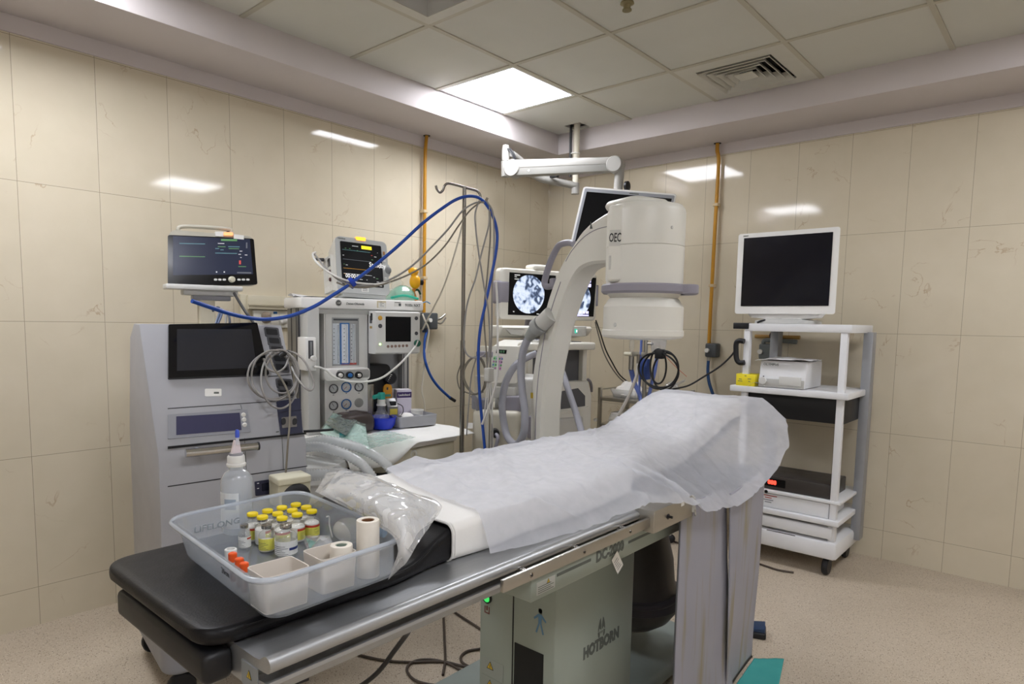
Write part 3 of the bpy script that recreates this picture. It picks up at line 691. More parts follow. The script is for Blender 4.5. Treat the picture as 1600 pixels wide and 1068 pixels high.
# cream bins
M_cream = mat('cream_plastic', '#d8d0c6', .4, var=.03)
def bin_(name, label, c, sx, sy, h, rz, g):
    t = thing(name, label, 'bin', c, rz, g)
    o = B().loft([[(x, y, z) for x, y in rrect(sx-d, sy-d, .008, n=3)] for z, d in ((0, .006), (h, 0), (h+.0005, .0012), (h, .0036), (.003, .0096))], caps=True)
    o.build('bin_body', M_cream, t, smooth=40); return t
bin_('small_bin', 'empty cream bin in the near corner of the tray', (1.390, -1.578, .8955), .070, .082, .064, -3, 'cream bins in the tray')
bin_('small_bin', 'cream bin with a roll of paper tape standing in it', (1.386, -1.474, .8955), .070, .074, .064, -3, 'cream bins in the tray')
# tape rolls
M_ptape = mat('paper_tape', '#e6dfd3', .8, var=.05, scale=60)
def roll(label, c, r, h, rc, core, g='rolls of surgical tape'):
    t = thing('tape_roll', label, 'tape roll', c, 0, g)
    B().lathe([(rc, 0), (r*.97, 0), (r, .002), (r, h-.002), (r*.97, h), (rc, h)], n=32, closed=True).build('tape', M_ptape, t)
    B().lathe([(rc, .001), (rc, h-.0015), (rc-.002, h-.0015), (rc-.002, .001)], n=24, closed=True).build('core', core, t)
    B().lathe([(0, h*.55), (rc-.002, h*.55), (rc-.002, h*.56), (0, h*.56)], n=20).build('core_plug', core, t)  # disc closing the core, in the core's own colour
    return t
roll('short roll of white paper tape standing in a cream bin', (1.392, -1.4535, .8995), .0205, .068, .011, mat('grey_green_core', '#87968a', .6))
roll('tall roll of white tape with a brown card core at the tray corner', (1.398, -1.398, .8955), .0215, .108, .0125, mat('brown_card', '#7d5534', .8))
# orange capped tubes, white ring
M_or = mat('orange_cap', '#e8581c', .4); M_tube = clear_mat('tube_plastic', '#e9e4e4', .3, .08, .9); M_blood = mat('dark_red_contents', '#5a1f1f', .4)
for i, (px, py) in enumerate(((363.5, 867), (374, 875.5), (381.5, 882.5))):
    q = at(px, py, 'z', .948)
    t = thing('blood_tube', 'orange capped sample tube by the tray wall, %s' % ['nearest the white ring', 'middle of the three', 'nearest the cream bin'][i], 'sample tube', (q.x, q.y, .8955), 0, 'orange capped sample tubes')
    B().lathe([(0, 0), (.005, .002), (.0062, .008), (.0062, .042), (0, .042)], n=14).build('tube', M_tube, t)
    B().lathe([(0, .002), (.004, .004), (.0052, .009), (.0052, .028), (0, .028)], n=12).build('contents', M_blood, t)
    B().lathe([(0, .041), (.0075, .041), (.0078, .043), (.0078, .056), (.006, .0575), (.0035, .0565), (0, .0565)], n=16).build('cap', M_or, t)
q = at(362, 858, 'z', .925)
t = B().lathe([(.0075, 0), (.0105, 0), (.0115, .002), (.0115, .029), (.0105, .030), (.0078, .030)], (q.x-.004, q.y, .8955), 24, closed=True).build('plastic_ring', M_white)
tag(t, 'open white plastic tube cap standing by the orange caps', 'cap')
# teal strip packet and bag with a mask
M_teal = mat('teal_plastic', '#2f9b8c', .45)
P0 = [at(472, 836, 'z', .912), at(480, 858, 'z', .905), at(520, 848, 'z', .93), at(515, 836, 'z', .940)]
def patch(P, n, bulge=.006, seed=0.0, wr=.004):
    a, b_, c, d = P
    def f(s, t):
        p_ = (a*(1-s)+d*s)*(1-t)+(b_*(1-s)+c*s)*t
        w = math.sin(math.pi*s)*math.sin(math.pi*t)
        return p_+Vector((0, 0, bulge*w+wr*w*noise.noise(p_*38+Vector((seed, 0, 0)))*2))
    return B().grid(f, n, n)
t = thing('needle_packet', 'clear packet with a teal strip lying by the vials', 'packet', (P0[0]+P0[2])/2, 0)
patch(P0, 14, .004, 1).build('film', M_film, t, M=W(t), smooth=60)
PI = [P0[0].lerp(P0[2], .12)+Vector((0, 0, -.002)), P0[1].lerp(P0[3], .12)+Vector((0, 0, -.002)), P0[2].lerp(P0[0], .45)+Vector((0, 0, -.002)), P0[3].lerp(P0[1], .5)+Vector((0, 0, -.002))]
patch(PI, 8, .001, 2).build('teal_strip', M_teal, t, M=W(t), smooth=60)
MB_ = thing('mask_packet', 'clear packet holding a round mask with blue and pink connectors', 'packet', (1.22, -1.315, .8955), 0)
B().sphere((0, 0, .028), .042, 1.0, .75, .62, 20).build('pouch_body', clear_mat('milky_pouch', '#ece9e0', .55, .2, .7), MB_, smooth=60)
B().cyl((.028, .012, .040), (.085, .030, .034), .010, n=16).build('blue_connector', mat('pale_blue_plastic', '#7fa9cf', .4), MB_)
B().cyl((.046, .018, .038), (.058, .022, .037), .0135, n=18).build('pink_ring', mat('pink_plastic', '#d79aa6', .4), MB_)
B().tube([(-.045, -.012, .004), (-.050, -.016, .03), (-.045, -.02, .052), (-.04, -.03, .056)], .0016, n=6).build('cord', M_white, MB_)
# crumpled clear bag lying over the far end of the tray
CP = [[(492, 768, .992), (536, 790, .984), (585, 818, .980), (622, 850, .982), (606, 906, .900)],
      [(508, 745, 1.012), (548, 766, 1.018), (597, 793, 1.018), (634, 822, 1.008), (636, 876, .955)],
      [(524, 729, 1.010), (566, 744, 1.030), (612, 765, 1.028), (652, 792, 1.010), (655, 845, .970)],
      [(552, 736, 1.004), (592, 748, 1.012), (640, 768, 1.006), (689, 788, .990), (672, 822, .968)]]
CPW = [[at(a, b_, 'z', c) for a, b_, c in row] for row in CP]
def net(C, s, t):
    u = s*(len(C)-1); v = t*(len(C[0])-1)
    def cr(P, x):
        i = min(int(x), len(P)-2); f = x-i
        p0 = P[i-1] if i > 0 else P[i]*2-P[i+1]; p3 = P[i+2] if i+2 < len(P) else P[i+1]*2-P[i]
        a, b_ = P[i], P[i+1]
        return .5*((2*a)+(b_-p0)*f+(2*p0-5*a+4*b_-p3)*f*f+(3*a-p0-3*b_+p3)*f**3)
    return cr([cr(r_, v) for r_ in C], u)
def crumple(p_, k):
    q = p_*k; n = noise.noise(q); n2 = noise.noise(q*2.3+Vector((5, 1, 2))); return (1-abs(n))*.6+(1-abs(n2))*.4-.6
BG = thing('plastic_bag', 'crumpled clear plastic bag draped over the end of the tray', 'plastic bag', CPW[1][2], 0)
def bag_top(s, t):
    p_ = net(CPW, s, t); w = min(1, 6*min(s, 1-s, t, 1-t)+.25)
    return p_+Vector((.004*noise.noise(p_*30), .004*noise.noise(p_*27+Vector((3, 3, 3))), .016*w*crumple(p_, 13)+.003*w*crumple(p_+Vector((2, 7, 1)), 34)))
B().grid(bag_top, 90, 100).build('upper_film', M_film, BG, M=W(BG), smooth=45)
def bag_low(s, t):
    p_ = net(CPW, s, t); w = math.sin(math.pi*s)**.5*math.sin(math.pi*t)**.5
    return p_+Vector((0, 0, -.012*w+.005*w*crumple(p_+Vector((1, 2, 0)), 19)))
B().grid(bag_low, 36, 40).build('lower_film', M_film, BG, M=W(BG), smooth=28)
def gz(s, t):
    p_ = net(CPW, .08+.86*s, .06+.86*t); return p_+Vector((0, 0, -.004+.005*crumple(p_, 15)))
B().grid(gz, 26, 30).build('folded_gauze', clear_mat('thin_gauze', '#f6f6f5', .92, .8, .1), BG, M=W(BG), smooth=60)
# saline bottle standing behind the tray
BT = thing('saline_bottle', 'clear plastic infusion bottle with a needle in its cap, left of the tray', 'bottle', (.950, -1.432, .885), 0)
M_bottle = clear_mat('bottle_plastic', '#dfe6ee', .38, .12, .9)
def bprof(z): return .034 if z < .13 else .034
prof_b = [(0, .002), (.030, .001), (.034, .006), (.0345, .05), (.0335, .06), (.0345, .07), (.0345, .118), (.033, .130), (.026, .142), (.0165, .148), (.0165, .158)]
B().lathe(prof_b, n=30).build('bottle_body', M_bottle, BT, smooth=50)
B().lathe([(0, .004), (.0325, .004), (.0328, .08), (0, .08)], n=24).build('saline', clear_mat('saline_liquid', '#e4eaf0', .10, .02, .5), BT, smooth=50)
label_strip(.0349, .018, .100, -120, -20).build('paper_label', mat('faded_label', '#e3e7ea', .6), BT)
label_strip(.0351, .062, .086, -75, -30).build('label_patch', mat('label_blue_grey', '#a6b4c4', .6), BT)
B().lathe([(0, .156), (.0205, .156), (.0215, .160), (.0205, .163), (.019, .164), (.019, .178), (.017, .181), (0, .181)], n=28).build('cap', M_white, BT)
B().lathe([(0, .181), (.015, .181), (.015, .186), (0, .186)], n=24).build('cap_insert', mat('grey_rubber', '#9c9ca2', .6), BT)
B().prism([(-.012, .184), (.012, .184), (.007, .214), (-.004, .216)], 'x', -.004, .004, .001).build('pull_tab', mat('pinkish_white_plastic', '#e3d7da', .4), BT)
B().cyl((.004, .002, .205), (.004, .002, .226), .0042, .0034, n=12).build('needle_hub', clear_mat('clear_hub', '#e9edf5', .5, .1, .8), BT)
B().lathe([(0, .222), (.0045, .222), (.005, .226), (.0048, .236), (.003, .240), (0, .240)], (.004, .002, 0), 12).build('blue_cap', mat('blue_translucent_cap', '#4660d0', .35), BT)
# ------------------------------------------------------------------ anaesthesia machine against the left wall
# the machine is turned 14 degrees; it is laid out in its own frame (x = out of its front, y = along its front)
MM = Matrix.Translation((-.45, -.05, 0)) @ Matrix.Rotation(R(-14), 4, 'Z') @ Matrix.Translation((.45, .05, 0))
MMI = MM.inverted(); at_world = at
def at(px, py, ax, val):
    o = MMI @ CAM; d = MMI.to_3x3() @ (FW + RT*((px-PPX)/FOC) - UP*((py-PPY)/FOC))
    i = 'xyz'.index(ax)
    return o + d*((val-o[i])/d[i])
def ext(px0, py0, px1, py1, x):
    a = at(px0, (py0+py1)/2, 'x', x); b_ = at(px1, (py0+py1)/2, 'x', x); c = at((px0+px1)/2, py0, 'x', x); d = at((px0+px1)/2, py1, 'x', x)
    return a.y, b_.y, d.z, c.z
M_mw = mat('machine_white', '#f0efec', .38, var=.03)
M_mg = mat('machine_grey', '#bfbfbc', .42, var=.04)
M_mlg = mat('machine_light_grey', '#dadad7', .42, var=.03)
M_alum = mat('anodised_aluminium', '#a9a9a8', .35, .75, var=.05)
M_dgrey = mat('dark_grey_plastic', '#4a4a4e', .5)
M_screen = mat('screen_black', '#0b0b0d', .34, var=.02, spec=.22)
M_blue = mat('gas_blue', '#2f6fb5', .4)
M_beige = mat('beige_plastic', '#cfc9b4', .45)
M_chrome = mat('chrome', '#d5d5d3', .12, 1.0, var=.03)
A = thing('anaesthesia_machine', 'tall white anaesthesia machine with flow tubes and gauges by the left wall', 'anaesthesia machine', MM @ Vector((-.60, -.03, 0)), -14); WA = W(A) @ MM; WAW = W(A)
la = lambda v: WA @ Vector(v)
def abox(name, m, x0, x1, y0, y1, z0, z1, bev=.004, parent=None, smooth=40): return B().box(x0, x1, y0, y1, z0, z1, bev).build(name, m, parent or A, M=WA, smooth=smooth)
top = abox('top_shelf', M_mw, -.745, -.45, -.370, .309, 1.431, 1.486, .010)
def face_disc(px, py, x, r, m, name, parent, t=.006, dome=0.0, W_=None, n=22):
    c = at(px, py, 'x', x)
    return B().lathe([(0, t+dome), (r*.6, t+dome*.8), (r*.92, t+dome*.2), (r, t*.6), (r, -.002), (0, -.002)], tuple(c), n, 'x').build(name, m, parent, M=W_ or WA)
XF = -.4495
def emb():
    c = at(529, 473, 'x', XF)
    o = B().lathe([(0, .0008), (.0155, .0008), (.0155, 0), (0, 0)], tuple(c), 28, 'x').build('maker_badge', mat('badge_black', '#2b2b2c', .4), A, M=WA)
    B().lathe([(.0128, .0012), (.0138, .0012), (.0138, .0008), (.0128, .0008)], tuple(c), 28, 'x', closed=True).build('badge_ring', M_mlg, o, M=WA)
    words('GE', .015, M_mlg, o, la((XF+.0013, c.y, c.z)), shear=.3)
emb()
c = at(555, 474.5, 'x', XF); words('Datex-Ohmeda', .0155, M_letter, A, la((XF+.0008, c.y, c.z)), shear=.15, bold=.0002)
c = at(645, 477, 'x', XF); words('9100c NXT', .021, M_letter, A, la((XF+.0008, c.y, c.z)), bold=.0002, sx=.92)
y0, y1, z0, z1 = ext(589, 470, 603, 481, XF); abox('beige_sticker', mat('aged_tape', '#cfc4a6', .7), XF, XF+.001, y0, y1, z0, z1, 0)
y0, y1, z0, z1 = ext(590, 472.5, 602.5, 480.5, XF); s_ = abox('paper_sticker', M_white, XF, XF+.0016, y0+.004, y1, z0, z1, 0)
for k in range(4): abox('print_line', M_print, XF+.0016, XF+.0019, y0+.012, y1-.01*(1+k % 2), z0+.008+.007*k, z0+.010+.007*k, 0, s_)
y0, y1, z0, z1 = ext(616, 471, 627, 479, XF); s_ = abox('barcode_sticker', M_white, XF, XF+.001, y0, y1, z0, z1, 0)
abox('barcode', M_print, XF+.001, XF+.0013, y1-.016, y1-.002, z0+.004, z0+.018, 0, s_); abox('print_line', M_print, XF+.001, XF+.0013, y0+.002, y1-.006, z1-.006, z1-.003, 0, s_)
# left aluminium post and column
abox('frame_post', M_alum, -.742, -.575, -.352, -.312, .12, 1.431, .003)
abox('side_panel', M_mg, -.562, -.43, -.345, -.285, .12, 1.431, .003)
for x in (-.585, -.668, -.555): abox('post_groove', M_dgrey, x-.006, x+.006, -.3535, -.30, .14, 1.431, 0)
abox('flow_column', M_mw, -.76, -.478, -.245, -.008, .12, 1.431, .004)
abox('column_front', M_mlg, -.48, -.474, -.238, -.014, 1.125, 1.424, .002)
# flow tube window
y0, y1, z0, z1 = ext(518.7, 496, 560.8, 571, -.474)
fw = abox('flow_window', mat('flow_panel_grey', '#9d9f9f', .4), -.4745, -.4725, y0, y1, z0, z1, .001)
def pbox(name, m, px0, py0, px1, py1, x, t, parent, bev=0.0):
    a, b_, c_, d = ext(px0, py0, px1, py1, x)
    return abox(name, m, x, x+t, a, b_, c_, d, bev, parent)
pbox('tube_scale', mat('scale_pale_blue', '#c6cdd4', .35), 520, 505, 530.5, 568.5, -.4725, .0012, fw)
pbox('tube_scale', mat('scale_white', '#dbe0e6', .35), 531.5, 505, 546, 568, -.4725, .0012, fw)
pbox('tube_scale', mat('scale_pale_grey', '#c0c4c8', .35), 547.8, 506, 555.5, 568, -.4725, .0012, fw)
for a in ((531.3, 504.5, 533.6, 568.5), (544.3, 504.5, 546, 568.5), (531.3, 504.2, 546, 506), (531.3, 567.2, 546, 568.8)): pbox('blue_border', M_blue, *a, -.4713, .0012, fw)
for px in (521.8, 537.8, 549.2):
    for k in range(9): pbox('scale_tick', M_print, px-.8, 513+k*6.0, px+.8, 514+k*6.0, -.4713, .0008, fw)
pbox('red_marks', mat('red_float', '#a34c46', .5), 533, 566.5, 557, 569.5, -.4712, .001, fw)
for px, w in ((528.5, .003), (541, .003), (552.6, .003)):
    a = at(px, 507, 'x', -.466); b_ = at(px, 567, 'x', -.466)
    B().cyl((-.469, a.y, a.z), (-.469, a.y, b_.z), w*1.4, n=10).build('flow_tube', clear_mat('flow_tube_glass', '#e4eaee', .35, .05, 1.0), fw, M=WA)
pbox('header_print', M_print, 521, 498, 559, 500.5, -.4725, .0008, fw)
# control ledge with three knobs
def ledge():
    P = [(y, z) for y, z in rrect(.244, .062, .018, -.147, 1.098, n=5)]
    return B().prism(P, 'x', -.48, -.405, .006, 3)
ledge().build('control_ledge', M_mw, A, M=WA)
P = rrect(.175, .044, .012, -.118, 1.100); B().prism(P, 'x', -.4055, -.4035, .0005).build('ledge_panel', mat('ledge_grey', '#a5a5a3', .4), A, M=WA)
for px, m_ in ((530.5, M_white), (545.5, M_blue), (559.5, M_chrome)):
    k_ = face_disc(px, 585.5, -.404, .0185, M_black, 'flow_knob', A, t=.02)
    c = at(px+1.5, 586, 'x', -.384); B().lathe([(0, .012), (.008, .012), (.0105, .009), (.0115, 0), (0, 0)], tuple(c), 18, 'x').build('knob_cap', m_, k_, M=WA)
# gauges
def gauge(px, py, blue, blank=False):
    r = .0245 if not blue else .028
    if blank: return face_disc(px, py, -.478, .0245, mat('blank_plate_grey', '#a2a3a0', .5), 'blank_plate', A, t=.004)
    g = face_disc(px, py, -.478, r, M_blue if blue else M_dgrey, 'pressure_gauge', A, t=.008)
    c = at(px, py, 'x', -.4685); c = Vector((-.4685, c.y+.0, c.z))
    B().lathe([(0, .001), (r*.76, .001), (r*.76, 0), (0, 0)], tuple(c), 24, 'x').build('dial_face', mat('dial_white', '#c9cbcc', .3), g, M=WA)
    for k in range(9):
        a = R(-45+270*k/8); B().box(-.4675, -.4670, -.0007, .0007, r*.55, r*.70).build('dial_tick', M_print, g, M=WA @ Matrix.Translation((0, c.y, c.z)) @ Matrix.Rotation(a-R(90), 4, 'X'), smooth=0)
    B().box(-.4669, -.4664, -.0012, .0012, -.004, r*.6).build('needle', mat('needle_red', '#a0524c', .5) if blue else M_print, g, M=WA @ Matrix.Translation((0, c.y, c.z)) @ Matrix.Rotation(R(130 if blue else 30), 4, 'X'), smooth=0)
    pbox('print_mark', M_print, px-1.2, py+9.3, px+1.2, py+10.2, -.478, .001, g)
for px, py, bl in ((521, 607, 0), (541, 604.5, 1), (560.7, 604, 0), (521, 633.5, 0), (541, 631, 1)): gauge(px, py, bl)
gauge(560.7, 628.8, 0, True)
# oxygen flowmeter box on the side column
fb = abox('side_flowmeter', M_mw, -.527, -.40, -.366, -.312, 1.122, 1.287, .004)
abox('meter_slot', M_dgrey, -.402, -.3985, -.352, -.326, 1.182, 1.272, .002, fb)
abox('meter_tube', mat('meter_tube_grey', '#8b8d90', .2), -.3985, -.396, -.343, -.334, 1.20, 1.266, .001, fb)
kn = B().lathe([(0, .022), (.012, .022), (.014, .019), (.014, 0), (0, 0)], (-.40, -.330, 1.184), 20, 'x').build('meter_knob', M_white, fb, M=WA)
B().cyl((-.40, -.328, 1.142), (-.372, -.328, 1.142), .006, n=12).build('outlet_nozzle', M_chrome, fb, M=WA)
# ventilator display
vd = B().prism([(-.375, 1.208), (-.375, 1.418), (-.385, 1.424), (-.475, 1.424), (-.475, 1.20), (-.395, 1.20)], 'y', -.008, .249, .006).build('ventilator_display', M_mlg, A, M=WA)
XV = -.375
def vb(name, m, px0, py0, px1, py1, t=.001, parent=None): return pbox(name, m, px0, py0, px1, py1, XV, t, parent or vd)
vb('screen', M_screen, 602.5, 494.5, 641.8, 533.5, .0015)
for px, py, r_, m_ in ((594, 496.5, .012, mat('amber_button', '#d9a63a', .4)), (594, 509, .011, M_dgrey), (650.5, 497, .010, M_dgrey), (650.5, 520.5, .010, M_dgrey)):
    face_disc(px, py, XV, r_, m_, 'round_button', vd, t=.003)
for i in range(6): face_disc(606.3+i*5.85, 541-.25*i, XV, .0075, mat('reddish_button', '#8d7468', .45), 'soft_key', vd, t=.003)
face_disc(593.8, 537.5, XV, .0045, mat('green_led', '#b8f09a', .3, emit='#b4ff7a', estr=2.5), 'status_light', vd, t=.003)
gk = face_disc(651.5, 536, XV, .0185, mat('dark_green_knob', '#1d5b4a', .4), 'rotary_knob', vd, t=.014)
c = at(651.5, 536, 'x', XV+.0145); B().box(-.001, .001, -.0035, .0035, -.016, .016).build('knob_mark', M_white, gk, M=WA @ Matrix.Translation(c) @ Matrix.Rotation(R(-25), 4, 'X'))
pbox('side_label', M_dgrey, 579, 489, 582, 500, -.40, .0, vd)
for (za, zb, m_) in ((1.36, 1.40, M_dgrey), (1.333, 1.345, mat('tan_label', '#b79a5f', .6))): B().box(-.45, -.42, -.0090, -.0078, za, zb).build('side_label', m_, vd, M=WA, smooth=0)
# back panel and right post
abox('back_panel', mat('panel_pale_grey', '#a7a8aa', .5), -.70, -.68, .0, .29, .80, 1.43, .002)
abox('lower_back_panel', M_mlg, -.68, -.64, .0, .29, .80, .985, .004)
abox('right_post', M_alum, -.72, -.62, .262, .306, .12, 1.431, .003)
for y in (.271, .296): abox('post_groove', M_dgrey, -.63, -.619, y-.003, y+.003, .2, 1.42, 0)
abox('shelf_underside', M_mg, -.74, -.47, -.35, .30, 1.405, 1.432, .003)
abox('gap_shade_strip', M_dgrey, -.50, -.476, -.0075, .002, 1.10, 1.425, 0)  # dark strip painted as the shade between column and display
def wdisc(px, py, x, r, m, name, parent, t=.006):
    c = at_world(px, py, 'x', x)
    return B().lathe([(0, t), (r*.92, t), (r, t*.6), (r, -.002), (0, -.002)], tuple(c), 24, 'x').build(name, m, parent, M=WAW)
def wbox(name, m, x0, x1, y0, y1, z0, z1, bev=.004): return B().box(x0, x1, y0, y1, z0, z1, bev).build(name, m, A, M=WAW)
# work surface, absorber and drawer unit
ws = B().prism(rrect(.46, .80, .05, -.33, -.065, n=6), 'z', .740, .790, .008, 3).build('work_surface', M_mw, A, M=WAW)
ab = B().prism(rrect(.40, .56, .07, -.30, .045, n=6), 'z', .64, .740, .012, 3).build('absorber', M_beige, A, M=WAW)
XA = -.10
for px, py, r_ in ((646.5, 709, .020),): 
    wdisc(px, py, XA, r_, M_mlg, 'round_emblem', ab, t=.003); wdisc(px, py, XA+.003, r_*.75, M_beige, 'emblem_centre', ab, t=.002)
    c = at_world(px, py, 'x', XA+.0055); words('O', .018, M_dgrey, ab, WAW @ Vector((XA+.0055, c.y, c.z)))
wdisc(622, 714, XA, .036, mat('port_cream', '#d9cfb9', .4), 'port_cover', ab, t=.004)
pc = B()
c = at_world(622, 714, 'x', XA+.006)
pts = [(XA+.006, c.y+.026*math.cos(a)*(.55+.45*math.sin(3*a)), c.z+.026*math.sin(a)*(.6+.4*math.cos(2*a))) for a in [2*math.pi*i/16 for i in range(17)]]
pc.tube(pts, .0022, n=6).build('orange_outline', mat('orange_brown_line', '#a5683f', .5), ab, M=WAW)
wdisc(598, 719, XA, .026, M_mg, 'gas_port', ab, t=.012)
wdisc(598, 719, XA+.011, .018, M_dgrey, 'port_bore', ab, t=.002)
dw = B().prism(rrect(.52, .70, .05, -.315, -.03, n=6), 'z', .42, .620, .012, 3).build('drawer_unit', M_mg, A, M=WAW)
wbox('drawer_shade_strip', M_black, -.54, -.10, -.34, .30, .60, .64, 0)  # black strip standing in for shade between absorber and drawer
wbox('castor_base', M_mg, -.85, -.10, -.42, .33, .09, .16, .02)
wbox('lower_cabinet', mat('cabinet_grey', '#9c9c98', .5), -.80, -.14, -.36, .28, .16, .42, .01)
for x, y in ((-.78, -.36), (-.16, -.36), (-.78, .28), (-.16, .28)):
    B().lathe([(0, -.014), (.04, -.014), (.046, -.008), (.046, .008), (.04, .014), (0, .014)], (x, y, .046), 18, 'x').build('castor', M_black, A, M=WAW)
# bellows housing on the left with two black knobs
bh = B().lathe([(0, 0), (.145, 0), (.16, .015), (.16, .075), (.15, .09), (0, .10)], (-.175, -.535, .655), 30).build('bellows_base', M_mlg, A, M=WAW)
for px, py in ((481, 690), (500, 697)):
    c = at_world(px, py, 'z', .765)
    B().lathe([(0, .018), (.016, .017), (.030, .008), (.033, 0), (.033, -.012), (0, -.012)], (c.x, c.y, .758), 20).build('black_knob', M_black, bh, M=WAW)
# black vaporiser hung on the back rail
V = thing('vaporiser', 'black anaesthetic vaporiser with a yellow label beside the gauges', 'vaporiser', MM @ Vector((-.50, .08, .80)), -14); WV = W(V) @ MM
def vbx(name, m, x0, x1, y0, y1, z0, z1, bev=.006, parent=None): return B().box(x0, x1, y0, y1, z0, z1, bev, 3).build(name, m, parent or V, M=WV)
M_vap = mat('vaporiser_black', '#1b1b1d', .35)
B().prism([(y, z) for y, z in rrect(.160, .262, .03, .076, 1.005, n=5)], 'x', -.66, -.545, .008).build('vaporiser_body', M_vap, V, M=WV)
B().cyl((-.535, .020, .80), (-.535, .020, 1.03), .028, n=24).build('steel_cylinder', M_satin, V, M=WV)
B().box(-.62, -.55, .0, .035, 1.13, 1.155, .01, 3).build('locking_lever', M_vap, V, M=WV)
c = at(611, 590, 'x', -.52)
dl = B().lathe([(0, .03), (.030, .03), (.036, .024), (.038, 0), (0, 0)], (-.545, c.y, c.z), 26, 'x').build('control_dial', mat('dial_charcoal', '#26262c', .4), V, M=WV)
for k in range(5): B().box(-.515, -.5143, c.y-.022+.004*k, c.y-.020+.006*k, c.z-.02+.009*k, c.z-.016+.009*k).build('dial_print', M_mlg, dl, M=WV, smooth=0)
M_vy = mat('vaporiser_yellow', '#d99a2b', .45)
c = at(605.5, 613, 'x', -.54)
vy = B().prism([(y, z) for y, z in rrect(.052, .098, .024, c.y, c.z, n=6)], 'x', -.546, -.535, .002).build('yellow_label', M_vy, V, M=WV)
B().box(-.535, -.5345, c.y-.018, c.y+.018, c.z-.022, c.z-.008).build('label_window', mat('teal_window', '#4d9a8d', .4), vy, M=WV, smooth=0)
B().box(-.535, -.5345, c.y-.008, c.y+.002, c.z+.016, c.z+.03).build('label_print', M_print, vy, M=WV, smooth=0)
# patient monitor on the shelf
PM = thing('patient_monitor', 'grey patient monitor reading Standby on top of the anaesthesia machine', 'monitor', MM @ Vector((-.60, .0, 1.486)), -14); WM = W(PM) @ MM
tl, trr, bl_, br = at(523, 368, 'x', -.58), at(603, 378.5, 'x', -.58), at(528, 456, 'x', -.535), at(609, 462, 'x', -.535)
def lerp4(u, v): return (tl.lerp(trr, u)).lerp(bl_.lerp(br, u), v)
nrm = (trr-tl).cross(tl-bl_).normalized()
if nrm.x < 0: nrm = -nrm
def mquad(u0, u1, v0, v1, d0, d1, r=.0, n=4):
    pts = rrect(u1-u0, v1-v0, r, (u0+u1)/2, (v0+v1)/2, n=n) if r else [(u1, v1), (u0, v1), (u0, v0), (u1, v0)]
    return B().loft([[lerp4(u, v)+nrm*d0 for u, v in pts], [lerp4(u, v)+nrm*d1 for u, v in pts]])
M_mon = mat('monitor_warm_white', '#dddcd6', .4)
M_monf = mat('monitor_grey', '#b6b9b8', .42)
cb_ = B().loft([[lerp4(u, v)+nrm*d+Vector((0, .006*(d < -.1), -.012*(d < -.1)*(1-v))) for u, v in rrect(1-sh_, 1-sh_, .09, .5, .5, n=4)] for d, sh_ in ((0, .0), (-.03, .0), (-.06, .04), (-.17, .12), (-.19, .18))])
cb_.build('casing', M_mon, PM, M=WM)
mquad(0.0, 1.0, 0.0, 1.0, -.004, .004, .09).build('front_bezel', M_monf, PM, M=WM)
scn = mquad(.085, .885, .085, .865, .004, .0055, .02).build('screen', M_screen, PM, M=WM)
def sline(u0, u1, v0, v1, m_, par=None, nm='trace'): return mquad(u0, u1, v0, v1, .0055, .0062).build(nm, m_, par or scn, M=WM, smooth=0)
def glow(name, c, s=1.0): return mat(name, c, .4, emit=c, estr=s)
G_y, G_g, G_c, G_w, G_o = glow('lit_yellow', '#e9d31f', .5), glow('lit_green', '#5a8a55', .2), glow('lit_cyan', '#5f8a90', .2), glow('lit_white', '#c9c9c9', .3), glow('lit_ochre', '#b4832c', .3)
sline(.49, .69, .125, .185, G_y, nm='alarm_banner')
for v, m_ in ((.23, G_c), (.40, mat('dim_grey_trace', '#5c6066', .5, emit='#5c6066', estr=.3)), (.56, G_o), (.655, G_w)): sline(.12, .66, v, v+.006, m_)
for u, v, w, m_ in ((.31, .145, .13, G_w), (.17, .2, .03, G_g), (.25, .2, .03, G_g), (.40, .22, .02, G_g), (.12, .33, .03, G_w), (.13, .49, .02, G_g), (.17, .50, .04, G_w), (.13, .66, .03, G_o), (.67, .28, .03, mat('lit_red', '#9c3b35', .4, emit='#9c3b35', estr=.6)), (.67, .36, .04, G_g), (.73, .30, .05, G_w), (.68, .50, .03, G_o), (.73, .43, .05, G_w), (.69, .68, .03, G_w), (.70, .80, .03, G_c), (.74, .70, .05, G_g), (.75, .76, .05, G_w), (.77, .83, .09, G_w), (.13, .82, .03, G_g), (.20, .81, .20, G_w), (.42, .74, .06, G_w), (.55, .74, .02, G_w), (.82, .5, .01, G_w), (.80, .22, .008, G_w), (.14, .85, .02, G_y), (.19, .85, .03, G_g)):
    sline(u, u+w*.9, v, v+.009, m_, nm='readout')
du = (trr-tl).normalized(); dv = (tl-bl_).normalized()
for tx, u, v, sz in (('Standby', .785, .46, .036), ('00:00:00', .30, .70, .030)):
    c = lerp4(u, v)+nrm*.0064; words(tx, sz, glow('lit_soft_white', '#c9c9c9', .5), scn, WM @ c, right=du, up=dv, bold=.0002, sx=.85)
mquad(.40, .58, -.028, .030, -.02, .008, .01).build('alarm_light', mat('amber_lamp', '#ffa23a', .35, emit='#ff8b1c', estr=1.6), PM, M=WM)
c = lerp4(.12, .035)+nrm*.0045; words('mindray', .013, M_letter, PM, WM @ c, right=du, up=dv)
mquad(.44, .58, .875, .965, .004, .005, .008).build('front_sticker', M_white, PM, M=WM)
for v in (.90, .92, .94): mquad(.465, .56, v, v+.007, .005, .0055).build('print_line', M_print, PM, M=WM, smooth=0)
rb = B().loft([[lerp4(u, v)+nrm*d for u, v in ((.98, .40), (1.03, .43), (1.055, .52), (1.03, .62), (.98, .66))] for d in (-.02, .003)]); rb.build('knob_boss', M_monf, PM, M=WM)
c = lerp4(1.0, .53)
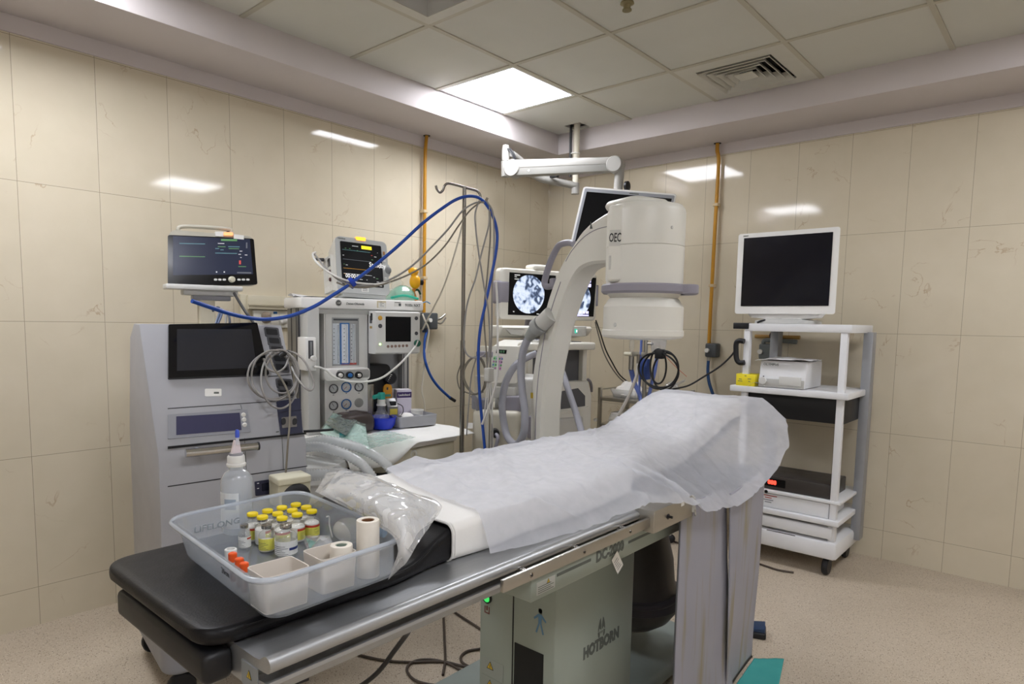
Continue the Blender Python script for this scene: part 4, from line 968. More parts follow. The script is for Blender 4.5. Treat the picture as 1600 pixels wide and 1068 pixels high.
B().sphere((0, 0, 0), .018, .5, 1, 1.1, 18).build('rotary_knob', mat('knob_mid_grey', '#7b7d7f', .45), PM, M=WM @ Matrix.Translation(c+nrm*.006))
mquad(.915, .955, .185, .245, .004, .006, .005).build('amber_label', mat('brown_key', '#9a6f43', .5), PM, M=WM)
for v in (.30, .345, .66, .71, .755): mquad(.915, .955, v, v+.03, .004, .006, .004).build('key', M_mlg, PM, M=WM)
mquad(.10, .93, 1.0, 1.065, -.16, -.006, .02).build('stand_foot', M_monf, PM, M=WM)
# module rack on its left flank
def side(d0, d1, v0, v1, off, m_, nm, par=PM):
    P = [(d0, v0), (d1, v0), (d1, v1), (d0, v1)]
    rr = [[lerp4(.02, v)+nrm*d+Vector((0, -o, 0)) for d, v in P] for o in (-.01, off)]
    return B().loft(rr).build(nm, m_, par, M=WM)
side(-.165, -.045, .30, .94, .018, M_mon, 'module_rack')
side(-.155, -.065, .33, .50, .022, M_mg, 'connector_panel')
side(-.15, -.10, .50, .72, .020, M_mlg, 'module')
side(-.085, -.055, .36, .50, .022, M_dgrey, 'socket_block')
for v in (.60, .74): 
    c = lerp4(.02, v)+nrm*-.06+Vector((0, -.02, 0)); B().lathe([(0, .006), (.009, .006), (.011, 0), (0, 0)], (0, 0, 0), 14, 'y', M=Matrix.Rotation(R(180), 4, 'Z')).build('socket', mat('maroon_socket', '#4c2529', .4), PM, M=WM @ Matrix.Translation(c))
side(-.155, -.09, .84, .92, .0195, M_white, 'side_sticker')
c = lerp4(.02, .345)+nrm*-.12+Vector((0, -.03, 0)); B().cyl(c, c+Vector((.01, -.05, .0)), .010, .006, n=12).build('cable_plug', M_dgrey, PM, M=WM)
# oxygen mask and yellow regulator on the shelf
q = at(628, 458, 'x', -.58)
OM = thing('oxygen_mask', 'clear teal oxygen mask lying on the machine top by the yellow valve', 'oxygen mask', MM @ Vector((-.58, .235, 1.486)), -14); WO = W(OM) @ MM
M_tclear = clear_mat('teal_clear_vinyl', '#86dcc6', .26, .12, 1.0)
B().loft([[(x*s_-.60, y*s_*1.05+.235+dx, z) for x, y in rrect(.14, .165, .06, n=6)] for s_, z, dx in ((.96, 1.488, 0), (1.0, 1.50, 0), (.82, 1.535, .01), (.45, 1.565, .02), (.20, 1.575, .02))], caps=False).build('mask_shell', M_tclear, OM, M=WO, solid=.002)
B().tube([(-.53, .15, 1.50), (-.53, .23, 1.515), (-.53, .315, 1.50)], .007, n=8).build('seal_rim', mat('teal_green_vinyl', '#25a287', .4), OM, M=WO)
B().lathe([(.03, 1.55), (.034, 1.56), (.034, 1.59), (.022, 1.605), (.022, 1.625), (.012, 1.63)], (-.63, .235, 0), 20).build('clear_cup', M_glass, OM, M=WO)
B().sphere((-.655, .205, 1.53), .030, 1, 1.1, .9, 16).build('clear_reservoir', M_glass, OM, M=WO)
YR = thing('gas_regulator', 'yellow gas outlet probe with a black knob on the machine top', 'gas valve', MM @ Vector((-.60, .25, 1.486)), -14); WY_ = W(YR) @ MM
M_vyel = mat('valve_yellow', '#e9a90c', .35)
c1, c2 = at(646, 424, 'x', -.60), at(648.5, 440, 'x', -.60)
B().sphere(c1, .026, .9, 1.2, .9, 18).build('upper_bulb', M_vyel, YR, M=WY_)
B().tube([c1, (c1+c2)/2, c2], [.02, .016, .022], n=14, sub=0).build('neck', M_vyel, YR, M=WY_)
B().sphere(c2, .036, .9, .9, 1.15, 20).build('lower_bulb', M_vyel, YR, M=WY_)
d_ = c2+Vector((.012, .040, 0))
kb = B().cyl(c2, d_+(d_-c2)*.10, .018, n=18).build('black_knob', M_black, YR, M=WY_)
B().cyl(d_+(d_-c2)*.10, d_+(d_-c2)*.22, .010, n=14).build('knob_tip', mat('orange_tip', '#d0762a', .4), YR, M=WY_)
c3 = at(646, 456, 'x', -.60)
B().tube([c2+Vector((0, 0, -.03)), c3, Vector((c3.x, c3.y+.015, 1.492))], [.012, .009, .014], n=12, sub=4).build('stem', mat('amber_stem', '#c9812c', .35), YR, M=WY_)
B().tube([c3+Vector((0, .005, .01)), c3+Vector((0, .03, .012)), c3+Vector((0, .045, -.012))], .006, n=8).build('green_strap', mat('dark_green', '#20513c', .5), YR, M=WY_)
# crumpled paper on the left end of the shelf
pq = [tuple((MM @ Vector((a, b_, 0)))[:2]) for a, b_ in ((-.735, -.36), (-.56, -.365), (-.56, -.18), (-.735, -.18))]
def paper(s, t):
    a = Vector(pq[0]).lerp(Vector(pq[1]), s); b_ = Vector(pq[3]).lerp(Vector(pq[2]), s); p_ = a.lerp(b_, t)
    return Vector((p_.x, p_.y, 1.489+.035*abs(noise.noise(Vector((p_.x*9, p_.y*9, 2))))*(1.2-t)))
o = B().grid(paper, 16, 16).build('crumpled_paper', mat('thin_white_paper', '#dfdfe0', .8), None, smooth=40); tag(o, 'crumpled white paper on the left end of the machine top', 'paper')
FA_at = lambda px, py, v, f=at: f(px, py, 'x', v)
at = at_world
# ------------------------------------------------------------------ clutter on the machine's work surface (all standing on z = .79)
ZW = .791
M_cloth = mat('white_cloth', '#ebeae6', .9, var=.03, scale=30, bump=.15, bscale=18)
def cloth_pt(s, t):
    # s along the machine, t from the back to the front, the front hanging down at the left
    y = -.42+s*.80; x = -.48+t*.44
    z = ZW+.003+.007*abs(noise.noise(Vector((x*7, y*6, 1.3))))
    hang = max(0, t-.86)/.14
    if hang > 0:
        dpt = .075*ss(.62, .30, s) if False else (.085*(1-ss(.28, .50, s))+.012)
        x += .012*hang; z -= dpt*hang**1.3
        y += .02*hang*noise.noise(Vector((y*9, 2, 5)))
    return (x, y, z)
wc = B().grid(cloth_pt, 46, 30).build('work_surface_cloth', M_cloth, None, smooth=60, solid=.002, off=1.0)
tag(wc, 'white cloth spread over the anaesthesia machine work surface, a corner hanging down', 'cloth')
def atz(px, py, z=ZW): return at(px, py, 'z', z)
# steel instrument tray with bowls
c = atz(648, 668); IT = thing('instrument_tray', 'grey open instrument tray on the machine work surface, at its right end', 'tray', (c.x-.06, c.y+.012, ZW+.012), -8); WI = W(IT)
B().loft([[(x, y, z) for x, y in rrect(.20-d, .245-d, .012, n=4)] for z, d in ((0, .01), (.058, 0), (.060, .004), (.058, .008), (.004, .018))], caps=True).build('tray_body', mat('grey_tray_plastic', '#a4a5aa', .4), IT)
B().box(-.095, .095, .028, .030, .004, .057).build('divider', mat('grey_tray_plastic', '#a4a5aa', .4), IT)
def cup(label, px, py, r, h, z, m=None, shape='cup'):
    q = at(px, py, 'z', z)
    p_ = [(0, .001), (r*.8, .001), (r, h-.006), (r*1.06, h-.005), (r*1.06, h), (r*.97, h), (r*.78, .004), (0, .004)] if shape == 'cup' else [(0, 0), (r*.5, .002), (r, h*.6), (r*.8, h*.9), (0, h)]
    return tag(B().lathe(p_, (q.x, q.y, z), 24).build('plastic_cup' if shape == 'cup' else 'gauze_ball', m or M_white), label, 'cup' if shape == 'cup' else 'gauze')
q = IT.location
tag(B().lathe([(0, .0), (.030, .0), (.034, .044), (.037, .045), (.037, .052), (.033, .052), (.029, .004), (0, .004)], (q.x-.02, q.y+.075, q.z+.022), 24).build('plastic_cup', M_white), 'white plastic cup standing in the right of the grey instrument tray', 'cup')
tag(B().sphere((q.x-.015, q.y-.01, q.z+.042), .040, 1, 1.1, .55, 18).build('gauze_ball', M_sheet), 'white rounded gauze pad in the grey instrument tray', 'gauze')
for i, (a, b_) in enumerate((((-.06, -.08, .05), (.05, -.02, .062)), ((-.04, -.10, .045), (.06, -.06, .06)))):
    o = B().box(-.065, .065, -.009, .009, -.001, .001).build('steel_spatula', M_steel, None, M=None); o.location = q+Vector((-.01, -.045-.03*i, .050)); o.rotation_euler = (R(12), R(6+8*i), R(68+20*i))
    tag(o, ['steel blade lying across the left of the instrument tray', 'steel blade leaning over the near edge of the instrument tray'][i], 'instrument')
# blue bowl with a clear bottle, teal valve
c = at(600, 664, 'x', -.395); BB = thing('blue_bowl', 'blue plastic bowl on the machine work surface beside the dark cuff bag', 'bowl', (c.x, c.y-.012, ZW+.011), 0)
B().lathe([(0, 0), (.052, .0), (.066, .020), (.074, .058), (.077, .060), (.077, .064), (.070, .062), (.060, .022), (.048, .006), (0, .006)], n=30).build('bowl_body', mat('royal_blue_plastic', '#1f37c2', .32), BB)
RB = thing('resuscitation_valve', 'clear bottle shaped valve with a teal cap sitting in the blue bowl', 'valve', (BB.location.x, BB.location.y-.005, ZW+.022), 0)
B().lathe([(0, 0), (.040, 0), (.046, .02), (.040, .06), (.024, .085), (.021, .10), (.021, .118), (0, .118)], n=24).build('clear_body', M_glass, RB)
B().lathe([(0, .112), (.026, .112), (.026, .120), (.022, .124), (.022, .142), (.018, .146), (0, .146)], n=22).build('collar', M_mlg, RB)
B().lathe([(0, .146), (.020, .146), (.020, .178), (.016, .182), (0, .182)], n=20).build('teal_cap', M_teal, RB)
B().cyl((0, .005, .168), (.01, -.058, .162), .011, n=14).build('teal_spout', M_teal, RB)
# dark cuff bag
c = at(549, 655, 'x', -.40); CB = thing('cuff_bag', 'dark brown padded cuff bag lying below the gauges', 'bag', (c.x, c.y, ZW+.011), 8)
B().loft([[(x, y*1.0, z) for x, y in rrect(.16-a, .225-a, .04, n=5)] for z, a in ((0, .03), (.012, .006), (.045, 0), (.085, .012), (.105, .05))]).build('bag_body', mat('dark_brown_vinyl', '#3f3634', .35, var=.15), CB, subsurf=1, smooth=60)
B().box(-.05, .05, .030, .075, .1015, .1035, .0004).build('pocket_flap', mat('brown_flap', '#4a403d', .4), CB)
for k in range(3): B().tube([(-.03+.02*k, -.06, .1035), (-.02+.02*k, -.04, .106), (-.03+.02*k, -.02, .1035)], .0018, n=5).build('embroidered_loop', mat('pale_print', '#8b817c', .6), CB)
# foil and pale green sterile pack leaning on the gauges
def quadf(P, f, n): 
    def g(s, t):
        p_ = (P[0]*(1-s)+P[1]*s)*(1-t)+(P[3]*(1-s)+P[2]*s)*t
        return p_+f(s, t, p_)
    return B().grid(g, n, n)
P4 = [at(500, 672, 'z', ZW+.045), at(577, 697, 'z', ZW+.030), at(571, 662, 'z', ZW+.070), at(519, 645, 'z', ZW+.12)]
SP = thing('sterile_pack', 'pale green pack with crumpled foil and film lying in front of the gauges', 'pack', (P4[0]+P4[2])/2, 0); WS = W(SP)
quadf(P4, lambda s, t, p_: Vector((.004*crumple(p_, 22), 0, .013*crumple(p_, 26)*min(1, 5*min(s, 1-s, t, 1-t)+.2))), 34).build('clear_wrap', clear_mat('greenish_film', '#bfe3da', .30, .08, 1.6), SP, M=WS, smooth=28)
Q4 = [p_+Vector((.0, .0, -.014)) for p_ in P4]
quadf(Q4, lambda s, t, p_: Vector((0, 0, .006*crumple(p_, 12))), 16).build('green_paper', mat('pale_green_paper', '#cfe3da', .7), SP, M=WS, smooth=60)
F4 = [P4[0].lerp(P4[3], .35)+Vector((.004, 0, .004)), P4[0].lerp(P4[1], .55)+Vector((0, 0, .012)), P4[3].lerp(P4[2], .75)+Vector((0, 0, .004)), P4[3]+Vector((0, .01, .0))]
quadf(F4, lambda s, t, p_: Vector((.003*crumple(p_, 40), 0, .009*crumple(p_, 45))), 26).build('foil', mat('silver_foil', '#c9d4d0', .16, .95, var=.2, scale=40), SP, M=WS, smooth=20)
G4 = [at(545, 690, 'z', ZW+.02), at(575, 702, 'z', ZW+.016), at(650, 683, 'z', ZW+.014), at(600, 672, 'z', ZW+.03)]
gs = quadf(G4, lambda s, t, p_: Vector((0, 0, .010*crumple(p_, 26))), 24).build('green_film', clear_mat('green_tissue', '#c4e6da', .5, .25, .9), None, smooth=50)
tag(gs, 'crumpled pale green film lying on the white work surface cloth', 'film')
c = at(536, 690, 'z', .80); o = B().cyl((c.x, c.y, .800), (c.x, c.y, .843), .017, n=18).build('teal_connector', mat('deep_teal', '#1b7f84', .4)); tag(o, 'short deep teal tube connector beside the pale green pack', 'connector')
# lilac carton, grey box with yellow sticker
c = at(629, 645, 'x', -.50); CT = thing('glove_carton', 'white and purple carton standing behind the grey instrument tray', 'carton', (c.x, c.y, ZW+.011), -24)
B().box(-.035, .035, -.042, .042, 0, .185, .001).build('carton_body', mat('lilac_card', '#ddd7e8', .6), CT)
B().box(.035, .0355, -.042, .042, .142, .174).build('purple_band', mat('purple_print', '#43306b', .6), CT)
B().box(.035, .0355, -.042, .042, .035, .039).build('purple_line', mat('purple_print', '#43306b', .6), CT)
words('Leukoband', .017, M_white, CT, (.0358, .0, .158), bold=.0004, sx=.9)
B().box(-.030, .034, -.040, .040, .1855, .187).build('carton_flap', mat('white_card', '#e7e4ea', .7), CT)
c = at(611, 648, 'x', -.455); GB = thing('sensor_box', 'small grey box with a yellow sticker beside the blue bowl', 'box', (c.x, c.y, ZW+.011), -20)
B().prism([(-.02, 0), (.03, 0), (.03, .105), (-.02, .145)], 'y', -.030, .030, .002).build('box_body', mat('grey_metal_paint', '#8f8f8d', .4, .3), GB)
B().box(.03, .0305, -.016, .026, .062, .092).build('yellow_sticker', mat('pale_yellow_sticker', '#dfcf5a', .5), GB)
B().box(-.004, .024, -.010, .022, .108, .132, .003).build('black_clip', M_black, GB)
B().tube([(.02, .03, .12), (.03, .055, .105), (.03, .06, .075), (.025, .05, .055)], .0025, n=6).build('black_lead', M_black, GB)

# ------------------------------------------------------------------ wide white corrugated hoses and the green tube by the bellows
M_hose = clear_mat('milky_hose', '#eceff0', .82, .25, .6)
def hose(pts, r, label, m, rib=.0022, g=None):
    P = catmull(pts, 22); b = B(); n = len(P)
    rad = [r+rib*math.cos(i*math.pi) for i in range(n)]
    t = b.bm
    b.tube(P, rad, n=14, sub=0); o = b.build('breathing_hose', m, None, smooth=70); return tag(o, label, 'hose', g)
hz = 'white breathing hoses by the bellows'
hose([(-.30, -.50, .80), (-.16, -.46, .83), (.0, -.38, .80), (.10, -.31, .72), (.13, -.28, .60)], .021, 'milky breathing hose arching down, the one nearest the cloth', M_hose, g=hz)
hose([(-.26, -.56, .79), (-.10, -.52, .815), (.06, -.45, .765), (.13, -.40, .66), (.15, -.37, .56)], .021, 'milky breathing hose arching down in front of the black knobs', M_hose, g=hz)
hose([(.02, -.72, .735), (.14, -.66, .755), (.26, -.585, .735), (.36, -.52, .66), (.40, -.48, .55)], .022, 'milky breathing hose lowest and nearest the plastic bag', M_hose, g=hz)
cable('oxygen_tube', [at(600, 716, 'x', -.085), at(607, 722, 'x', -.05), at(609, 735, 'x', -.03), at(604, 748, 'x', -.01), at(598, 765, 'x', 0)], .008, mat('dark_green_tube', '#17694e', .35), 'dark green oxygen tube looping from the machine port', 'tube', n=10)
cable('black_hose', [(-.30, -.60, .865), (-.22, -.50, .87), (-.2, -.40, .868)], .006, M_black, 'short black hose behind the breathing hoses', 'hose')
# ------------------------------------------------------------------ turned frames: lay a thing out along its own front
class Frame:
    def __init__(s, x, y, deg):
        s.deg = deg; s.M = Matrix.Translation((x, y, 0)) @ Matrix.Rotation(R(deg), 4, 'Z'); s.I = s.M.inverted()
    def ray(s, px, py): return s.I @ CAM, s.I.to_3x3() @ (FW + RT*((px-PPX)/FOC) - UP*((py-PPY)/FOC))
    def at(s, px, py, ax, val):
        o, d = s.ray(px, py); i = 'xyz'.index(ax); return o+d*((val-o[i])/d[i])
    def on(s, px, py, P, n):
        o, d = s.ray(px, py); return o+d*((Vector(P)-o).dot(n)/d.dot(n))
    def thing(s, name, label, cat, loc=(0, 0, 0), group=None):
        t = thing(name, label, cat, s.M @ Vector(loc), s.deg, group); return t, W(t) @ s.M
def slab(F, Pl, n, corners, d0, d1, r=0.0, k=4):
    """plate on the plane (Pl,n) whose corners (tl,tr,br,bl) are seen at the given photo pixels"""
    c = [F.on(x, y, Pl, n) for x, y in corners]
    def lp4(u, v): return (c[0].lerp(c[1], u)).lerp(c[3].lerp(c[2], u), v)
    pts = rrect(1, 1, r, .5, .5, n=k) if r else [(0, 0), (1, 0), (1, 1), (0, 1)]
    return B().loft([[lp4(u, v)+n*d for u, v in pts] for d in (d0, d1)])

# ------------------------------------------------------------------ grey ventilator workstation at the far left
FL = Frame(.15, -.76, -9.3)
WSn, WWS = FL.thing('ventilator_workstation', 'grey workstation with a dark touch screen and a column of module slots', 'workstation', (-.25, -.22, 0))
M_wsg = mat('workstation_grey', '#a9aab0', .42, var=.03)
M_wsd = mat('workstation_mid_grey', '#8c8d93', .45, var=.03)
M_navyp = mat('navy_plastic', '#2b2d45', .4)
M_gloss = mat('glossy_black_screen', '#101013', .14, var=.02)
M_dim = mat('unlit_touch_screen', '#2a2b30', .22, var=.03)
zt = FL.at(440, 508, 'x', -.05).z
eb = FL.at(479, 690, 'x', .0); yr = eb.y
xt = FL.at(440, 508, 'y', yr).x
TOPZ = FL.at(440, 508, 'y', yr).z
def xf(z): return xt+(0.0-xt)*min(1, max(0, (TOPZ-z)/(TOPZ-.90)))
yl = yr-.52
B().prism([(xt-.10, TOPZ), (xt, TOPZ), (0.0, .90), (.0, .46), (-.02, .42), (-.50, .42), (-.50, .95), (-.42, TOPZ-.05)], 'y', yl, yr, .006).build('cabinet', M_wsg, WSn, M=WWS)
B().prism(rrect(.50, .52, .06, -.27, yl+.26, n=5), 'z', .10, .42, .02, 3).build('lower_cabinet', M_wsd, WSn, M=WWS)
for x, y in ((-.05, yr-.06), (-.05, yl+.06), (-.48, yr-.06), (-.48, yl+.06)):
    B().lathe([(0, -.014), (.045, -.014), (.050, -.008), (.050, .008), (.045, .014), (0, .014)], (x, y, .05), 18, 'x').build('castor', M_black, WSn, M=WWS)
PT = Vector((xt, yr, TOPZ)); nT = Vector((TOPZ-.90, 0, 0.0-xt)); nT = Vector((TOPZ-.90, 0, -(xt-0.0))).normalized()
PB = Vector((0, yr, .6)); nB = Vector((1, 0, 0))
def up_(name, m, cs, d0=-.002, d1=.003, r=0.0, parent=None): return slab(FL, PT, nT, cs, d0, d1, r).build(name, m, parent or WSn, M=WWS)
def lo_(name, m, cs, d0=-.002, d1=.003, r=0.0, parent=None): return slab(FL, PB, nB, cs, d0, d1, r).build(name, m, parent or WSn, M=WWS)
tsn = up_('touch_screen', M_gloss, [(262, 509.5), (400, 506.5), (419, 587), (262, 593)], d1=.016, r=.02)
up_('display_area', M_dim, [(275, 517), (391, 517), (399, 577), (275, 582)], .016, .0165, 0, tsn)
SL = [(412, 512, 437, 527), (416.5, 526, 440, 540.5), (420, 539.5, 444, 553), (424, 554, 449, 568), (427, 567, 452.5, 582), (430, 592, 458, 607.5), (433.5, 607.5, 460.5, 622)]
for i, (a, b_, c_, d) in enumerate(SL):
    s_ = up_('module_slot', M_dgrey, [(a, b_-1), (c_-2.5, b_+.5), (c_, d), (a+2.5, d-1)], .0, .004, .14)
    up_('slot_recess', M_black, [(a+2.5, b_+1.8), (c_-5, b_+3), (c_-3, d-3), (a+4.5, d-4)], .004, .0048, .14, s_)
    if i in (2, 4, 5): up_('socket', M_gloss, [(a+13, b_+5), (a+18, b_+5), (a+19, b_+10), (a+14, b_+10)], .0048, .007, .45, s_)
up_('seam', M_black, [(419, 587.5), (455, 584.5), (455, 585.5), (419, 588.8)], .0, .0008)
up_('label_strip', M_white, [(320, 607), (346, 607), (346, 618.5), (320, 619)], .0, .0012, .1)
up_('label_print', M_letter, [(334, 612), (342, 612), (342, 615), (334, 615)], .0012, .0016)
up_('seam', M_black, [(262, 637.5), (431, 626), (431, 627), (262, 638.8)], .0, .0008)
up_('seam', M_black, [(262, 649), (335, 643), (376, 639), (376.3, 640), (335, 644), (262, 650)][:4], .0, .0008)
up_('seam', M_letter, [(375.5, 632), (376.4, 632), (378.4, 640), (377.5, 640)], .0, .0008)
lp_ = up_('control_display', M_wsd, [(262, 648), (386, 639.5), (391.5, 675), (262, 686)], .0, .004, .02)
up_('display_glass', mat('lcd_slate_blue', '#3b3b57', .25), [(275, 651), (374, 645), (377, 672), (275, 680)], .004, .0048, .0, lp_)
for px, py in ((379.8, 648.5), (380.7, 656), (381.6, 664)):
    c = FL.on(px, py, PT, nT); B().lathe([(0, .006), (.007, .005), (.009, .0), (0, 0)], (0, 0, 0), 18, 'x').build('round_button', M_white, lp_, M=WWS @ Matrix.Translation(c+nT*.004))
nv = up_('port_module', M_navyp, [(431.5, 627.5), (468, 622.5), (472.5, 677), (438.5, 681)], .0, .006, .02)
up_('port_plate', mat('port_grey', '#7a7672', .4, .4), [(439, 653), (462, 650.5), (463, 667), (440, 669.5)], .006, .008, .04, nv)
for a in (441.5, 459): up_('port_socket', M_black, [(a-3.5, 655), (a+3.5, 654), (a+4, 664), (a-3, 665)], .008, .011, .4, nv)
up_('module_seam', mat('navy_dark', '#1f2032', .4), [(434, 644), (470, 640.5), (470.1, 641.4), (434.1, 645)], .006, .0068, 0, nv)
lo_('step_seam', M_black, [(262, 697), (478, 675), (478, 677.8), (262, 701)], .0, .003)
hb2 = B(); c0, c1 = FL.on(290, 708, PB+Vector((.05, 0, 0)), nB), FL.on(402, 696.5, PB+Vector((.05, 0, 0)), nB)
hb2.cyl(c0, c1, .0145, n=20); hbar = hb2.build('handle_bar', M_chrome, WSn, M=WWS)
B().cyl(c1, c1+Vector((.0, .006, 0)), .0155, n=20).build('end_cap', M_black, hbar, M=WWS)
for f in (.2, .75): B().cyl(c0.lerp(c1, f), c0.lerp(c1, f)+Vector((-.06, 0, 0)), .008, n=12).build('bracket', M_wsd, hbar, M=WWS)
for cs in ([(262, 757), (395, 741), (480, 727), (480, 728.5), (395, 742.5), (262, 759)],):
    lo_('drawer_seam', M_black, [(262, 759), (480, 727), (480, 728.3), (262, 760.5)], .0, .0012)
lo_('seam', M_letter, [(381.5, 684), (382.4, 684), (386, 742), (385, 742)], .0, .0006)
lo_('seam', M_letter, [(440, 681), (441, 681), (443.6, 734), (442.8, 734)], .0, .0006)
nd = lo_('battery_display', M_navyp, [(397.5, 752), (440, 745), (441, 768), (399, 774)], .0, .005, .03)
lo_('display_glass', mat('dark_navy_glass', '#171a2c', .2), [(408, 755), (424, 752), (424.5, 764), (408.5, 767)], .005, .0056, .1, nd)
lo_('button_surround', M_mlg, [(431.5, 749), (438.5, 748), (438.5, 763), (431.8, 764)], .005, .007, .4, nd)
for py in (752, 760): lo_('button', M_navyp, [(433, py-2.6), (437.2, py-2.9), (437.3, py+2), (433.1, py+2.3)], .007, .009, .4, nd)
for py in (754, 762): lo_('indicator', G_w, [(401, py), (404, py-.4), (404, py+.4), (401, py+.8)], .005, .0055, 0, nd)
up_('maker_mark', M_letter, [(431, 673.6), (436, 673), (436, 675), (431, 675.6)], .0, .0006, .3)
# beige circuit valve block at its right foot
q0 = FL.on(461, 770, Vector((.13, 0, 0)), nB)
VB = thing('valve_block', 'small cream and black pedal like block beside the workstation foot', 'valve block', FL.M @ Vector((.13, q0.y, 0)), -9.3); WVB = W(VB) @ FL.M
z0 = q0.z
B().box(.04, .14, q0.y-.065, q0.y+.06, z0+.035, z0+.062, .006, 3).build('lid', mat('cream_enamel', '#d3cfb8', .4), VB, M=WVB)
B().prism([(y+q0.y, z+z0) for y, z in rrect(.120, .11, .02, .0, -.005, n=4)], 'x', .03, .13, .004).build('block_body', mat('cream_enamel_dark', '#bdb9a2', .45), VB, M=WVB)
B().lathe([(0, .012), (.040, .010), (.055, 0), (0, 0)], (.13, q0.y+.005, z0-.02), 26, 'x').build('black_dome', M_black, VB, M=WVB)
B().box(.04, .12, q0.y-.05, q0.y+.05, .0, z0-.055, .004).build('stand', M_dgrey, VB, M=WVB)

# ------------------------------------------------------------------ patient monitor on a roll stand behind the workstation
q = at(335, 400, 'x', -.60)
FM = Frame(q.x, q.y, -14)
def fm(px, py): return FM.at(px, py, 'x', 0)
a, b_, c_, d = fm(335, 372), fm(399.5, 372), fm(404, 448), fm(335, 449)
wv = b_.y; yl2 = wv-.36
MS, WMS = FM.thing('bedside_monitor', 'black fronted monitor with dark trend screen and amber lamp, far left', 'monitor', (-.06, (wv+yl2)/2, fm(340, 449).z))
zt2, zb2 = fm(370, 366).z, fm(370, 446).z
sl = .012
B().loft([[(x+(z-zb2)*-.12, yl2+(y-0)*1.0, z) for y, z in rrect(.36-2*s_, zt2-zb2-2*s_, .03, .18, (zt2+zb2)/2, n=5)] for x, s_ in ((0, 0), (-.03, .0), (-.05, .01), (-.11, .03))]).build('casing', mat('monitor_taupe', '#b5b1a4', .42), MS, M=WMS)
nM = Vector((1, 0, .12)).normalized(); PM_ = Vector((0, 0, zb2))
def ms(name, m, cs, d0=-.001, d1=.003, r=0.0, parent=None): return slab(FM, PM_, nM, cs, d0, d1, r).build(name, m, parent or MS, M=WMS)
fr = ms('front_glass', M_gloss, [(262, 367), (396, 373), (402, 444.5), (262, 449)], .0, .005, .03)
sc2 = ms('screen', mat('dim_navy_screen', '#1d2130', .2, emit='#20263a', estr=.35), [(270, 369), (390, 374), (395, 428.5), (270, 430)], .005, .0058, .0, fr)
for (x0, y0_, x1_, y1_, m_) in ((345, 373.5, 370, 376.5, G_g), (340, 380, 350, 381, G_w), (340, 385, 352, 386, G_g), (336, 395, 370, 396, G_c), (356, 385, 374, 386, G_c), (357, 388, 373, 389, G_g), (374, 392, 378, 393, G_w), (372, 397, 376, 398, G_w), (382, 398, 386, 399, G_w), (384, 379, 386, 388, mat('dim_grey_trace', '#5c6066', .5)), (373, 407, 376, 413, mat('lit_red', '#9c3b35', .4)), (375, 402, 377, 403, G_w), (372, 416, 384, 417, G_g), (370, 425, 392, 427, mat('dim_grey_trace', '#5c6066', .5)), (337, 424, 339, 426, G_w), (349, 424, 351, 426, G_w), (336, 388, 342, 389, G_c), (344, 390, 349, 391, G_c), (280, 380, 320, 381, G_c), (280, 400, 320, 401, G_g)):
    ms('readout', m_, [(x0, y0_), (x1_, y0_+(x1_-x0)*.02), (x1_, y1_+(x1_-x0)*.02), (x0, y1_)], .0058, .0062, 0, sc2)
for px in (336.5, 343, 350, 373, 379.8, 386.8): ms('front_key', M_mlg, [(px-2.6, 435.3), (px+2.6, 435.6), (px+2.6, 438.6), (px-2.6, 438.4)], .005, .008, .3, fr)
c = FM.on(361.5, 436.7, PM_, nM); B().lathe([(0, .022), (.010, .021), (.0135, .016), (.0145, 0), (0, 0)], (0, 0, 0), 22, 'x').build('rotary_knob', mat('cream_knob', '#dcd8c4', .35), fr, M=WMS @ Matrix.Translation(c+nM*.005))
ms('alarm_lamp', mat('peach_lamp', '#f2b184', .35, emit='#ff9d5a', estr=.5), [(349, 363), (363.5, 363.5), (363.5, 368.5), (349, 368)], -.01, .010, .15)
ms('tape_strip', M_white, [(336, 362), (348.5, 362.5), (348.5, 370), (336, 369)], -.008, .008)
ms('tape_strip', M_white, [(364.5, 366), (380.5, 368), (380.5, 374.5), (364.5, 373)], -.004, .0075)
hq = [fm(285, 365)+Vector((-.06, 0, 0)), fm(285, 352)+Vector((-.06, 0, 0)), fm(330, 353)+Vector((-.06, 0, 0)), fm(362, 356)+Vector((-.06, 0, 0)), fm(366, 360)+Vector((-.06, 0, 0)), fm(366, 370)+Vector((-.06, 0, 0))]
B().tube(hq, .009, n=10, sub=5).build('carry_handle', mat('monitor_taupe', '#b5b1a4', .42), MS, M=WMS)
ms('navy_clip', M_navyp, [(357, 358), (362, 358), (362, 364), (357, 364)], -.05, -.03)
RS, WRS = FM.thing('monitor_stand', 'beige roll stand with a grey clamp holding the far left monitor', 'stand', (-.06, fm(325, 480).y, 0))
yc_ = fm(325, 480).y
B().box(-.09, .02, yc_-.17, fm(378, 455).y, zb2-.026, zb2-.004, .004).build('mount_plate', M_mlg, RS, M=WRS)
B().box(-.08, .0, yc_-.10, fm(372, 460).y, zb2-.050, zb2-.024, .006).build('clamp', M_mg, RS, M=WRS)
B().box(-.07, -.01, yc_-.06, fm(362, 465).y, zb2-.072, zb2-.048, .006).build('clamp', M_wsd, RS, M=WRS)
B().box(-.065, -.015, yc_-.035, yc_+.035, .06, zb2-.06, .01, 3).build('post', mat('stand_beige', '#c4bda9', .45), RS, M=WRS)
for k in range(5):
    a_ = 2*math.pi*k/5
    B().tube([(-.04, yc_, .075), (-.04+.22*math.cos(a_), yc_+.22*math.sin(a_), .065)], [.022, .014], n=10, sub=0).build('foot', M_wsd, RS, M=WRS)
    B().sphere((-.04+.22*math.cos(a_), yc_+.22*math.sin(a_), .03), .03, n=12).build('castor', M_black, RS, M=WRS)

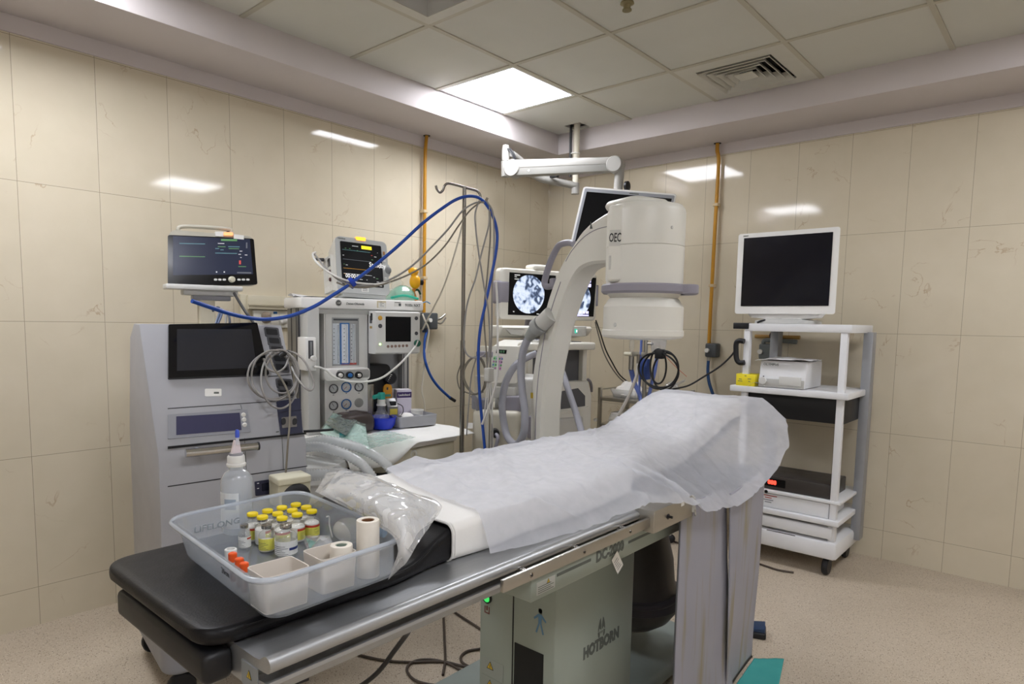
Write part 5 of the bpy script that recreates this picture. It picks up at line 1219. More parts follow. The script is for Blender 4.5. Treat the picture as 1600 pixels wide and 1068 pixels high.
# ------------------------------------------------------------------ wall services on the left wall
def wl(px, py, x=WX+.02): return at(px, py, 'x', x)
a, b_ = wl(386, 462), wl(470, 483)
HR = thing('wall_trunking', 'beige horizontal trunking on the left wall behind the machine', 'trunking', (WX, a.y, a.z))
B().box(WX, WX+.03, a.y, b_.y+.2, 1.425, 1.500, .003).build('trunking_body', mat('trunking_beige', '#cfc7b0', .45), HR, M=W(HR))
B().box(WX+.03, WX+.036, a.y, b_.y+.2, 1.445, 1.452).build('trunking_lip', mat('trunking_painted_shade', '#b7ae97', .5), HR, M=W(HR))  # darker copy of the trunking beige, shade put into the colour
B().box(WX, WX+.022, wl(376, 470).y, wl(387, 470).y, 1.33, 1.503, .003).build('vertical_cover', mat('trunking_beige', '#cfc7b0', .45), HR, M=W(HR))
SO = thing('socket_plate', 'white multi socket plate with a grey plug under the beige trunking', 'socket', (WX, wl(420, 495).y, 1.39)); y0, y1 = wl(397, 495).y, wl(455, 495).y
B().box(WX, WX+.014, y0, y1, 1.325, 1.420, .004).build('plate', mat('socket_white', '#e3e1d8', .4), SO, M=W(SO))
B().box(WX+.014, WX+.0145, wl(428, 485).y, wl(434, 485).y, 1.402, 1.414).build('blue_mark', M_blue, SO, M=W(SO))
for px in (411, 424, 437): B().box(WX+.0143, WX+.0149, wl(px, 495).y-.001, wl(px, 495).y+.001, 1.335, 1.405).build('module_line', M_mg, SO, M=W(SO))
c = wl(416, 496); B().loft([[(x, c.y+y, c.z+z) for y, z in rrect(.052-s_, .062-s_, .02, n=4)] for x, s_ in ((WX+.014, 0), (WX+.035, .004), (WX+.055, .03))]).build('plug', mat('taupe_plug', '#97897a', .5), SO, M=W(SO))
c = wl(442, 500); B().sphere((WX+.03, c.y, c.z), .024, 1, 1, 1.1, 14).build('white_plug', M_white, SO, M=W(SO))

def pipe(name, label, pts, r, clamps, ax):
    t = thing(name, label, 'pipe', pts[-1])
    B().tube(pts, r, n=14, sub=6).build('pipe_run', mat('ochre_pipe_paint', '#c18a22', .38, var=.10, scale=3), t, M=W(t))
    for c in clamps:
        b = B()
        if ax == 'x': b.box(WX, c[0]+r+.004, c[1]-r-.006, c[1]+r+.006, c[2]-.010, c[2]+.010, .003)
        else: b.box(c[0]-r-.006, c[0]+r+.006, c[1]-r-.004, WY, c[2]-.010, c[2]+.010, .003)
        b.build('pipe_clamp', mat('clamp_buff', '#cdb894', .5), t, M=W(t))
    b = B().lathe([(r+.001, -.001), (r+.012, -.001), (r+.012, .0), (r+.001, .0)], (pts[0][0], pts[0][1], SZ), 16, closed=True); b.build('hole_shade_ring', M_dark, t, M=W(t))  # flat near-black ring, the hole's shade put into colour
xp, yp = -.985, .853
pipe('gas_pipe', 'ochre yellow gas pipe running down the left wall behind the pole', [(xp+.004, yp+.012, SZ+.01), (xp, yp+.002, 2.45), (xp, yp, 2.0), (xp, yp-.002, 1.42)], .0115, [(xp, yp, at(663, 330, 'x', xp).z), (xp, yp, at(663, 434, 'x', xp).z)], 'x')
xq, yq = .440, 2.205
pipe('gas_pipe', 'ochre yellow gas pipe running down the back wall to the grey outlet', [(xq-.002, yq-.004, SZ+.01), (xq-.002, yq-.004, 2.55), (xq+.010, yq, 2.46), (xq+.006, yq, 2.1), (xq+.002, yq, 1.6), (xq, yq, 1.22)], .0125, [(xq+.006, yq, at(1117, 320, 'y', yq).z), (xq+.003, yq, at(1113, 446, 'y', yq).z)], 'y')
# dark regulator under the left pipe with hoses
RG = thing('gas_outlet', 'dark grey gas outlet with a white knob on the left wall', 'gas outlet', (WX, .86, 1.36)); WG = W(RG)
y0, y1 = wl(654, 500).y, wl(678, 500).y
B().box(WX, WX+.065, y0, y1, 1.320, 1.432, .010, 3).build('outlet_body', mat('outlet_charcoal', '#4d5154', .45), RG, M=WG)
c = at(671, 500, 'x', WX+.07); B().cyl((WX+.06, c.y, c.z), (WX+.085, c.y, c.z), .014, n=18).build('white_knob', M_white, RG, M=WG)
c2 = at(682, 500, 'x', WX+.06); B().tube([(WX+.04, y1-.03, 1.38), (WX+.05, y1+.03, 1.395), (WX+.06, y1+.07, 1.425)], [.014, .010, .006], n=10).build('valve_stem', M_satin, RG, M=WG)
B().tube([(WX+.05, y1-.02, 1.375), (WX+.06, y1+.03, 1.36), (WX+.06, y1+.075, 1.40)], .006, n=8).build('side_lever', M_satin, RG, M=WG)
B().cyl((WX+.035, c.y-.01, 1.30), (WX+.035, c.y-.015, 1.335), .017, n=16).build('hose_tail', mat('navy_tail', '#33415f', .4), RG, M=WG)
M_bhose = mat('blue_gas_hose', '#1f4fa0', .35)
cable('gas_hose', [at(x, y, 'x', v) for x, y, v in ((668, 512, WX+.04), (664, 530, WX+.05), (663, 545, WX+.06), (664, 562, WX+.08), (672, 585, WX+.10), (685, 604, WX+.12), (704, 622, WX+.14))], .0095, M_bhose, 'blue gas hose curving off the left wall to a black end', 'hose', n=10)
o = bpy.data.objects['gas_hose']
B().cyl(at(703, 621, 'x', WX+.14), at(711, 626, 'x', WX+.145), .0115, n=12).build('black_end', M_black, o)
cable('white_tube', [at(x, y, 'x', v) for x, y, v in ((660, 490, WX+.09), (664, 500, WX+.10), (670, 515, WX+.09), (668, 535, WX+.08), (664, 555, WX+.07), (661, 590, WX+.07), (659, 610, WX+.07), (663, 630, WX+.07), (665, 655, WX+.07))], .0055, mat('milky_tube', '#d9d3c6', .4), 'thin white tube hanging straight down the left wall', 'tube')
cable('white_tube', [at(x, y, 'x', v) for x, y, v in ((724, 345, -.1), (715, 380, -.2), (703, 420, -.35), (690, 455, -.6), (675, 485, -.8), (660, 515, -.92))], .0052, mat('milky_tube', '#d9d3c6', .4), 'thin white tube slanting from the drip pole down to the wall outlet', 'tube')
cable('white_tag', [at(x, y, 'x', -.9) for x, y in ((658, 474), (666, 471), (672, 474))], .004, mat('blue_print', '#5f86a5', .6), 'small blue tape tab on the pipe by the machine top', 'tape')
# ------------------------------------------------------------------ mobile C-arm X-ray machine
DC = Vector((1.08, .162, 0)); CA = R(-70)
cu_ = Vector((math.sin(CA), math.cos(CA), 0)); cn_ = Vector((cu_.y*-1, cu_.x, 0))      # along the C, and across it
if cn_.dot(CAM-DC) < 0: cn_ = -cn_
def onC(px, py, off):
    P = DC+cn_*off; d = FW+RT*((px-PPX)/FOC)-UP*((py-PPY)/FOC)
    return CAM+d*((P-CAM).dot(cn_)/d.dot(cn_))
VA = Vector((DC.x-CAM.x, DC.y-CAM.y, 0)).normalized()
def onD(px, py):
    d = FW+RT*((px-PPX)/FOC)-UP*((py-PPY)/FOC); return CAM+d*((DC-CAM).dot(VA)/d.dot(VA))
M_oec = mat('xray_warm_white', '#dbd9d0', .36, var=.02)
M_oecd = mat('xray_lilac_grey', '#8f8c96', .45, var=.03)
M_oecc = mat('xray_pale_grey', '#c3c2bd', .42, var=.03)
CM = thing('c_arm', 'off white mobile C arm x ray machine reaching over the draped table', 'x-ray machine', (.0, .62, 0)); WC = W(CM)
WH = .068; WD = .112      # front face offset and width of the C profile
outer_px = [(1012, 318), (985, 319.5), (960, 326), (935, 339), (912, 357), (893, 385), (880, 406), (868, 432), (855, 470), (845, 510), (835, 560), (830, 600), (828, 640), (828, 690)]
inner_px = [(1000, 411), (960, 411), (940, 411), (921, 413), (904, 421), (893, 437), (885, 455), (878, 475), (868, 507), (861, 540), (855, 570), (850, 605), (846.5, 650), (846, 692)]
Po = [onC(*p_, WH) for p_ in outer_px]; Pi = [onC(*p_, WH) for p_ in inner_px]
# carry both curves on below the table, closing the C under the tube
def cpt(u, z): return DC+cu_*u+cn_*WH+Vector((0, 0, z))
uo, ui = (Po[-1]-DC).dot(cu_), (Pi[-1]-DC).dot(cu_)
for (u, z) in ((uo-.02, .70), (uo-.07, .52), (uo-.17, .33), (uo-.32, .19), (uo-.50, .13), (.14, .12)): Po.append(cpt(u, z))
for (u, z) in ((ui-.01, .72), (ui-.05, .56), (ui-.14, .40), (ui-.26, .285), (ui-.42, .23), (.14, .22)): Pi.append(cpt(u, z))
Po, Pi = catmull(Po, 4), catmull(Pi, 4)
rings = []
for a, b_ in zip(Po, Pi):
    e = (b_-a).normalized(); ln = (b_-a).length; bev = .012
    sec = [(a+e*bev, 0), (b_-e*bev, 0), (b_, bev), (b_, WD-bev), (b_-e*bev, WD), (a+e*bev, WD), (a, WD-bev), (a, bev)]
    rings.append([p_-cn_*d for p_, d in sec])
B().loft(rings).build('c_profile', M_oec, CM, M=WC, smooth=35)
# seam line along the top arm and the groove on the column
B().tube([onC(x, y, WH+.001) for x, y in ((955, 352), (930, 359), (910, 372), (893, 392), (884, 408))], .0015, n=6).build('seam', M_oecd, CM, M=WC)
B().tube([onC(x, y, WH+.001) for x, y in ((876, 440), (864, 475), (853, 515), (845, 560), (840, 600), (837, 650), (836, 692))], .0022, n=6).build('groove', M_oecd, CM, M=WC)
# triangular tick
c = [onC(x, y, WH+.0015) for x, y in ((923, 345), (926, 357), (921.5, 357.5))]
B().face(c).build('arrow_mark', M_letter, CM, M=WC, smooth=0)
sl2 = [onC(x, y, WH+.0015) for x, y in ((823, 620), (826.5, 619), (826.5, 622), (823, 623))]
yl_ = [onC(x, y, WH+.0015) for x, y in ((829, 613), (833, 613), (833, 622), (829, 622))]
B().face(yl_).build('yellow_sticker', M_yellow, CM, M=WC, smooth=0)
# image intensifier: drum, handle ring, lower drum
def zD(py): return onD(1012, py).z
def rD(x0, x1, py): return (onD(x1, py)-onD(x0, py)).length/2
z_top, z_seam, z_ring1, z_ring0, z_w, z_l1, z_l0, z_rim, z_b = zD(322), zD(387), zD(445), zD(459), zD(466), zD(476), zD(515), zD(519), zD(527)
r1 = .149
B().lathe([(0, z_top+.010), (.09, z_top+.008), (r1-.014, z_top-.004), (r1-.003, z_top-.018), (r1, z_top-.03), (r1, z_seam+.002), (r1-.003, z_seam), (r1, z_seam-.002), (r1-.002, z_ring1-.02), (0, z_ring1-.02)], DC, 56).build('upper_drum', M_oec, CM, M=WC, smooth=30)
capp = B().prism(rrect(.21, .20, .05, 0, 0), 'z', z_top-.01, z_top+.030, .022, 4)
capp.build('top_cover', M_oec, CM, M=WC @ Matrix.Translation(DC+cu_*.06) @ Matrix.Rotation(math.atan2(cu_.y, cu_.x), 4, 'Z'))
# housing block joining the drum to the arm
fb0 = onC(949, 335, .085)
u0 = (onC(949, 380, .085)-DC).dot(cu_)
hbm = Matrix.Translation(DC) @ Matrix.Rotation(math.atan2(cu_.y, cu_.x), 4, 'Z')
B().box(-.02, u0, -.100, .100, z_ring1+.004, z_top-.005, .020, 4).build('drum_housing', M_oec, CM, M=WC @ hbm)
# flat corner of the drum carrying the printed plate
fm_ = Matrix.Translation(DC) @ Matrix.Rotation(math.atan2(-VA.y, -VA.x)-R(12), 4, 'Z')      # x towards the viewer's side, y to the right
B().box(-.02, .136, -.116, -.050, z_ring1+.004, z_top-.010, .014, 4).build('drum_corner', M_oec, CM, M=WC @ fm_)
B().box(.135, .1366, -.108, -.062, z_seam-.001, z_seam+.001).build('seam', M_oecd, CM, M=WC @ fm_, smooth=0)
B().box(.132, .1375, -.108, -.099, z_ring1+.05, z_seam-.04, .002).build('grip_recess', M_oecc, CM, M=WC @ fm_)
d_ = (fm_.to_3x3() @ Vector((1, 0, 0)))
_d = FW+RT*((961-PPX)/FOC)-UP*((371.5-PPY)/FOC); _P = DC+d_*.1365
pw_ = CAM+_d*((_P-CAM).dot(d_)/_d.dot(d_)); cc = fm_.inverted() @ pw_
pl = B().box(.1355, .1372, cc.y-.021, cc.y+.021, cc.z-.030, cc.z+.030).build('name_plate', mat('plate_warm_grey', '#c6c5bf', .5), CM, M=WC @ fm_, smooth=0)
words('OEC', .046, mat('badge_black', '#2b2b2c', .4), pl, WC @ (pw_+d_*.001), right=fm_.to_3x3() @ Vector((0, 1, 0)), up=(0, 0, 1), bold=.0008, sx=.50, shear=.05)
rr_ = .165
B().lathe([(r1-.02, z_ring0-.002), (rr_-.008, z_ring0-.002), (rr_, z_ring0+.006), (rr_, z_ring1-.006), (rr_-.006, z_ring1), (r1-.02, z_ring1)], DC, 56, closed=True).build('handle_ring', M_oecd, CM, M=WC, smooth=40)
er = onD(1088, 453)-DC; er.z = 0
B().prism(rrect(.10, .16, .045, 0, 0), 'z', z_ring0-.002, z_ring1, .006, 3).build('ring_grip', M_oecd, CM, M=WC @ Matrix.Translation(DC+er*.78) @ Matrix.Rotation(math.atan2(er.y, er.x), 4, 'Z'))
r3 = .154
B().lathe([(0, z_ring0), (r1-.006, z_ring0), (r1-.020, z_w), (r1-.014, z_w-.004), (r3-.006, z_l1), (r3, z_l1-.010), (r3, z_l0), (r3+.004, z_l0-.003), (r3+.004, z_rim-.012), (r3-.002, z_b), (r3-.05, z_b-.008), (0, z_b-.008)], DC, 56).build('lower_drum', M_oec, CM, M=WC, smooth=30)
bt = onD(1050, 355); v_ = (bt-DC); v_.z = 0; v_.normalize(); nn = (CAM-DC); nn.z = 0; nn.normalize()
def on_drum(px, py, r):
    d = FW+RT*((px-PPX)/FOC)-UP*((py-PPY)/FOC); o = CAM-DC
    a_ = d.x**2+d.y**2; b2 = o.x*d.x+o.y*d.y; c_ = o.x**2+o.y**2-r*r; return CAM+d*((-b2-math.sqrt(max(0, b2*b2-a_*c_)))/a_)
for px, py, r_, rad in ((1050, 355, r1, .006), (961, 507, r3, .008)):
    p_ = on_drum(px, py, r_); nv_ = p_-DC; nv_.z = 0; nv_.normalize()
    B().lathe([(0, .003), (rad*.7, .003), (rad, .001), (rad, -.002), (0, -.002)], (0, 0, 0), 16, 'x').build('screw_cover', M_oecc, CM, M=WC @ Matrix.Translation(p_) @ Matrix.Rotation(math.atan2(nv_.y, nv_.x), 4, 'Z'))
# grip handle on the outside of the C
hp = [onC(x, y, .035) for x, y in ((897, 381), (890, 379), (881, 380), (872, 385), (862, 404), (855, 424), (851, 440), (853, 447), (860, 447), (868, 443))]
B().tube(hp, .016, n=14, sub=5, flat=.9).build('grip_handle', M_oecd, CM, M=WC)
B().box(-.020, .016, -.024, .024, -.022, .022, .008, 3).build('handle_foot', M_oecd, CM, M=WC @ Matrix.Translation(onC(867, 442, .03)) @ Matrix.Rotation(math.atan2(cu_.y, cu_.x), 4, 'Z'))
# cable gland and thick hoses
g0, g1, g2, g3 = onC(862, 491, .075), onC(846, 506, .095), onC(838, 512, .10), onC(826, 527, .11)
B().tube([g0, g1], [.040, .038], n=24, sub=0).build('gland_body', M_oecc, CM, M=WC)
B().tube([g1, g2], [.042, .042], n=24, sub=0).build('gland_collar', mat('gland_grey', '#a3a5a4', .45), CM, M=WC)
B().tube([g2, g3], [.034, .024], n=24, sub=0).build('gland_nose', mat('gland_nose_grey', '#989a98', .45), CM, M=WC)
M_hoseg = mat('cable_hose_grey', '#9b9ca5', .5, var=.03)
loop = [g3] + [onC(x, y, o) for x, y, o in ((818, 546, .12), (814, 575, .12), (816, 610, .12), (820, 645, .12), (818, 676, .12), (807, 694, .12), (793, 682, .11), (786, 652, .10), (785, 625, .09), (791, 595, .07), (806, 570, .02), (826, 557, -.06), (838, 552, -.10))]
B().tube(loop, .0185, n=16, sub=8).build('cable_hose', M_hoseg, CM, M=WC)
B().tube([onC(x, y, o) for x, y, o in ((872, 565, -.16), (880, 585, -.16), (890, 615, -.14), (900, 645, -.12), (908, 672, -.10), (914, 700, -.08))], .0165, n=14, sub=6).build('cable_hose', M_hoseg, CM, M=WC)
# tube housing below the table
B().lathe([(0, .16), (.10, .165), (.15, .20), (.185, .25), (.19, .31), (.165, .35), (.155, .45), (.125, .57), (.11, .585), (0, .585)], DC, 40).build('tube_housing', mat('tube_housing_taupe', '#57524f', .45), CM, M=WC, smooth=35)
B().lathe([(.185, .262), (.198, .27), (.200, .31), (.185, .325)], DC, 40, closed=True).build('tube_ring', mat('tube_ring_plum', '#4b464c', .5), CM, M=WC)
B().tube([DC+Vector((.20*math.cos(a), .20*math.sin(a), .33+.02*math.sin(a*2))) for a in [R(-150+12*k) for k in range(14)]], .012, n=10, sub=2).build('tube_grip', mat('tube_ring_plum', '#4b464c', .5), CM, M=WC)
# mainframe with control box
CMF = Frame(.02, .55, -62)
WCF = WC @ CMF.M
def cf(px, py, x=0.0): return CMF.at(px, py, 'x', x)
a, b_ = cf(766, 565), cf(808, 565); zc1, zc0 = cf(790, 541).z, cf(785, 598).z
cbx = B().prism([(.00, zc0), (-.035, zc1), (-.25, zc1+.02), (-.25, zc0+.01)], 'y', a.y, b_.y, .010, 3).build('control_box', M_oec, CM, M=WCF)
B().prism([(-.05, zc1-.004), (-.09, zc1+.018), (-.25, zc1+.030), (-.25, zc1)], 'y', a.y+.01, b_.y-.01, .008, 3).build('control_box_lid', M_oec, CM, M=WCF)
nC = Vector((zc1-zc0, 0, .035)).normalized(); PC = Vector((0, 0, zc0))
def cfp(name, m, cs, d0=-.001, d1=.002, r=0.0, parent=None): return slab(CMF, PC, nC, cs, d0, d1, r).build(name, m, parent or cbx, M=WCF)
cfp('display', M_screen, [(776, 545.5), (792, 546.5), (791, 552.5), (775, 551.5)], .0, .0025)
for k in range(3): cfp('display_digit', mat('dim_green_digit', '#3d5a45', .4, emit='#3d6a48', estr=.3), [(778+4*k, 547.5), (780.5+4*k, 547.7), (780.3+4*k, 550.8), (777.8+4*k, 550.6)], .0025, .003)
for (x, y, m_) in ((768.5, 555.5, '#a9cbaa'), (776, 556.5, '#c9a9c4')):
    pn = cfp('key_panel', mat('panel_' + m_[1:], m_, .5), [(x+3, y), (x+9.5, y+.6), (x+6.5, y+22), (x-.6, y+20)], .0, .0015)
for r_i in range(4):
    for c_i in range(4):
        x = 771.4+c_i*4.0+.2-r_i*.95; y = 558.0+r_i*5.0+c_i*.35
        cfp('key', mat(['key_green', 'key_pink', 'key_blue', 'key_plum'][(r_i+c_i*2) % 4], ['#4f9a5a', '#b06aa0', '#5b83b5', '#7c5a80'][(r_i+c_i*2) % 4], .5), [(x, y), (x+2.6, y+.2), (x+2.2, y+3), (x-.4, y+2.8)], .0015, .003, .2)
lb0 = cf(740, 640, -.1)
B().box(-.42, .10, cf(737, 660, .1).y, cf(812, 650, .1).y, .10, cf(760, 641, .1).z, .03, 4).build('mainframe_body', mat('mainframe_beige', '#cdc8b8', .42), CM, M=WCF)
B().box(-.34, -.02, cf(770, 620, 0).y, cf(830, 620, 0).y+.05, .60, zc0+.03, .02, 3).build('mainframe_neck', M_oecc, CM, M=WCF)
B().box(-.30, .05, cf(779, 640, .05).y, cf(812, 640, .05).y, .55, cf(790, 618, .05).z, .015, 3).build('column_cover', M_oecd, CM, M=WCF)
B().box(-.02, .03, cf(773, 625, 0).y, cf(806, 625, 0).y, cf(790, 622).z, cf(790, 604).z, .006).build('lift_plate', M_oecc, CM, M=WCF)
B().box(.0, .06, cf(737, 628, .05).y, cf(768, 628, .05).y, cf(750, 640, .05).z, cf(750, 622, .05).z, .012, 3).build('lock_lever', mat('lever_grey', '#7f7d82', .5), CM, M=WCF)
B().tube([cf(748, 645, .07), cf(745, 628, .08), cf(738, 617, .08)], .014, n=10).build('lever_arm', mat('lever_grey', '#7f7d82', .5), CM, M=WCF)
B().box(.1, .102, cf(729, 664, .1).y+.0, cf(739, 664, .1).y, cf(734, 669, .1).z, cf(734, 660, .1).z).build('paper_label', M_white, CM, M=WCF, smooth=0)
B().box(-.06, -.02, cf(742, 553, 0).y, cf(768, 553, 0).y, cf(752, 558).z, cf(752, 549).z, .004).build('lilac_bracket', M_oecd, CM, M=WCF)
B().box(.05, .11, onC(816, 660, .05).x*0+cf(824, 670, .1).y, cf(834, 670, .1).y+.02, cf(826, 685, .1).z, cf(826, 650, .1).z, .01).build('brake_handle', M_oecd, CM, M=WCF)
hz_ = cf(772, 675, .11); B().cyl(Vector((.09, hz_.y, hz_.z)), Vector((.16, hz_.y+.02, hz_.z)), .022, n=16).build('black_socket', M_black, CM, M=WCF)
B().tube([Vector((.15, hz_.y+.02, hz_.z)), cf(778, 684, .18), cf(774, 700, .18), cf(768, 716, .16)], .010, n=10).build('grey_lead', M_oecd, CM, M=WCF)
for x, y in ((-.36, lb0.y+.02), (-.36, lb0.y+.30), (.06, lb0.y+.02), (.06, lb0.y+.30)):
    B().lathe([(0, -.02), (.045, -.02), (.050, -.012), (.050, .012), (.045, .02), (0, .02)], (x, y, .05), 18, 'x').build('castor', M_black, CM, M=WCF)
B().box(-.20, .30, lb0.y+.10, lb0.y+.20, .10, .20, .02).build('outrigger', mat('mainframe_beige', '#cdc8b8', .42), CM, M=WCF)

# ------------------------------------------------------------------ viewing workstation with twin screens
FV = Frame(-.2, 1.3, -16)
VW, WVW = FV.thing('viewing_station', 'white twin screen x ray viewing station showing fluoroscopy images in the corner', 'x-ray viewing station', (-.30, .0, 0))
def fv(px, py, x=0.0): return FV.at(px, py, 'x', x)
PV, nV = Vector((0, 0, 0)), Vector((1, 0, 0))
def vw(name, m, cs, d0=-.002, d1=.003, r=0.0, parent=None): return slab(FV, PV, nV, cs, d0, d1, r).build(name, m, parent or VW, M=WVW)
tlv, brv = fv(783, 417), fv(932, 500); y0v, y1v = fv(781.5, 460).y, fv(932.5, 464).y; z1v, z0v = fv(800, 418.5).z, fv(850, 499.5).z
hs = B().loft([[(x, y, z) for y, z in rrect(y1v-y0v-2*s_, z1v-z0v-2*s_, .03, (y0v+y1v)/2, (z0v+z1v)/2, n=5)] for x, s_ in ((0, .008), (-.008, 0), (-.06, 0), (-.12, .04))])
hs.build('screen_housing', M_oec, VW, M=WVW)
B().box(-.09, .004, y0v-.012, y0v+.075, fv(782, 474).z, fv(782, 437).z, .02, 4).build('side_grip', M_oecd, VW, M=WVW)
B().box(-.09, .004, y1v-.008, y1v+.012, fv(932, 478).z, fv(932, 445).z, .006, 3).build('side_grip', M_oecd, VW, M=WVW)
B().box(-.10, .0, fv(834, 415).y, fv(862, 415).y, z1v-.005, fv(845, 413).z, .015, 3).build('camera_hump', M_oec, VW, M=WVW)
def xray_mat(name, seed):
    m = bpy.data.materials.new(name); m.use_nodes = True; nt = m.node_tree; N = nt.nodes; L = nt.links; p_ = N['Principled BSDF']
    tc = N.new('ShaderNodeTexCoord'); mp = N.new('ShaderNodeMapping'); mp.inputs['Location'].default_value = (seed, seed*2, 0); L.new(tc.outputs['Object'], mp.inputs[0])
    n1 = N.new('ShaderNodeTexNoise'); n1.inputs['Scale'].default_value = 22; n1.inputs['Detail'].default_value = 3; n1.inputs['Distortion'].default_value = 1.2; L.new(mp.outputs[0], n1.inputs['Vector'])
    v1 = N.new('ShaderNodeTexVoronoi'); v1.feature = 'DISTANCE_TO_EDGE'; v1.inputs['Scale'].default_value = 9; L.new(n1.outputs['Color'], v1.inputs['Vector'])
    wv_ = N.new('ShaderNodeTexWave'); wv_.inputs['Scale'].default_value = 14; wv_.inputs['Distortion'].default_value = 9; L.new(mp.outputs[0], wv_.inputs['Vector'])
    md = N.new('ShaderNodeMath'); md.operation = 'MULTIPLY'; L.new(wv_.outputs['Fac'], md.inputs[0]); L.new(n1.outputs['Fac'], md.inputs[1])
    vr = N.new('ShaderNodeMapRange'); vr.inputs[2].default_value = .10; vr.inputs[3].default_value = .35; L.new(v1.outputs['Distance'], vr.inputs[0])
    mv2 = N.new('ShaderNodeMath'); mv2.operation = 'MULTIPLY'; L.new(md.outputs[0], mv2.inputs[0]); L.new(vr.outputs[0], mv2.inputs[1])
    r = N.new('ShaderNodeValToRGB'); e = r.color_ramp.elements; e[0].position = .02; e[0].color = rgb('#39465f'); e[1].position = .34; e[1].color = rgb('#dde7f6')
    k = r.color_ramp.elements.new(.10); k.color = rgb('#93a5c4')
    L.new(mv2.outputs[0], r.inputs[0])
    L.new(r.outputs[0], p_.inputs['Emission Color']); p_.inputs['Emission Strength'].default_value = .55; p_.inputs['Base Color'].default_value = rgb('#202530'); p_.inputs['Roughness'].default_value = .3
    return m
def disc_px(cx, cy, rx, ry, name, m, parent, d0, d1, a0=0, a1=360, n=40):
    pts = [(cx+rx*math.cos(R(a0+(a1-a0)*i/n)), cy+ry*math.sin(R(a0+(a1-a0)*i/n))) for i in range(n if a1-a0 == 360 else n+1)]
    w = [FV.on(x, y, PV, nV) for x, y in pts]
    return B().loft([[p_+nV*d for p_ in w] for d in (d0, d1)]).build(name, m, parent, M=WVW)
s1 = vw('left_screen', M_screen, [(796, 425), (868, 430.5), (867, 494), (793.5, 491.5)], .0, .004)
disc_px(825.5, 459.5, 24.5, 30, 'fluoroscopy_image', xray_mat('fluoroscopy_left', 1.3), s1, .004, .0048)
for a in ((803.5, 428.5, 812, 430), (803.5, 431.5, 807, 432.5), (803.5, 435, 811, 436.2), (801, 485.5, 803, 487), (838, 489.5, 842, 490.8)): vw('screen_text', G_w, [(a[0], a[1]), (a[2], a[1]+.4), (a[2], a[3]+.4), (a[0], a[3])], .004, .0045, 0, s1)
s2_ = vw('right_screen', M_screen, [(880, 431), (931, 434), (926.8, 494.5), (879, 494)], .0, .004)
disc_px(904, 466, 18, 26, 'fluoroscopy_image', xray_mat('fluoroscopy_right', 4.1), s2_, .004, .0048)
for k in range(5): vw('soft_button', glow('lit_lilac', '#b9b6e6', .75), [(893+5.4*k, 485.8), (897.4+5.4*k, 486), (897.2+5.4*k, 490), (892.8+5.4*k, 490)], .0048, .0054, .1, s2_)
vw('soft_bar', glow('lit_lilac', '#b9b6e6', .75), [(891, 491), (919, 491.5), (919, 493.6), (891, 493.4)], .0048, .0054, 0, s2_)
for k in range(2): vw('thumbnail', glow('lit_lilac', '#b9b6e6', .75), [(917.5, 436+7*k), (923, 436.3+7*k), (922.6, 441.5+7*k), (917.2, 441.3+7*k)], .0048, .0054, .1, s2_)
ym = (y0v+y1v)/2
B().cyl((-.14, ym-.06, z0v-.12), (-.10, ym-.06, z0v+.05), .05, n=20).build('screen_neck', M_oecd, VW, M=WVW)
zs1, zs0 = fv(810, 508.5, .12).z, fv(810, 516, .12).z
ysl, ysr = fv(786, 512, .12).y, fv(926, 516, .12).y
B().prism([(-.04, zs1-.0), (.10, zs1), (.12, zs1-.012), (.08, zs0-.03), (-.04, zs0-.05)], 'y', ysl, ysr, .010, 3).build('upper_console', M_oec, VW, M=WVW)
B().prism([(y, z) for y, z in ((ysl+.02, zs1-.020), (ysl+.16, zs1-.026), (ysl+.14, zs0-.03), (ysl+.06, zs0-.022))], 'x', .10, .119, .002).build('left_recess', M_oecc, VW, M=WVW)
B().box(.05, .119, fv(882, 516, .1).y, fv(914, 518, .1).y, fv(890, 525, .1).z, fv(890, 509, .1).z, .006, 3).build('switch_panel', M_oecc, VW, M=WVW)
a = fv(900, 517, .12); B().box(.117, .1215, a.y-.011, a.y+.011, a.z-.014, a.z+.014, .002).build('green_switch', mat('green_switch', '#1f6a5a', .35, emit='#3fae93', estr=.6), VW, M=WVW)
a = fv(901, 517, .122); B().box(.1215, .1225, a.y-.003, a.y+.004, a.z-.007, a.z+.007).build('switch_glow', glow('lit_mint', '#c8fff0', 1.2), VW, M=WVW)
zk = fv(932, 535, .26).z; ykr = fv(933.5, 540, .26).y; ykl = ykr-.52
B().prism(rrect(.30, ykr-ykl, .04, .115, (ykl+ykr)/2, n=5), 'z', zk-.045, zk, .012, 3).build('keyboard_shelf', M_oec, VW, M=WVW)
kb = B().box(-.04, .20, ykl+.10, ykr-.16, zk, zk+.012, .003).build('keyboard', M_oecc, VW, M=WVW)
for r_i in range(5):
    for c_i in range(11):
        y = ykl+.12+c_i*.030; x = -.02+r_i*.042
        if y > ykr-.18: continue
        B().box(x, x+.034, y, y+.024, zk+.012, zk+.017, .001).build('key', M_mg if (r_i+c_i) % 4 else M_oecd, kb, M=WVW)
B().box(.0, .16, ykr-.13, ykr-.05, zk, zk+.004, .001).build('touch_pad', M_dgrey, VW, M=WVW)
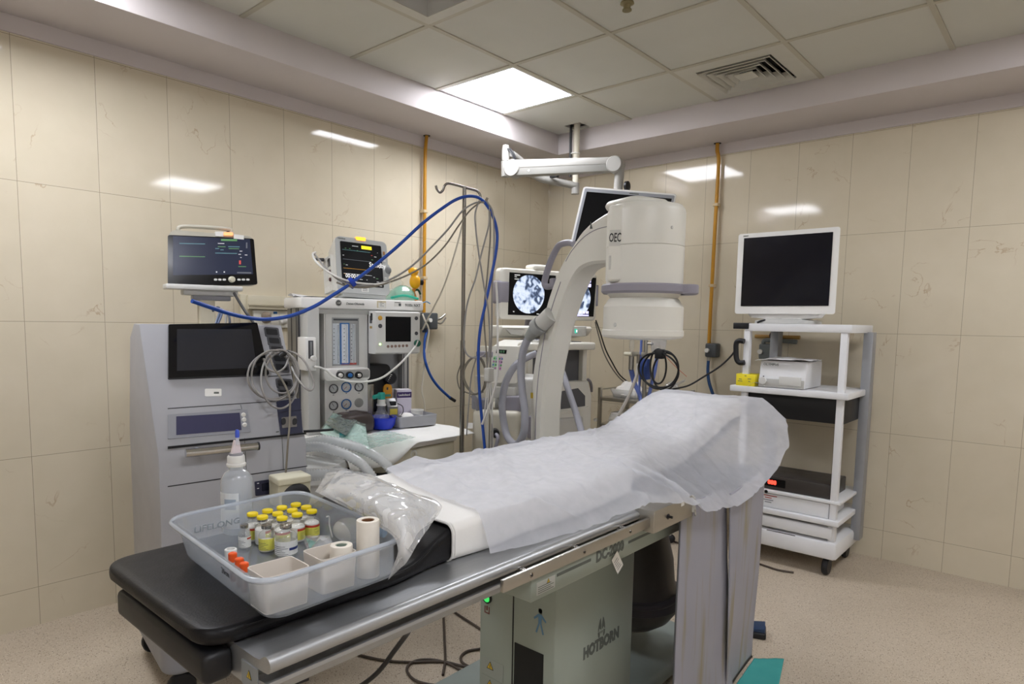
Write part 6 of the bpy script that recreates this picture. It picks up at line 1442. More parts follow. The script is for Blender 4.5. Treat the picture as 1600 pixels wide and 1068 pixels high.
# cabinet body: upper bay with dark opening, lower bay with cut corner
xb = .16
ybr = fv(917, 570, xb).y; ybl = ybr-.46; zb_ = zk-.045
zbay = fv(900, 597, xb).z
B().box(-.42, xb, ybr-.035, ybr, zbay, zb_, .004).build('bay_side', M_oec, VW, M=WVW)
B().box(-.42, xb, ybl, ybl+.035, zbay, zb_, .004).build('bay_side', M_oec, VW, M=WVW)
B().box(-.42, xb-.04, ybl+.035, ybr-.035, zbay, zb_-.004).build('bay_interior', mat('bay_shade_grey', '#59595c', .5), VW, M=WVW)  # dark fill stands in for the shade inside the bay
zl1, zl0 = fv(880, 600, xb+.02).z, .12
yR = fv(925, 620, xb+.02).y
B().prism([(ybl-.05, zl0), (yR, zl0), (yR, fv(925, 617, xb+.02).z), (ybr-.0, zl1+.015), (ybl-.02, zl1+.015)], 'x', -.46, xb+.02, .012, 3).build('lower_cabinet', M_oec, VW, M=WVW)
oc = [(876, 611), (903, 606), (914, 618), (914, 634), (876, 639)]
w = [FV.on(x, y, Vector((xb+.02, 0, 0)), nV) for x, y in oc]
B().loft([[p_+nV*d for p_ in w] for d in (-.01, .0015)]).build('opening_shade', mat('bay_shade_grey', '#59595c', .5), VW, M=WVW)  # flat dark plate, the opening's shade put into the colour
w2 = [FV.on(x, y, Vector((xb+.02, 0, 0)), nV) for x, y in ((872, 642), (914, 636), (918, 634), (918, 638), (872, 646))]
B().loft([[p_+nV*d for p_ in w2] for d in (-.01, .012)]).build('opening_sill', M_oec, VW, M=WVW)
B().box(xb+.015, xb+.05, ybr-.30, ybr-.05, .16, fv(890, 652, xb+.04).z, .02, 3).build('front_bulge', M_oecc, VW, M=WVW)
for x, y in ((-.40, ybl), (.12, ybl), (-.40, yR-.05), (.12, yR-.05)):
    B().lathe([(0, -.02), (.055, -.02), (.06, -.012), (.06, .012), (.055, .02), (0, .02)], (x, y, .06), 18, 'x').build('castor', M_black, VW, M=WVW)
cable('power_lead', [FV.M @ fv(x, y, -.05) for x, y in ((931, 500), (938, 520), (946, 545), (956, 565), (968, 585), (983, 598))], .0048, M_black, 'black lead dropping from the right of the twin screens', 'cable')
cable('power_lead', [FV.M @ fv(x, y, -.06) for x, y in ((930, 503), (937, 530), (944, 552), (955, 573), (968, 590), (980, 600))], .0042, mat('grey_lead', '#77726d', .5), 'grey lead beside the black lead right of the twin screens', 'cable')
cable('bay_lead', [FV.M @ fv(x, y, -.05) for x, y in ((918, 592), (922, 596), (924, 604), (924, 612))], .010, M_oecd, 'short grey lead behind the lower cabinet edge of the viewing station', 'cable')
# ------------------------------------------------------------------ ceiling arm with monitor
def atD(px, py, D):
    d = FW+RT*((px-PPX)/FOC)-UP*((py-PPY)/FOC); return CAM+d*(D/math.hypot(d.x, d.y))
M_arm = mat('arm_grey_white', '#9c9a95', .38, var=.03)
M_armd = mat('arm_painted_shade', '#83827d', .42, var=.03)  # darker copy of the arm grey, shade of the lower half painted in
CAx = Vector((-.375, 1.715, 0)); DP = math.hypot(CAx.x-CAM.x, CAx.y-CAM.y)
AR = thing('jointed_ceiling_boom', 'grey jointed ceiling boom on a stained white pole beside the bulkhead corner', 'monitor arm', (CAx.x, CAx.y, 2.25)); WA_ = W(AR)
zpb = atD(862, 298, DP).z
B().cyl((CAx.x, CAx.y, zpb), (CAx.x, CAx.y, CEIL+.084), .022, n=20).build('ceiling_pole', mat('stained_white_pole', '#cfc9b8', .5, var=.25, scale=9), AR, M=WA_)
B().tube([(CAx.x-.035, CAx.y-.02, CEIL+.08), (CAx.x-.036, CAx.y-.02, 2.62), (CAx.x-.034, CAx.y-.02, 2.5), (CAx.x-.033, CAx.y-.02, 2.40)], .009, n=8).build('black_cable', M_black, AR, M=WA_)
B().lathe([(.022, -.003), (.034, -.003), (.034, .003), (.022, .003)], (CAx.x-.006, CAx.y, atD(862, 240, DP).z), 20, closed=True).build('cable_tie', M_white, AR, M=WA_)
B().cyl((CAx.x, CAx.y, atD(862, 303, DP).z), (CAx.x, CAx.y, atD(862, 286, DP).z), .028, n=20).build('pole_hub', M_arm, AR, M=WA_)
DL, DR = 4.50, 4.20
j0 = atD(790, 252, DL)
l1 = [Vector((CAx.x, CAx.y, atD(862, 290, DP).z)), atD(848, 279, DP-.04), atD(830, 268, DP-.07), atD(812, 250, DP-.12), atD(800, 240, DL+.05)]
B().tube(l1, [.034, .040, .042, .036, .030], n=14, sub=4, flat=.7).build('first_link', M_arm, AR, M=WA_)
B().cyl(atD(790, 276, DL), atD(790, 252, DL), .030, n=22).build('joint_barrel', M_arm, AR, M=WA_)
B().lathe([(.026, 0), (.026, .07), (.020, .10), (0, .105)], tuple(atD(790, 251, DL)), 22).build('joint_cap', M_arm, AR, M=WA_)
for k in range(2): B().tube([atD(793+4*k, 232, DL-.02), atD(800+3*k, 240, DL-.04), atD(804+2*k, 252, DL-.04)], .006, n=8).build('cable_loop', M_black, AR, M=WA_)
a0, a1 = atD(803, 264, DL-.06), atD(962, 258, DR)
ax_ = (a1-a0).normalized(); sd_ = ax_.cross(Vector((0, 0, 1))).normalized(); up2 = sd_.cross(ax_).normalized()
ARM = Matrix(((ax_.x, sd_.x, up2.x, a0.x), (ax_.y, sd_.y, up2.y, a0.y), (ax_.z, sd_.z, up2.z, a0.z), (0, 0, 0, 1))); LA = (a1-a0).length
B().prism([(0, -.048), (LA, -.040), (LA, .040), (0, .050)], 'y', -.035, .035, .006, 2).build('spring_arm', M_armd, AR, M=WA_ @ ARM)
B().prism([(0, .000), (LA, .002), (LA, .042), (0, .052)], 'y', -.038, .038, .004, 2).build('arm_cover', M_arm, AR, M=WA_ @ ARM)
for f in (.18,): B().lathe([(0, .002), (.006, .002), (.006, 0), (0, 0)], (0, 0, 0), 10).build('screw', M_white, AR, M=WA_ @ ARM @ Matrix.Translation((LA*f, .036, -.02)) @ Matrix.Rotation(R(-90), 4, 'X'))
for p_, r_ in ((a0, .056), (a1, .050)):
    B().lathe([(0, .045), (r_*.9, .045), (r_, .038), (r_, -.038), (r_*.9, -.045), (0, -.045)], (0, 0, 0), 28).build('pivot_drum', M_arm, AR, M=WA_ @ Matrix(((ax_.x, up2.x, sd_.x, p_.x), (ax_.y, up2.y, sd_.y, p_.y), (ax_.z, up2.z, sd_.z, p_.z), (0, 0, 0, 1))))
B().tube([atD(967, 258, DR), atD(968, 270, DR), atD(966, 292, DR), atD(965, 310, DR)], [.034, .030, .028, .028], n=16, sub=3).build('drop_post', M_arm, AR, M=WA_)
B().box(-.03, .03, -.012, .012, -.006, .006).build('black_cover', M_black, AR, M=WA_ @ Matrix.Translation(atD(866, 276, DP-.10)))
HM = thing('ceiling_monitor', 'large white framed blank monitor hung from the ceiling arm behind the x ray drum', 'monitor', atD(975, 345, DR-.02), 0); WH_ = W(HM)
t1, t2, t3 = atD(912, 291, DR-.06), atD(1057.5, 303, DR+.02), atD(895, 364, DR-.10)
eu = (t2-t1); ev = (t3-t1)*1.28; nH = eu.cross(ev).normalized()
if nH.dot(CAM-t1) < 0: nH = -nH
def hm(u0, u1, v0, v1, d0, d1, r, nm, m, sh=0):
    pts = rrect(u1-u0, v1-v0, r, (u0+u1)/2, (v0+v1)/2, n=5); pts2 = rrect(u1-u0-sh, v1-v0-sh, r, (u0+u1)/2, (v0+v1)/2, n=5)
    return B().loft([[t1+eu*u+ev*v+nH*d for u, v in P] for P, d in ((pts2, d0), (pts, d0*.4), (pts, d1))]).build(nm, m, HM, M=WH_)
hm(0, 1, 0, 1, -.055, .0, .035, 'casing', mat('monitor_bright_white', '#ecebe8', .35), .08)
hm(.018, .982, .03, .97, -.001, .003, .02, 'bezel', mat('bezel_grey', '#9ea1a8', .4))
hm(.045, .958, .085, .93, .002, .0042, .002, 'screen', M_screen)
hm(.50, .60, .048, .064, .003, .0036, .001, 'maker_print', M_letter)
B().lathe([(0, 0), (.03, .005), (.03, .02), (0, .03)], (0, 0, 0), 16, 'x').build('black_knob', M_black, HM, M=WH_ @ Matrix.Translation(atD(977, 291, DR)))

# ------------------------------------------------------------------ drip stand with cables
PD = 3.40
pb = atD(723.5, 500, PD); PX_, PY_ = pb.x, pb.y
DS = thing('drip_stand', 'chrome drip stand with two hooks carrying the cables', 'drip stand', (PX_, PY_, 0)); WDS = W(DS)
def pl(px, py): # on the upright plane through the pole facing the camera
    n = Vector((PX_-CAM.x, PY_-CAM.y, 0)); d = FW+RT*((px-PPX)/FOC)-UP*((py-PPY)/FOC); return CAM+d*((Vector((PX_, PY_, 0))-CAM).dot(n)/d.dot(n))
ztop = pl(722, 291).z
B().cyl((PX_, PY_, .06), (PX_, PY_, 1.28), .0125, n=18).build('lower_tube', mat('pole_chrome_dark', '#8a8681', .22, 1.0), DS, M=WDS)
B().cyl((PX_, PY_, 1.26), (PX_, PY_, ztop), .0098, n=18).build('upper_tube', mat('pole_chrome_dark', '#8a8681', .22, 1.0), DS, M=WDS)
B().tube([pl(x, y) for x, y in ((681, 290), (683, 296), (687.5, 300.5), (692, 297), (695, 289.5), (700, 286.5), (709, 288), (722, 291.5), (735, 295), (745, 298), (749.5, 303), (752, 311), (756, 315.5), (760, 312), (761.5, 309))], .0062, n=10, sub=5).build('hook_bar', mat('pole_chrome_dark', '#8a8681', .22, 1.0), DS, M=WDS)
for k in range(5):
    a_ = 2*math.pi*k/5+.3
    B().tube([(PX_, PY_, .10), (PX_+.12*math.cos(a_), PY_+.12*math.sin(a_), .075), (PX_+.21*math.cos(a_), PY_+.21*math.sin(a_), .06)], .012, n=10, sub=4).build('foot', M_satin, DS, M=WDS)
    B().sphere((PX_+.21*math.cos(a_), PY_+.21*math.sin(a_), .03), .03, n=12).build('castor', M_black, DS, M=WDS)
M_blc = mat('blue_air_hose', '#1b479f', .35, var=.03)
M_grc = mat('grey_cable', '#8e8b88', .45, var=.04); M_olc = mat('olive_grey_cable', '#7a7468', .45, var=.04); M_whc = mat('white_cable', '#d6d4d0', .4, var=.03)
def pathD(pts): return [atD(*p_) for p_ in pts]
bp_ = [(300, 470, 2.60), (335, 482, 2.66), (360, 490, 2.72), (390, 496.5, 2.78), (420, 498.5, 2.84), (455, 493, 2.90), (490, 479, 2.97), (520, 461, 3.03), (549, 442, 3.08), (585, 415, 3.15), (622, 384, 3.22), (660, 349, 3.28), (690, 326, 3.33), (712, 312, 3.37), (730, 306.5, 3.385), (746, 308, 3.385), (758, 317, 3.375), (770, 337, 3.37), (776.5, 362, 3.36), (775.5, 390, 3.36), (769, 425, 3.35), (760, 468, 3.34), (751, 510, 3.33), (747.5, 550, 3.33), (748.5, 600, 3.32), (752, 645, 3.31), (756, 685, 3.30), (759, 720, 3.29), (761, 780, 3.28)]
bh_ = cable('air_hose', pathD(bp_), .0078, M_blc, 'long blue hose sagging from the left and over the drip stand hook', 'hose', n=10)
rgp = pathD([(540, 449, 3.07), (558, 436, 3.09)]); dvec = (rgp[1]-rgp[0]).normalized()
B().tube([atD(549, 442, 3.08)-dvec*.010, atD(549, 442, 3.08)+dvec*.010], .025, n=20, sub=0).build('hose_clip', mat('blue_clip', '#1a3fae', .35), bh_)
gcab = [
 ([(757, 316, 3.37), (742, 317, 3.37), (722, 330, 3.36), (700, 358, 3.33), (672, 388, 3.28), (645, 414, 3.22), (620, 431, 3.16), (595, 442, 3.11), (570, 446, 3.08), (549, 445, 3.07), (528, 436, 3.07), (510, 420, 3.10), (498, 405, 3.14), (491, 396, 3.2)], .0046, M_grc, 'grey lead from the hook to the standby monitor, upper of the pair'),
 ([(752, 315, 3.37), (735, 328, 3.36), (717, 352, 3.33), (695, 384, 3.29), (668, 411, 3.23), (640, 428, 3.17), (610, 440, 3.12), (585, 447, 3.09), (562, 449, 3.07), (540, 446, 3.07), (526, 441, 3.08)], .0042, M_olc, 'grey lead from the hook through the blue clip, lower of the pair'),
 ([(493, 394, 3.22), (489, 396, 3.18), (490, 402, 3.14), (497, 412, 3.10), (512, 424, 3.08), (530, 434, 3.06), (549, 440, 3.065), (568, 443, 3.08), (590, 444, 3.10), (610, 441, 3.12)], .0048, M_whc, 'white lead looping off the left flank of the standby monitor'),
 ([(749, 313, 3.37), (742.5, 333, 3.36), (743.5, 358, 3.35), (748, 395, 3.35), (752.5, 423, 3.345), (757, 451, 3.34), (763, 485, 3.33), (765, 527, 3.33), (763, 560, 3.32), (759, 585, 3.32)], .0042, M_grc, 'grey lead hanging below the hook, nearest the pole at the top'),
 ([(764.5, 322, 3.37), (764, 350, 3.36), (757, 378, 3.35), (750, 405, 3.35), (743, 435, 3.35), (733, 464, 3.36), (727.5, 490, 3.375), (725, 530, 3.375), (727, 548, 3.36), (734, 557, 3.35), (745, 558.5, 3.34), (754, 556.5, 3.33), (759, 551, 3.33)], .0042, M_grc, 'grey lead from the hook crossing behind the pole and back in a loop'),
 ([(766, 330, 3.365), (766, 372, 3.36), (763.5, 406, 3.355), (760.5, 440, 3.35), (757, 473, 3.35), (757, 510, 3.34), (760, 550, 3.33), (763, 600, 3.33), (765, 650, 3.32), (764, 715, 3.30)], .0040, M_olc, 'olive grey lead hanging straight down from the hook'),
 ([(760.5, 314, 3.37), (770, 332, 3.365), (772, 372, 3.36), (770.5, 417, 3.355), (769, 456, 3.35), (768, 527, 3.34), (766, 570, 3.33), (768, 620, 3.33), (769, 660, 3.32), (768, 714, 3.30)], .0044, M_grc, 'grey lead hanging beside the blue hose below the hook'),
 ([(775, 440, 3.36), (777, 473, 3.35), (777.5, 527, 3.33), (778, 560, 3.32), (776.5, 590, 3.31), (770, 617, 3.30), (762, 640, 3.29), (753, 663, 3.28)], .0056, M_whc, 'white tube with a free end hanging by the blue hose')]
for pts, r, m, l in gcab: cable('cable', pathD(pts), r, m, l, 'cable')
lp2 = []
for k in range(30):
    a_ = 2*math.pi*k/14; lp2.append(atD(743+17*math.sin(a_)+2*math.sin(k), 586+29*math.cos(a_), 3.36-.02*math.sin(a_)))
cable('cable', lp2, .0036, M_olc, 'thin coiled lead hanging beside the drip stand at bed height', 'cable')
cable('cable', pathD([(726, 556, 3.41), (718, 575, 3.43), (714.5, 589, 3.43), (718, 606, 3.42), (727, 612, 3.41), (742, 616, 3.37), (755, 612, 3.34)]), .0036, M_olc, 'thin lead bulging out left of the drip stand at bed height', 'cable')
cable('cable', pathD([(744, 560, 3.37), (738, 580, 3.37), (735, 600, 3.37), (733, 625, 3.36), (731, 650, 3.36), (729, 680, 3.35)]), .0036, M_grc, 'thin grey lead falling from the coil by the drip stand', 'cable')
CJ = thing('cable_junction', 'pale grey cable junction box hanging by the x ray control box', 'connector', atD(764, 585, 3.32), 0); WCJ = W(CJ)
B().box(-.018, .018, -.022, .022, -.036, .036, .008, 3).build('junction_body', M_oecc, CJ)
for k in range(4): B().tube([CJ.location+Vector((-.012+.008*k, .0, -.03)), atD(760+3.2*k, 615, 3.32), atD(757+4*k, 650, 3.32), atD(758+4.2*k, 700, 3.31)], .0035, n=6).build('junction_lead', M_whc, CJ, M=WCJ)

# ------------------------------------------------------------------ stuff along the back wall
def yw(px, py, y=WY-.03): return at(px, py, 'y', y)
GO = thing('gas_outlet', 'dark grey gas outlet with a white knob under the right hand yellow pipe', 'gas outlet', (.44, WY, 1.15)); WG2 = W(GO)
a, b_ = yw(1101, 547, WY-.075), yw(1119, 547, WY-.075); z1_, z0_ = yw(1110, 536, WY-.075).z, yw(1110, 558, WY-.075).z
M_outc = mat('outlet_charcoal', '#4d5154', .45)
B().box(a.x, b_.x, WY-.075, WY, z0_, z1_, .012, 3).build('outlet_body', M_outc, GO, M=WG2)
c = yw(1104.5, 547, WY-.076); B().cyl((c.x+.004, WY-.07, c.z), (c.x+.004, WY-.092, c.z), .015, n=18).build('white_knob', M_white, GO, M=WG2)
c = yw(1106, 561, WY-.05); B().cyl((c.x, WY-.04, z0_-.025), (c.x, WY-.04, z0_+.01), .013, n=14).build('hose_tail', M_satin, GO, M=WG2)
cable('gas_hose', [Vector((c.x, WY-.04, z0_-.02)), yw(1106, 580, WY-.05), yw(1108, 597, WY-.06), yw(1113, 613, WY-.07), yw(1119, 630, WY-.08), yw(1124, 655, WY-.08)], .0105, mat('deep_blue_hose', '#234a7c', .4), 'dark blue gas hose hanging under the back wall outlet', 'hose', n=10)
# scope tower with monitor
YC = 1.70
def yc(px, py, y=YC): return at(px, py, 'y', y)
M_cart = mat('cart_white', '#e6e7ea', .38, var=.03)
CT2 = thing('equipment_cart', 'white equipment cart with black handle at the right, by the back wall', 'cart', (1.10, 1.92, 0)); WT2 = W(CT2)
def cbx2(name, m, x0, x1, y0, y1, z0, z1, bev=.004, parent=None): return B().box(x0, x1, y0, y1, z0, z1, bev).build(name, m, parent or CT2, M=WT2)
xL = yc(1160, 560).x; XR = xL+.56
zt_ = yc(1180, 505).z; zt0 = yc(1180, 517).z
cbx2('top_frame', M_cart, yc(1164, 510).x, XR+.02, YC, YC+.46, zt0, zt_, .004)
cbx2('bracket', M_black, yc(1146, 508).x, yc(1170, 508).x, YC-.005, YC+.05, yc(1155, 513.5).z, yc(1155, 504).z, .003)
for x in (xL, XR-.035):
    cbx2('front_post', M_cart, x, x+.035, YC+.005, YC+.045, .14, zt0+.005, .003)
    cbx2('rear_post', mat('post_grey', '#9b9da1', .4, .3), x+.035, x+.085, YC+.34, YC+.42, .14, zt0+.005, .003)
hp2 = [yc(1164, 533), yc(1156, 532), yc(1151.5, 536), yc(1151, 548), yc(1152, 560), yc(1156, 566), yc(1164, 566)]
B().tube([p_+Vector((0, -.01, 0)) for p_ in hp2], .015, n=12, sub=4).build('grab_handle', M_black, CT2, M=WT2)
zs_ = yc(1180, 603.5).z; zs0_ = yc(1180, 613).z
sx0 = yc(1142, 606).x
cbx2('middle_shelf', M_cart, sx0, XR+.03, YC-.02, YC+.46, zs0_, zs_, .006)
zf0 = yc(1190, 850).z; zf1 = yc(1190, 800).z
cbx2('shelf_box', M_black, yc(1163, 640).x, XR, YC+.03, YC+.44, yc(1180, 650).z, zs0_-.004, .003)
zl_ = yc(1195, 792).z
cbx2('lower_shelf', M_cart, xL-.01, XR+.02, YC-.02, YC+.46, zl_-.03, zl_, .004)
cbx2('middle_lower_shelf', M_cart, xL-.01, XR+.02, YC, YC+.46, yc(1195, 764).z-.018, yc(1195, 764).z, .004)
cbx2('base', M_cart, xL-.015, XR+.02, YC-.02, YC+.46, .10, .20, .02)
dr_ = cbx2('drawer_front', M_cart, xL+.01, XR-.01, YC-.012, YC+.02, .215, zl_-.045, .006)
cbx2('drawer_slot', M_black, yc(1199, 830).x, yc(1199, 830).x+.16, YC-.014, YC-.010, yc(1200, 836).z, yc(1200, 826).z, .001, dr_)
for x, y in ((xL+.04, YC+.04), (XR-.04, YC+.04), (xL+.04, YC+.42), (XR-.04, YC+.42)):
    B().lathe([(0, -.016), (.045, -.016), (.05, -.010), (.05, .010), (.045, .016), (0, .016)], (x, y, .05), 18, 'x').build('castor', M_black, CT2, M=WT2)
# devices low in the cart
zsh = yc(1195, 764).z
D1 = thing('generator_unit', 'dark device with red digits low in the right hand cart', 'device', ((xL+XR)/2, YC+.2, zsh)); WD1 = W(D1)
ztp = yc(1195, 742).z
B().box(xL+.038, XR-.038, YC+.02, YC+.33, zsh+.001, ztp, .006).build('case', mat('device_charcoal', '#3d3835', .4), D1, M=WD1)
gx = yc(1197, 753, YC+.02).x
B().box(gx-.02, gx+.11, YC+.0185, YC+.02, yc(1200, 758, YC+.02).z, yc(1200, 746, YC+.02).z).build('display_window', M_screen, D1, M=WD1, smooth=0)
words('888', .032, glow('lit_red_digits', '#ff3a2a', 1.6), D1, WD1 @ Vector((gx+.035, YC+.0175, yc(1202, 752.5, YC+.02).z)), right=(1, 0, 0), bold=.0015)
B().cyl((gx+.01, YC+.02, ztp-.095), (gx+.01, YC-.0, ztp-.095), .010, n=14).build('dial', M_black, D1, M=WD1)
D2 = thing('white_unit', 'white device with small red lettering on the cart shelf below the red digits', 'device', ((xL+XR)/2, YC+.2, zl_)); WD2 = W(D2)
B().box(xL+.038, XR-.038, YC+.01, YC+.33, zl_+.001, zsh-.022, .006).build('case', M_cart, D2, M=WD2)
zr = (zl_+zsh)/2
for k, (w_, m_) in enumerate(((.08, '#b05a58'), (.05, '#b05a58'), (.06, '#8a8c92'), (.05, '#8a8c92'))): B().box(gx-.01+.012*(k % 2), gx-.01+w_, YC+.0085, YC+.01, zr+.016-.013*k, zr+.021-.013*k).build('printed_line', mat('unit_print_'+m_[1:], m_, .5), D2, M=WD2, smooth=0)
# things on the middle shelf and the tower monitor
YB = thing('yellow_box', 'small bright yellow carton on the white cart shelf', 'carton', (yc(1166, 600).x, YC+.03, zs_)); WYB = W(YB)
x0, x1 = yc(1151, 593).x, yc(1180.5, 593).x; zy = yc(1166, 584).z
B().box(x0, x1, YC-.01, YC+.10, zs_+.0005, zy, .002).build('carton_body', mat('carton_yellow', '#f0de2e', .5), YB, M=WYB)
for (u, w_, v) in ((.45, .10, .82), (.15, .16, .52), (.10, .24, .36), (.62, .18, .58), (.66, .10, .36)): B().box(x0+(x1-x0)*u, x0+(x1-x0)*(u+w_), YC-.0106, YC-.0098, zs_+(zy-zs_)*v, zs_+(zy-zs_)*(v+.055)).build('printed_line', M_letter, YB, M=WYB, smooth=0)
OL = thing('white_light_source', 'white medical light source box with a round knob beside the yellow carton', 'light source', (yc(1200, 600).x+.08, YC+.1, zs_)); WOL = W(OL)
x0 = yc(1184.5, 590, YC-.005).x; zo = yc(1195, 563, YC-.005).z
B().prism([(YC-.005, zs_+.004), (YC+.025, zo), (YC+.30, zo), (YC+.30, zs_+.004)], 'x', x0, x0+.26, .008, 3).build('case', M_cart, OL, M=WOL)
B().box(x0+.004, x0+.256, YC-.008, YC+.0, zs_+.006, zs_+.052, .003).build('lower_panel', M_mg, OL, M=WOL)
c = yc(1192.5, 594, YC-.008); B().cyl((c.x, YC-.006, c.z), (c.x, YC-.024, c.z), .020, n=22).build('rotary_knob', M_mlg, OL, M=WOL)
B().cyl((c.x, YC-.003, c.z+.024), (c.x, YC-.009, c.z+.024), .0035, n=10).build('lamp', M_dgrey, OL, M=WOL)
B().box(x0+.12, x0+.24, YC-.012, YC-.0, c.z-.02, c.z+.03, .003).build('socket_panel', M_mlg, OL, M=WOL)
words('OLYMPUS', .020, M_letter, OL, WOL @ Vector((x0+.062, YC+.0175, zo-.022)), right=(1, 0, 0), up=(0, .3, 1))
B().grid(lambda s, t: (x0-.02+.30*s, YC-.015+.24*t, zo+.010+.012*noise.noise(Vector((s*3, t*4, 7)))-.012*max(0, .12-s)*8), 18, 14).build('paper_cover', mat('thin_white_paper', '#dfdfe0', .8), OL, M=WOL, smooth=60, solid=.001, off=1.0)
c0 = yc(1190, 604); tt = B().grid(lambda s, t: (yc(1169, 600).x+.11*s, YC-.015+.06*t, zs_+.002+.026*math.sin(math.pi*s)*(1-t*.6)), 12, 6).build('tissue', M_sheet, None, smooth=60); tag(tt, 'small white tissue on the cart shelf edge below the yellow carton', 'tissue')
TM = thing('tower_monitor', 'large white framed blank monitor on top of the right hand cart', 'monitor', (yc(1211, 500).x, YC+.12, zt_)); WTM = W(TM)
YM = YC+.06
mx0, mz1, mz0 = yc(1151, 430, YM).x, yc(1165, 365, YM).z, yc(1160, 490, YM).z
def tm(x0, x1, z0, z1, ya, yb2, r, nm, m, sh=0.0): return B().loft([[(x, ya, z) for x, z in rrect(x1-x0, z1-z0, r, (x0+x1)/2, (z0+z1)/2, n=5)], [(x, yb2, z) for x, z in rrect(x1-x0-sh, z1-z0-sh, r, (x0+x1)/2, (z0+z1)/2, n=5)]]).build(nm, m, TM, M=WTM)
WM_ = .56
tm(mx0, mx0+WM_, mz0, mz1, YM, YM+.06, .014, 'casing', mat('monitor_bright_white', '#ecebe8', .35), .05)
tm(mx0+.035, mx0+WM_-.035, yc(1165, 478, YM).z, yc(1165, 372, YM).z, YM-.003, YM+.002, .002, 'screen', mat('screen_navy_black', '#0c0d18', .14, var=.02))
B().loft([[(mx0+WM_*.5+x, y, z) for x in (0,) for (x, y) in rrect(w_, d_, .03, 0, YM+.05, n=4)] for z, w_, d_ in ((mz0+.005, .44, .05), (mz0-.020, .40, .06), (mz0-.03, .20, .08))]).build('chin', mat('monitor_bright_white', '#ecebe8', .35), TM, M=WTM)
B().loft([[(mx0+WM_*.5+x, y, z) for (x, y) in rrect(w_, .22, .05, 0, YM+.10, n=5)] for z, w_ in ((zt_+.001, .34), (zt_+.018, .33), (zt_+.03, .20))]).build('stand_foot', M_mg, TM, M=WTM)
B().cyl((mx0+WM_*.5, YM+.10, zt_+.02), (mx0+WM_*.5, YM+.08, mz0+.12), .035, n=20).build('stand_neck', M_mg, TM, M=WTM)
words('SONY', .012, M_letter, TM, WTM @ Vector((mx0+.045, YM-.001, mz1-.014)), right=(1, 0, 0))
cable('black_lead', [yc(1183, 504, YC+.04), yc(1190, 501, YC+.05), yc(1202, 499.5, YC+.06), yc(1225, 499, YC+.08), yc(1250, 503, YC+.12)], .006, M_black, 'black lead lying on the cart top below the tower monitor', 'cable')
# outlet and pipe seen behind the cart
GB2 = thing('gas_outlet', 'grey gas outlet with a white knob seen between the cart posts', 'gas outlet', (.78, WY, 1.2)); WGB = W(GB2)
a, b_ = yw(1185, 548, WY-.07), yw(1205, 548, WY-.07)
B().box(a.x, b_.x, WY-.07, WY, yw(1195, 561, WY-.07).z, yw(1195, 537, WY-.07).z, .010, 3).build('outlet_body', mat('outlet_grey_green', '#6f7576', .45), GB2, M=WGB)
c = yw(1188.5, 549, WY-.07); B().cyl((c.x, WY-.065, c.z), (c.x, WY-.088, c.z), .016, n=16).build('white_knob', M_white, GB2, M=WGB)
B().tube([yw(1193, 539, WY-.05), yw(1193.5, 533, WY-.05), yw(1199, 531, WY-.05), yw(1220, 532, WY-.05), yw(1245, 534, WY-.05)], .014, n=12, sub=4).build('elbow_pipe', mat('outlet_grey_green', '#6f7576', .45), GB2, M=WGB)
BP = thing('brown_pipe', 'tan horizontal pipe with a dark valve behind the right hand cart', 'pipe', (.8, WY, 1.3)); WBP = W(BP)
B().cyl(yw(1180, 525, WY-.02), yw(1250, 527, WY-.02), .012, n=14).build('pipe_run', mat('tan_pipe', '#b08a4a', .45), BP, M=WBP)
B().sphere(yw(1210, 524, WY-.04), .032, n=14).build('valve_wheel', mat('dark_maroon', '#3b2626', .5), BP, M=WBP)

# ------------------------------------------------------------------ steel trolley and suction stand behind the head of the table
YT = 1.62
def yt(px, py, y=YT): return at(px, py, 'y', y)
ST = thing('steel_trolley', 'stainless steel trolley behind the head end of the table', 'trolley', (yt(965, 620).x, YT+.18, 0)); WST = W(ST)
xa, xb2 = yt(937, 640).x, yt(937, 640).x+.50
zsf = yt(960, 622).z; zrl = yt(940, 608).z; zls = yt(950, 662).z
for x, y in ((xa, YT), (xb2, YT), (xa, YT+.36), (xb2, YT+.36)): B().box(x-.011, x+.011, y-.011, y+.011, .08, zrl+.012, .002).build('post', M_satin, ST, M=WST); B().sphere((x, y, .04), .038, n=12).build('castor', M_black, ST, M=WST)
for z in (zsf, zls): B().box(xa-.005, xb2+.005, YT-.005, YT+.365, z-.022, z, .002).build('shelf', M_satin, ST, M=WST)
for (p_, q_) in (((xa, YT), (xa, YT+.36)), ((xb2, YT), (xb2, YT+.36)), ((xa, YT+.36), (xb2, YT+.36))): B().cyl((p_[0], p_[1], zrl), (q_[0], q_[1], zrl), .005, n=10).build('guard_rail', M_satin, ST, M=WST)
B().sphere((yt(933, 655).x, YT-.02, yt(933, 655).z), .014, n=12).build('white_bumper', M_white, ST, M=WST)
CTb = thing('cotton_tub', 'clear tub heaped with white cotton on the steel trolley', 'tub', (yt(979, 610, YT+.10).x, YT+.14, zsf)); 
B().loft([[(x, y, z) for x, y in rrect(.23-d, .17-d, .03, n=4)] for z, d in ((.001, .03), (.055, 0), (.055, .006), (.004, .036))], caps=True).build('tub_body', M_film, CTb, smooth=50)
def heap(c, rx, ry, h, sd):
    def f(s, t):
        a_ = 2*math.pi*s; r_ = t; k = 1-t*t
        n_ = noise.noise(Vector((math.cos(a_)*r_*3+sd, math.sin(a_)*r_*3, sd)))
        return (c[0]+rx*r_*math.cos(a_), c[1]+ry*r_*math.sin(a_), c[2]+h*max(0, k)**.6*(1+.45*n_)+.006*n_)
    return B().grid(f, 36, 10)
heap((0, 0, .02), .108, .078, .085, 3.1).build('cotton', M_sheet, CTb, smooth=60)
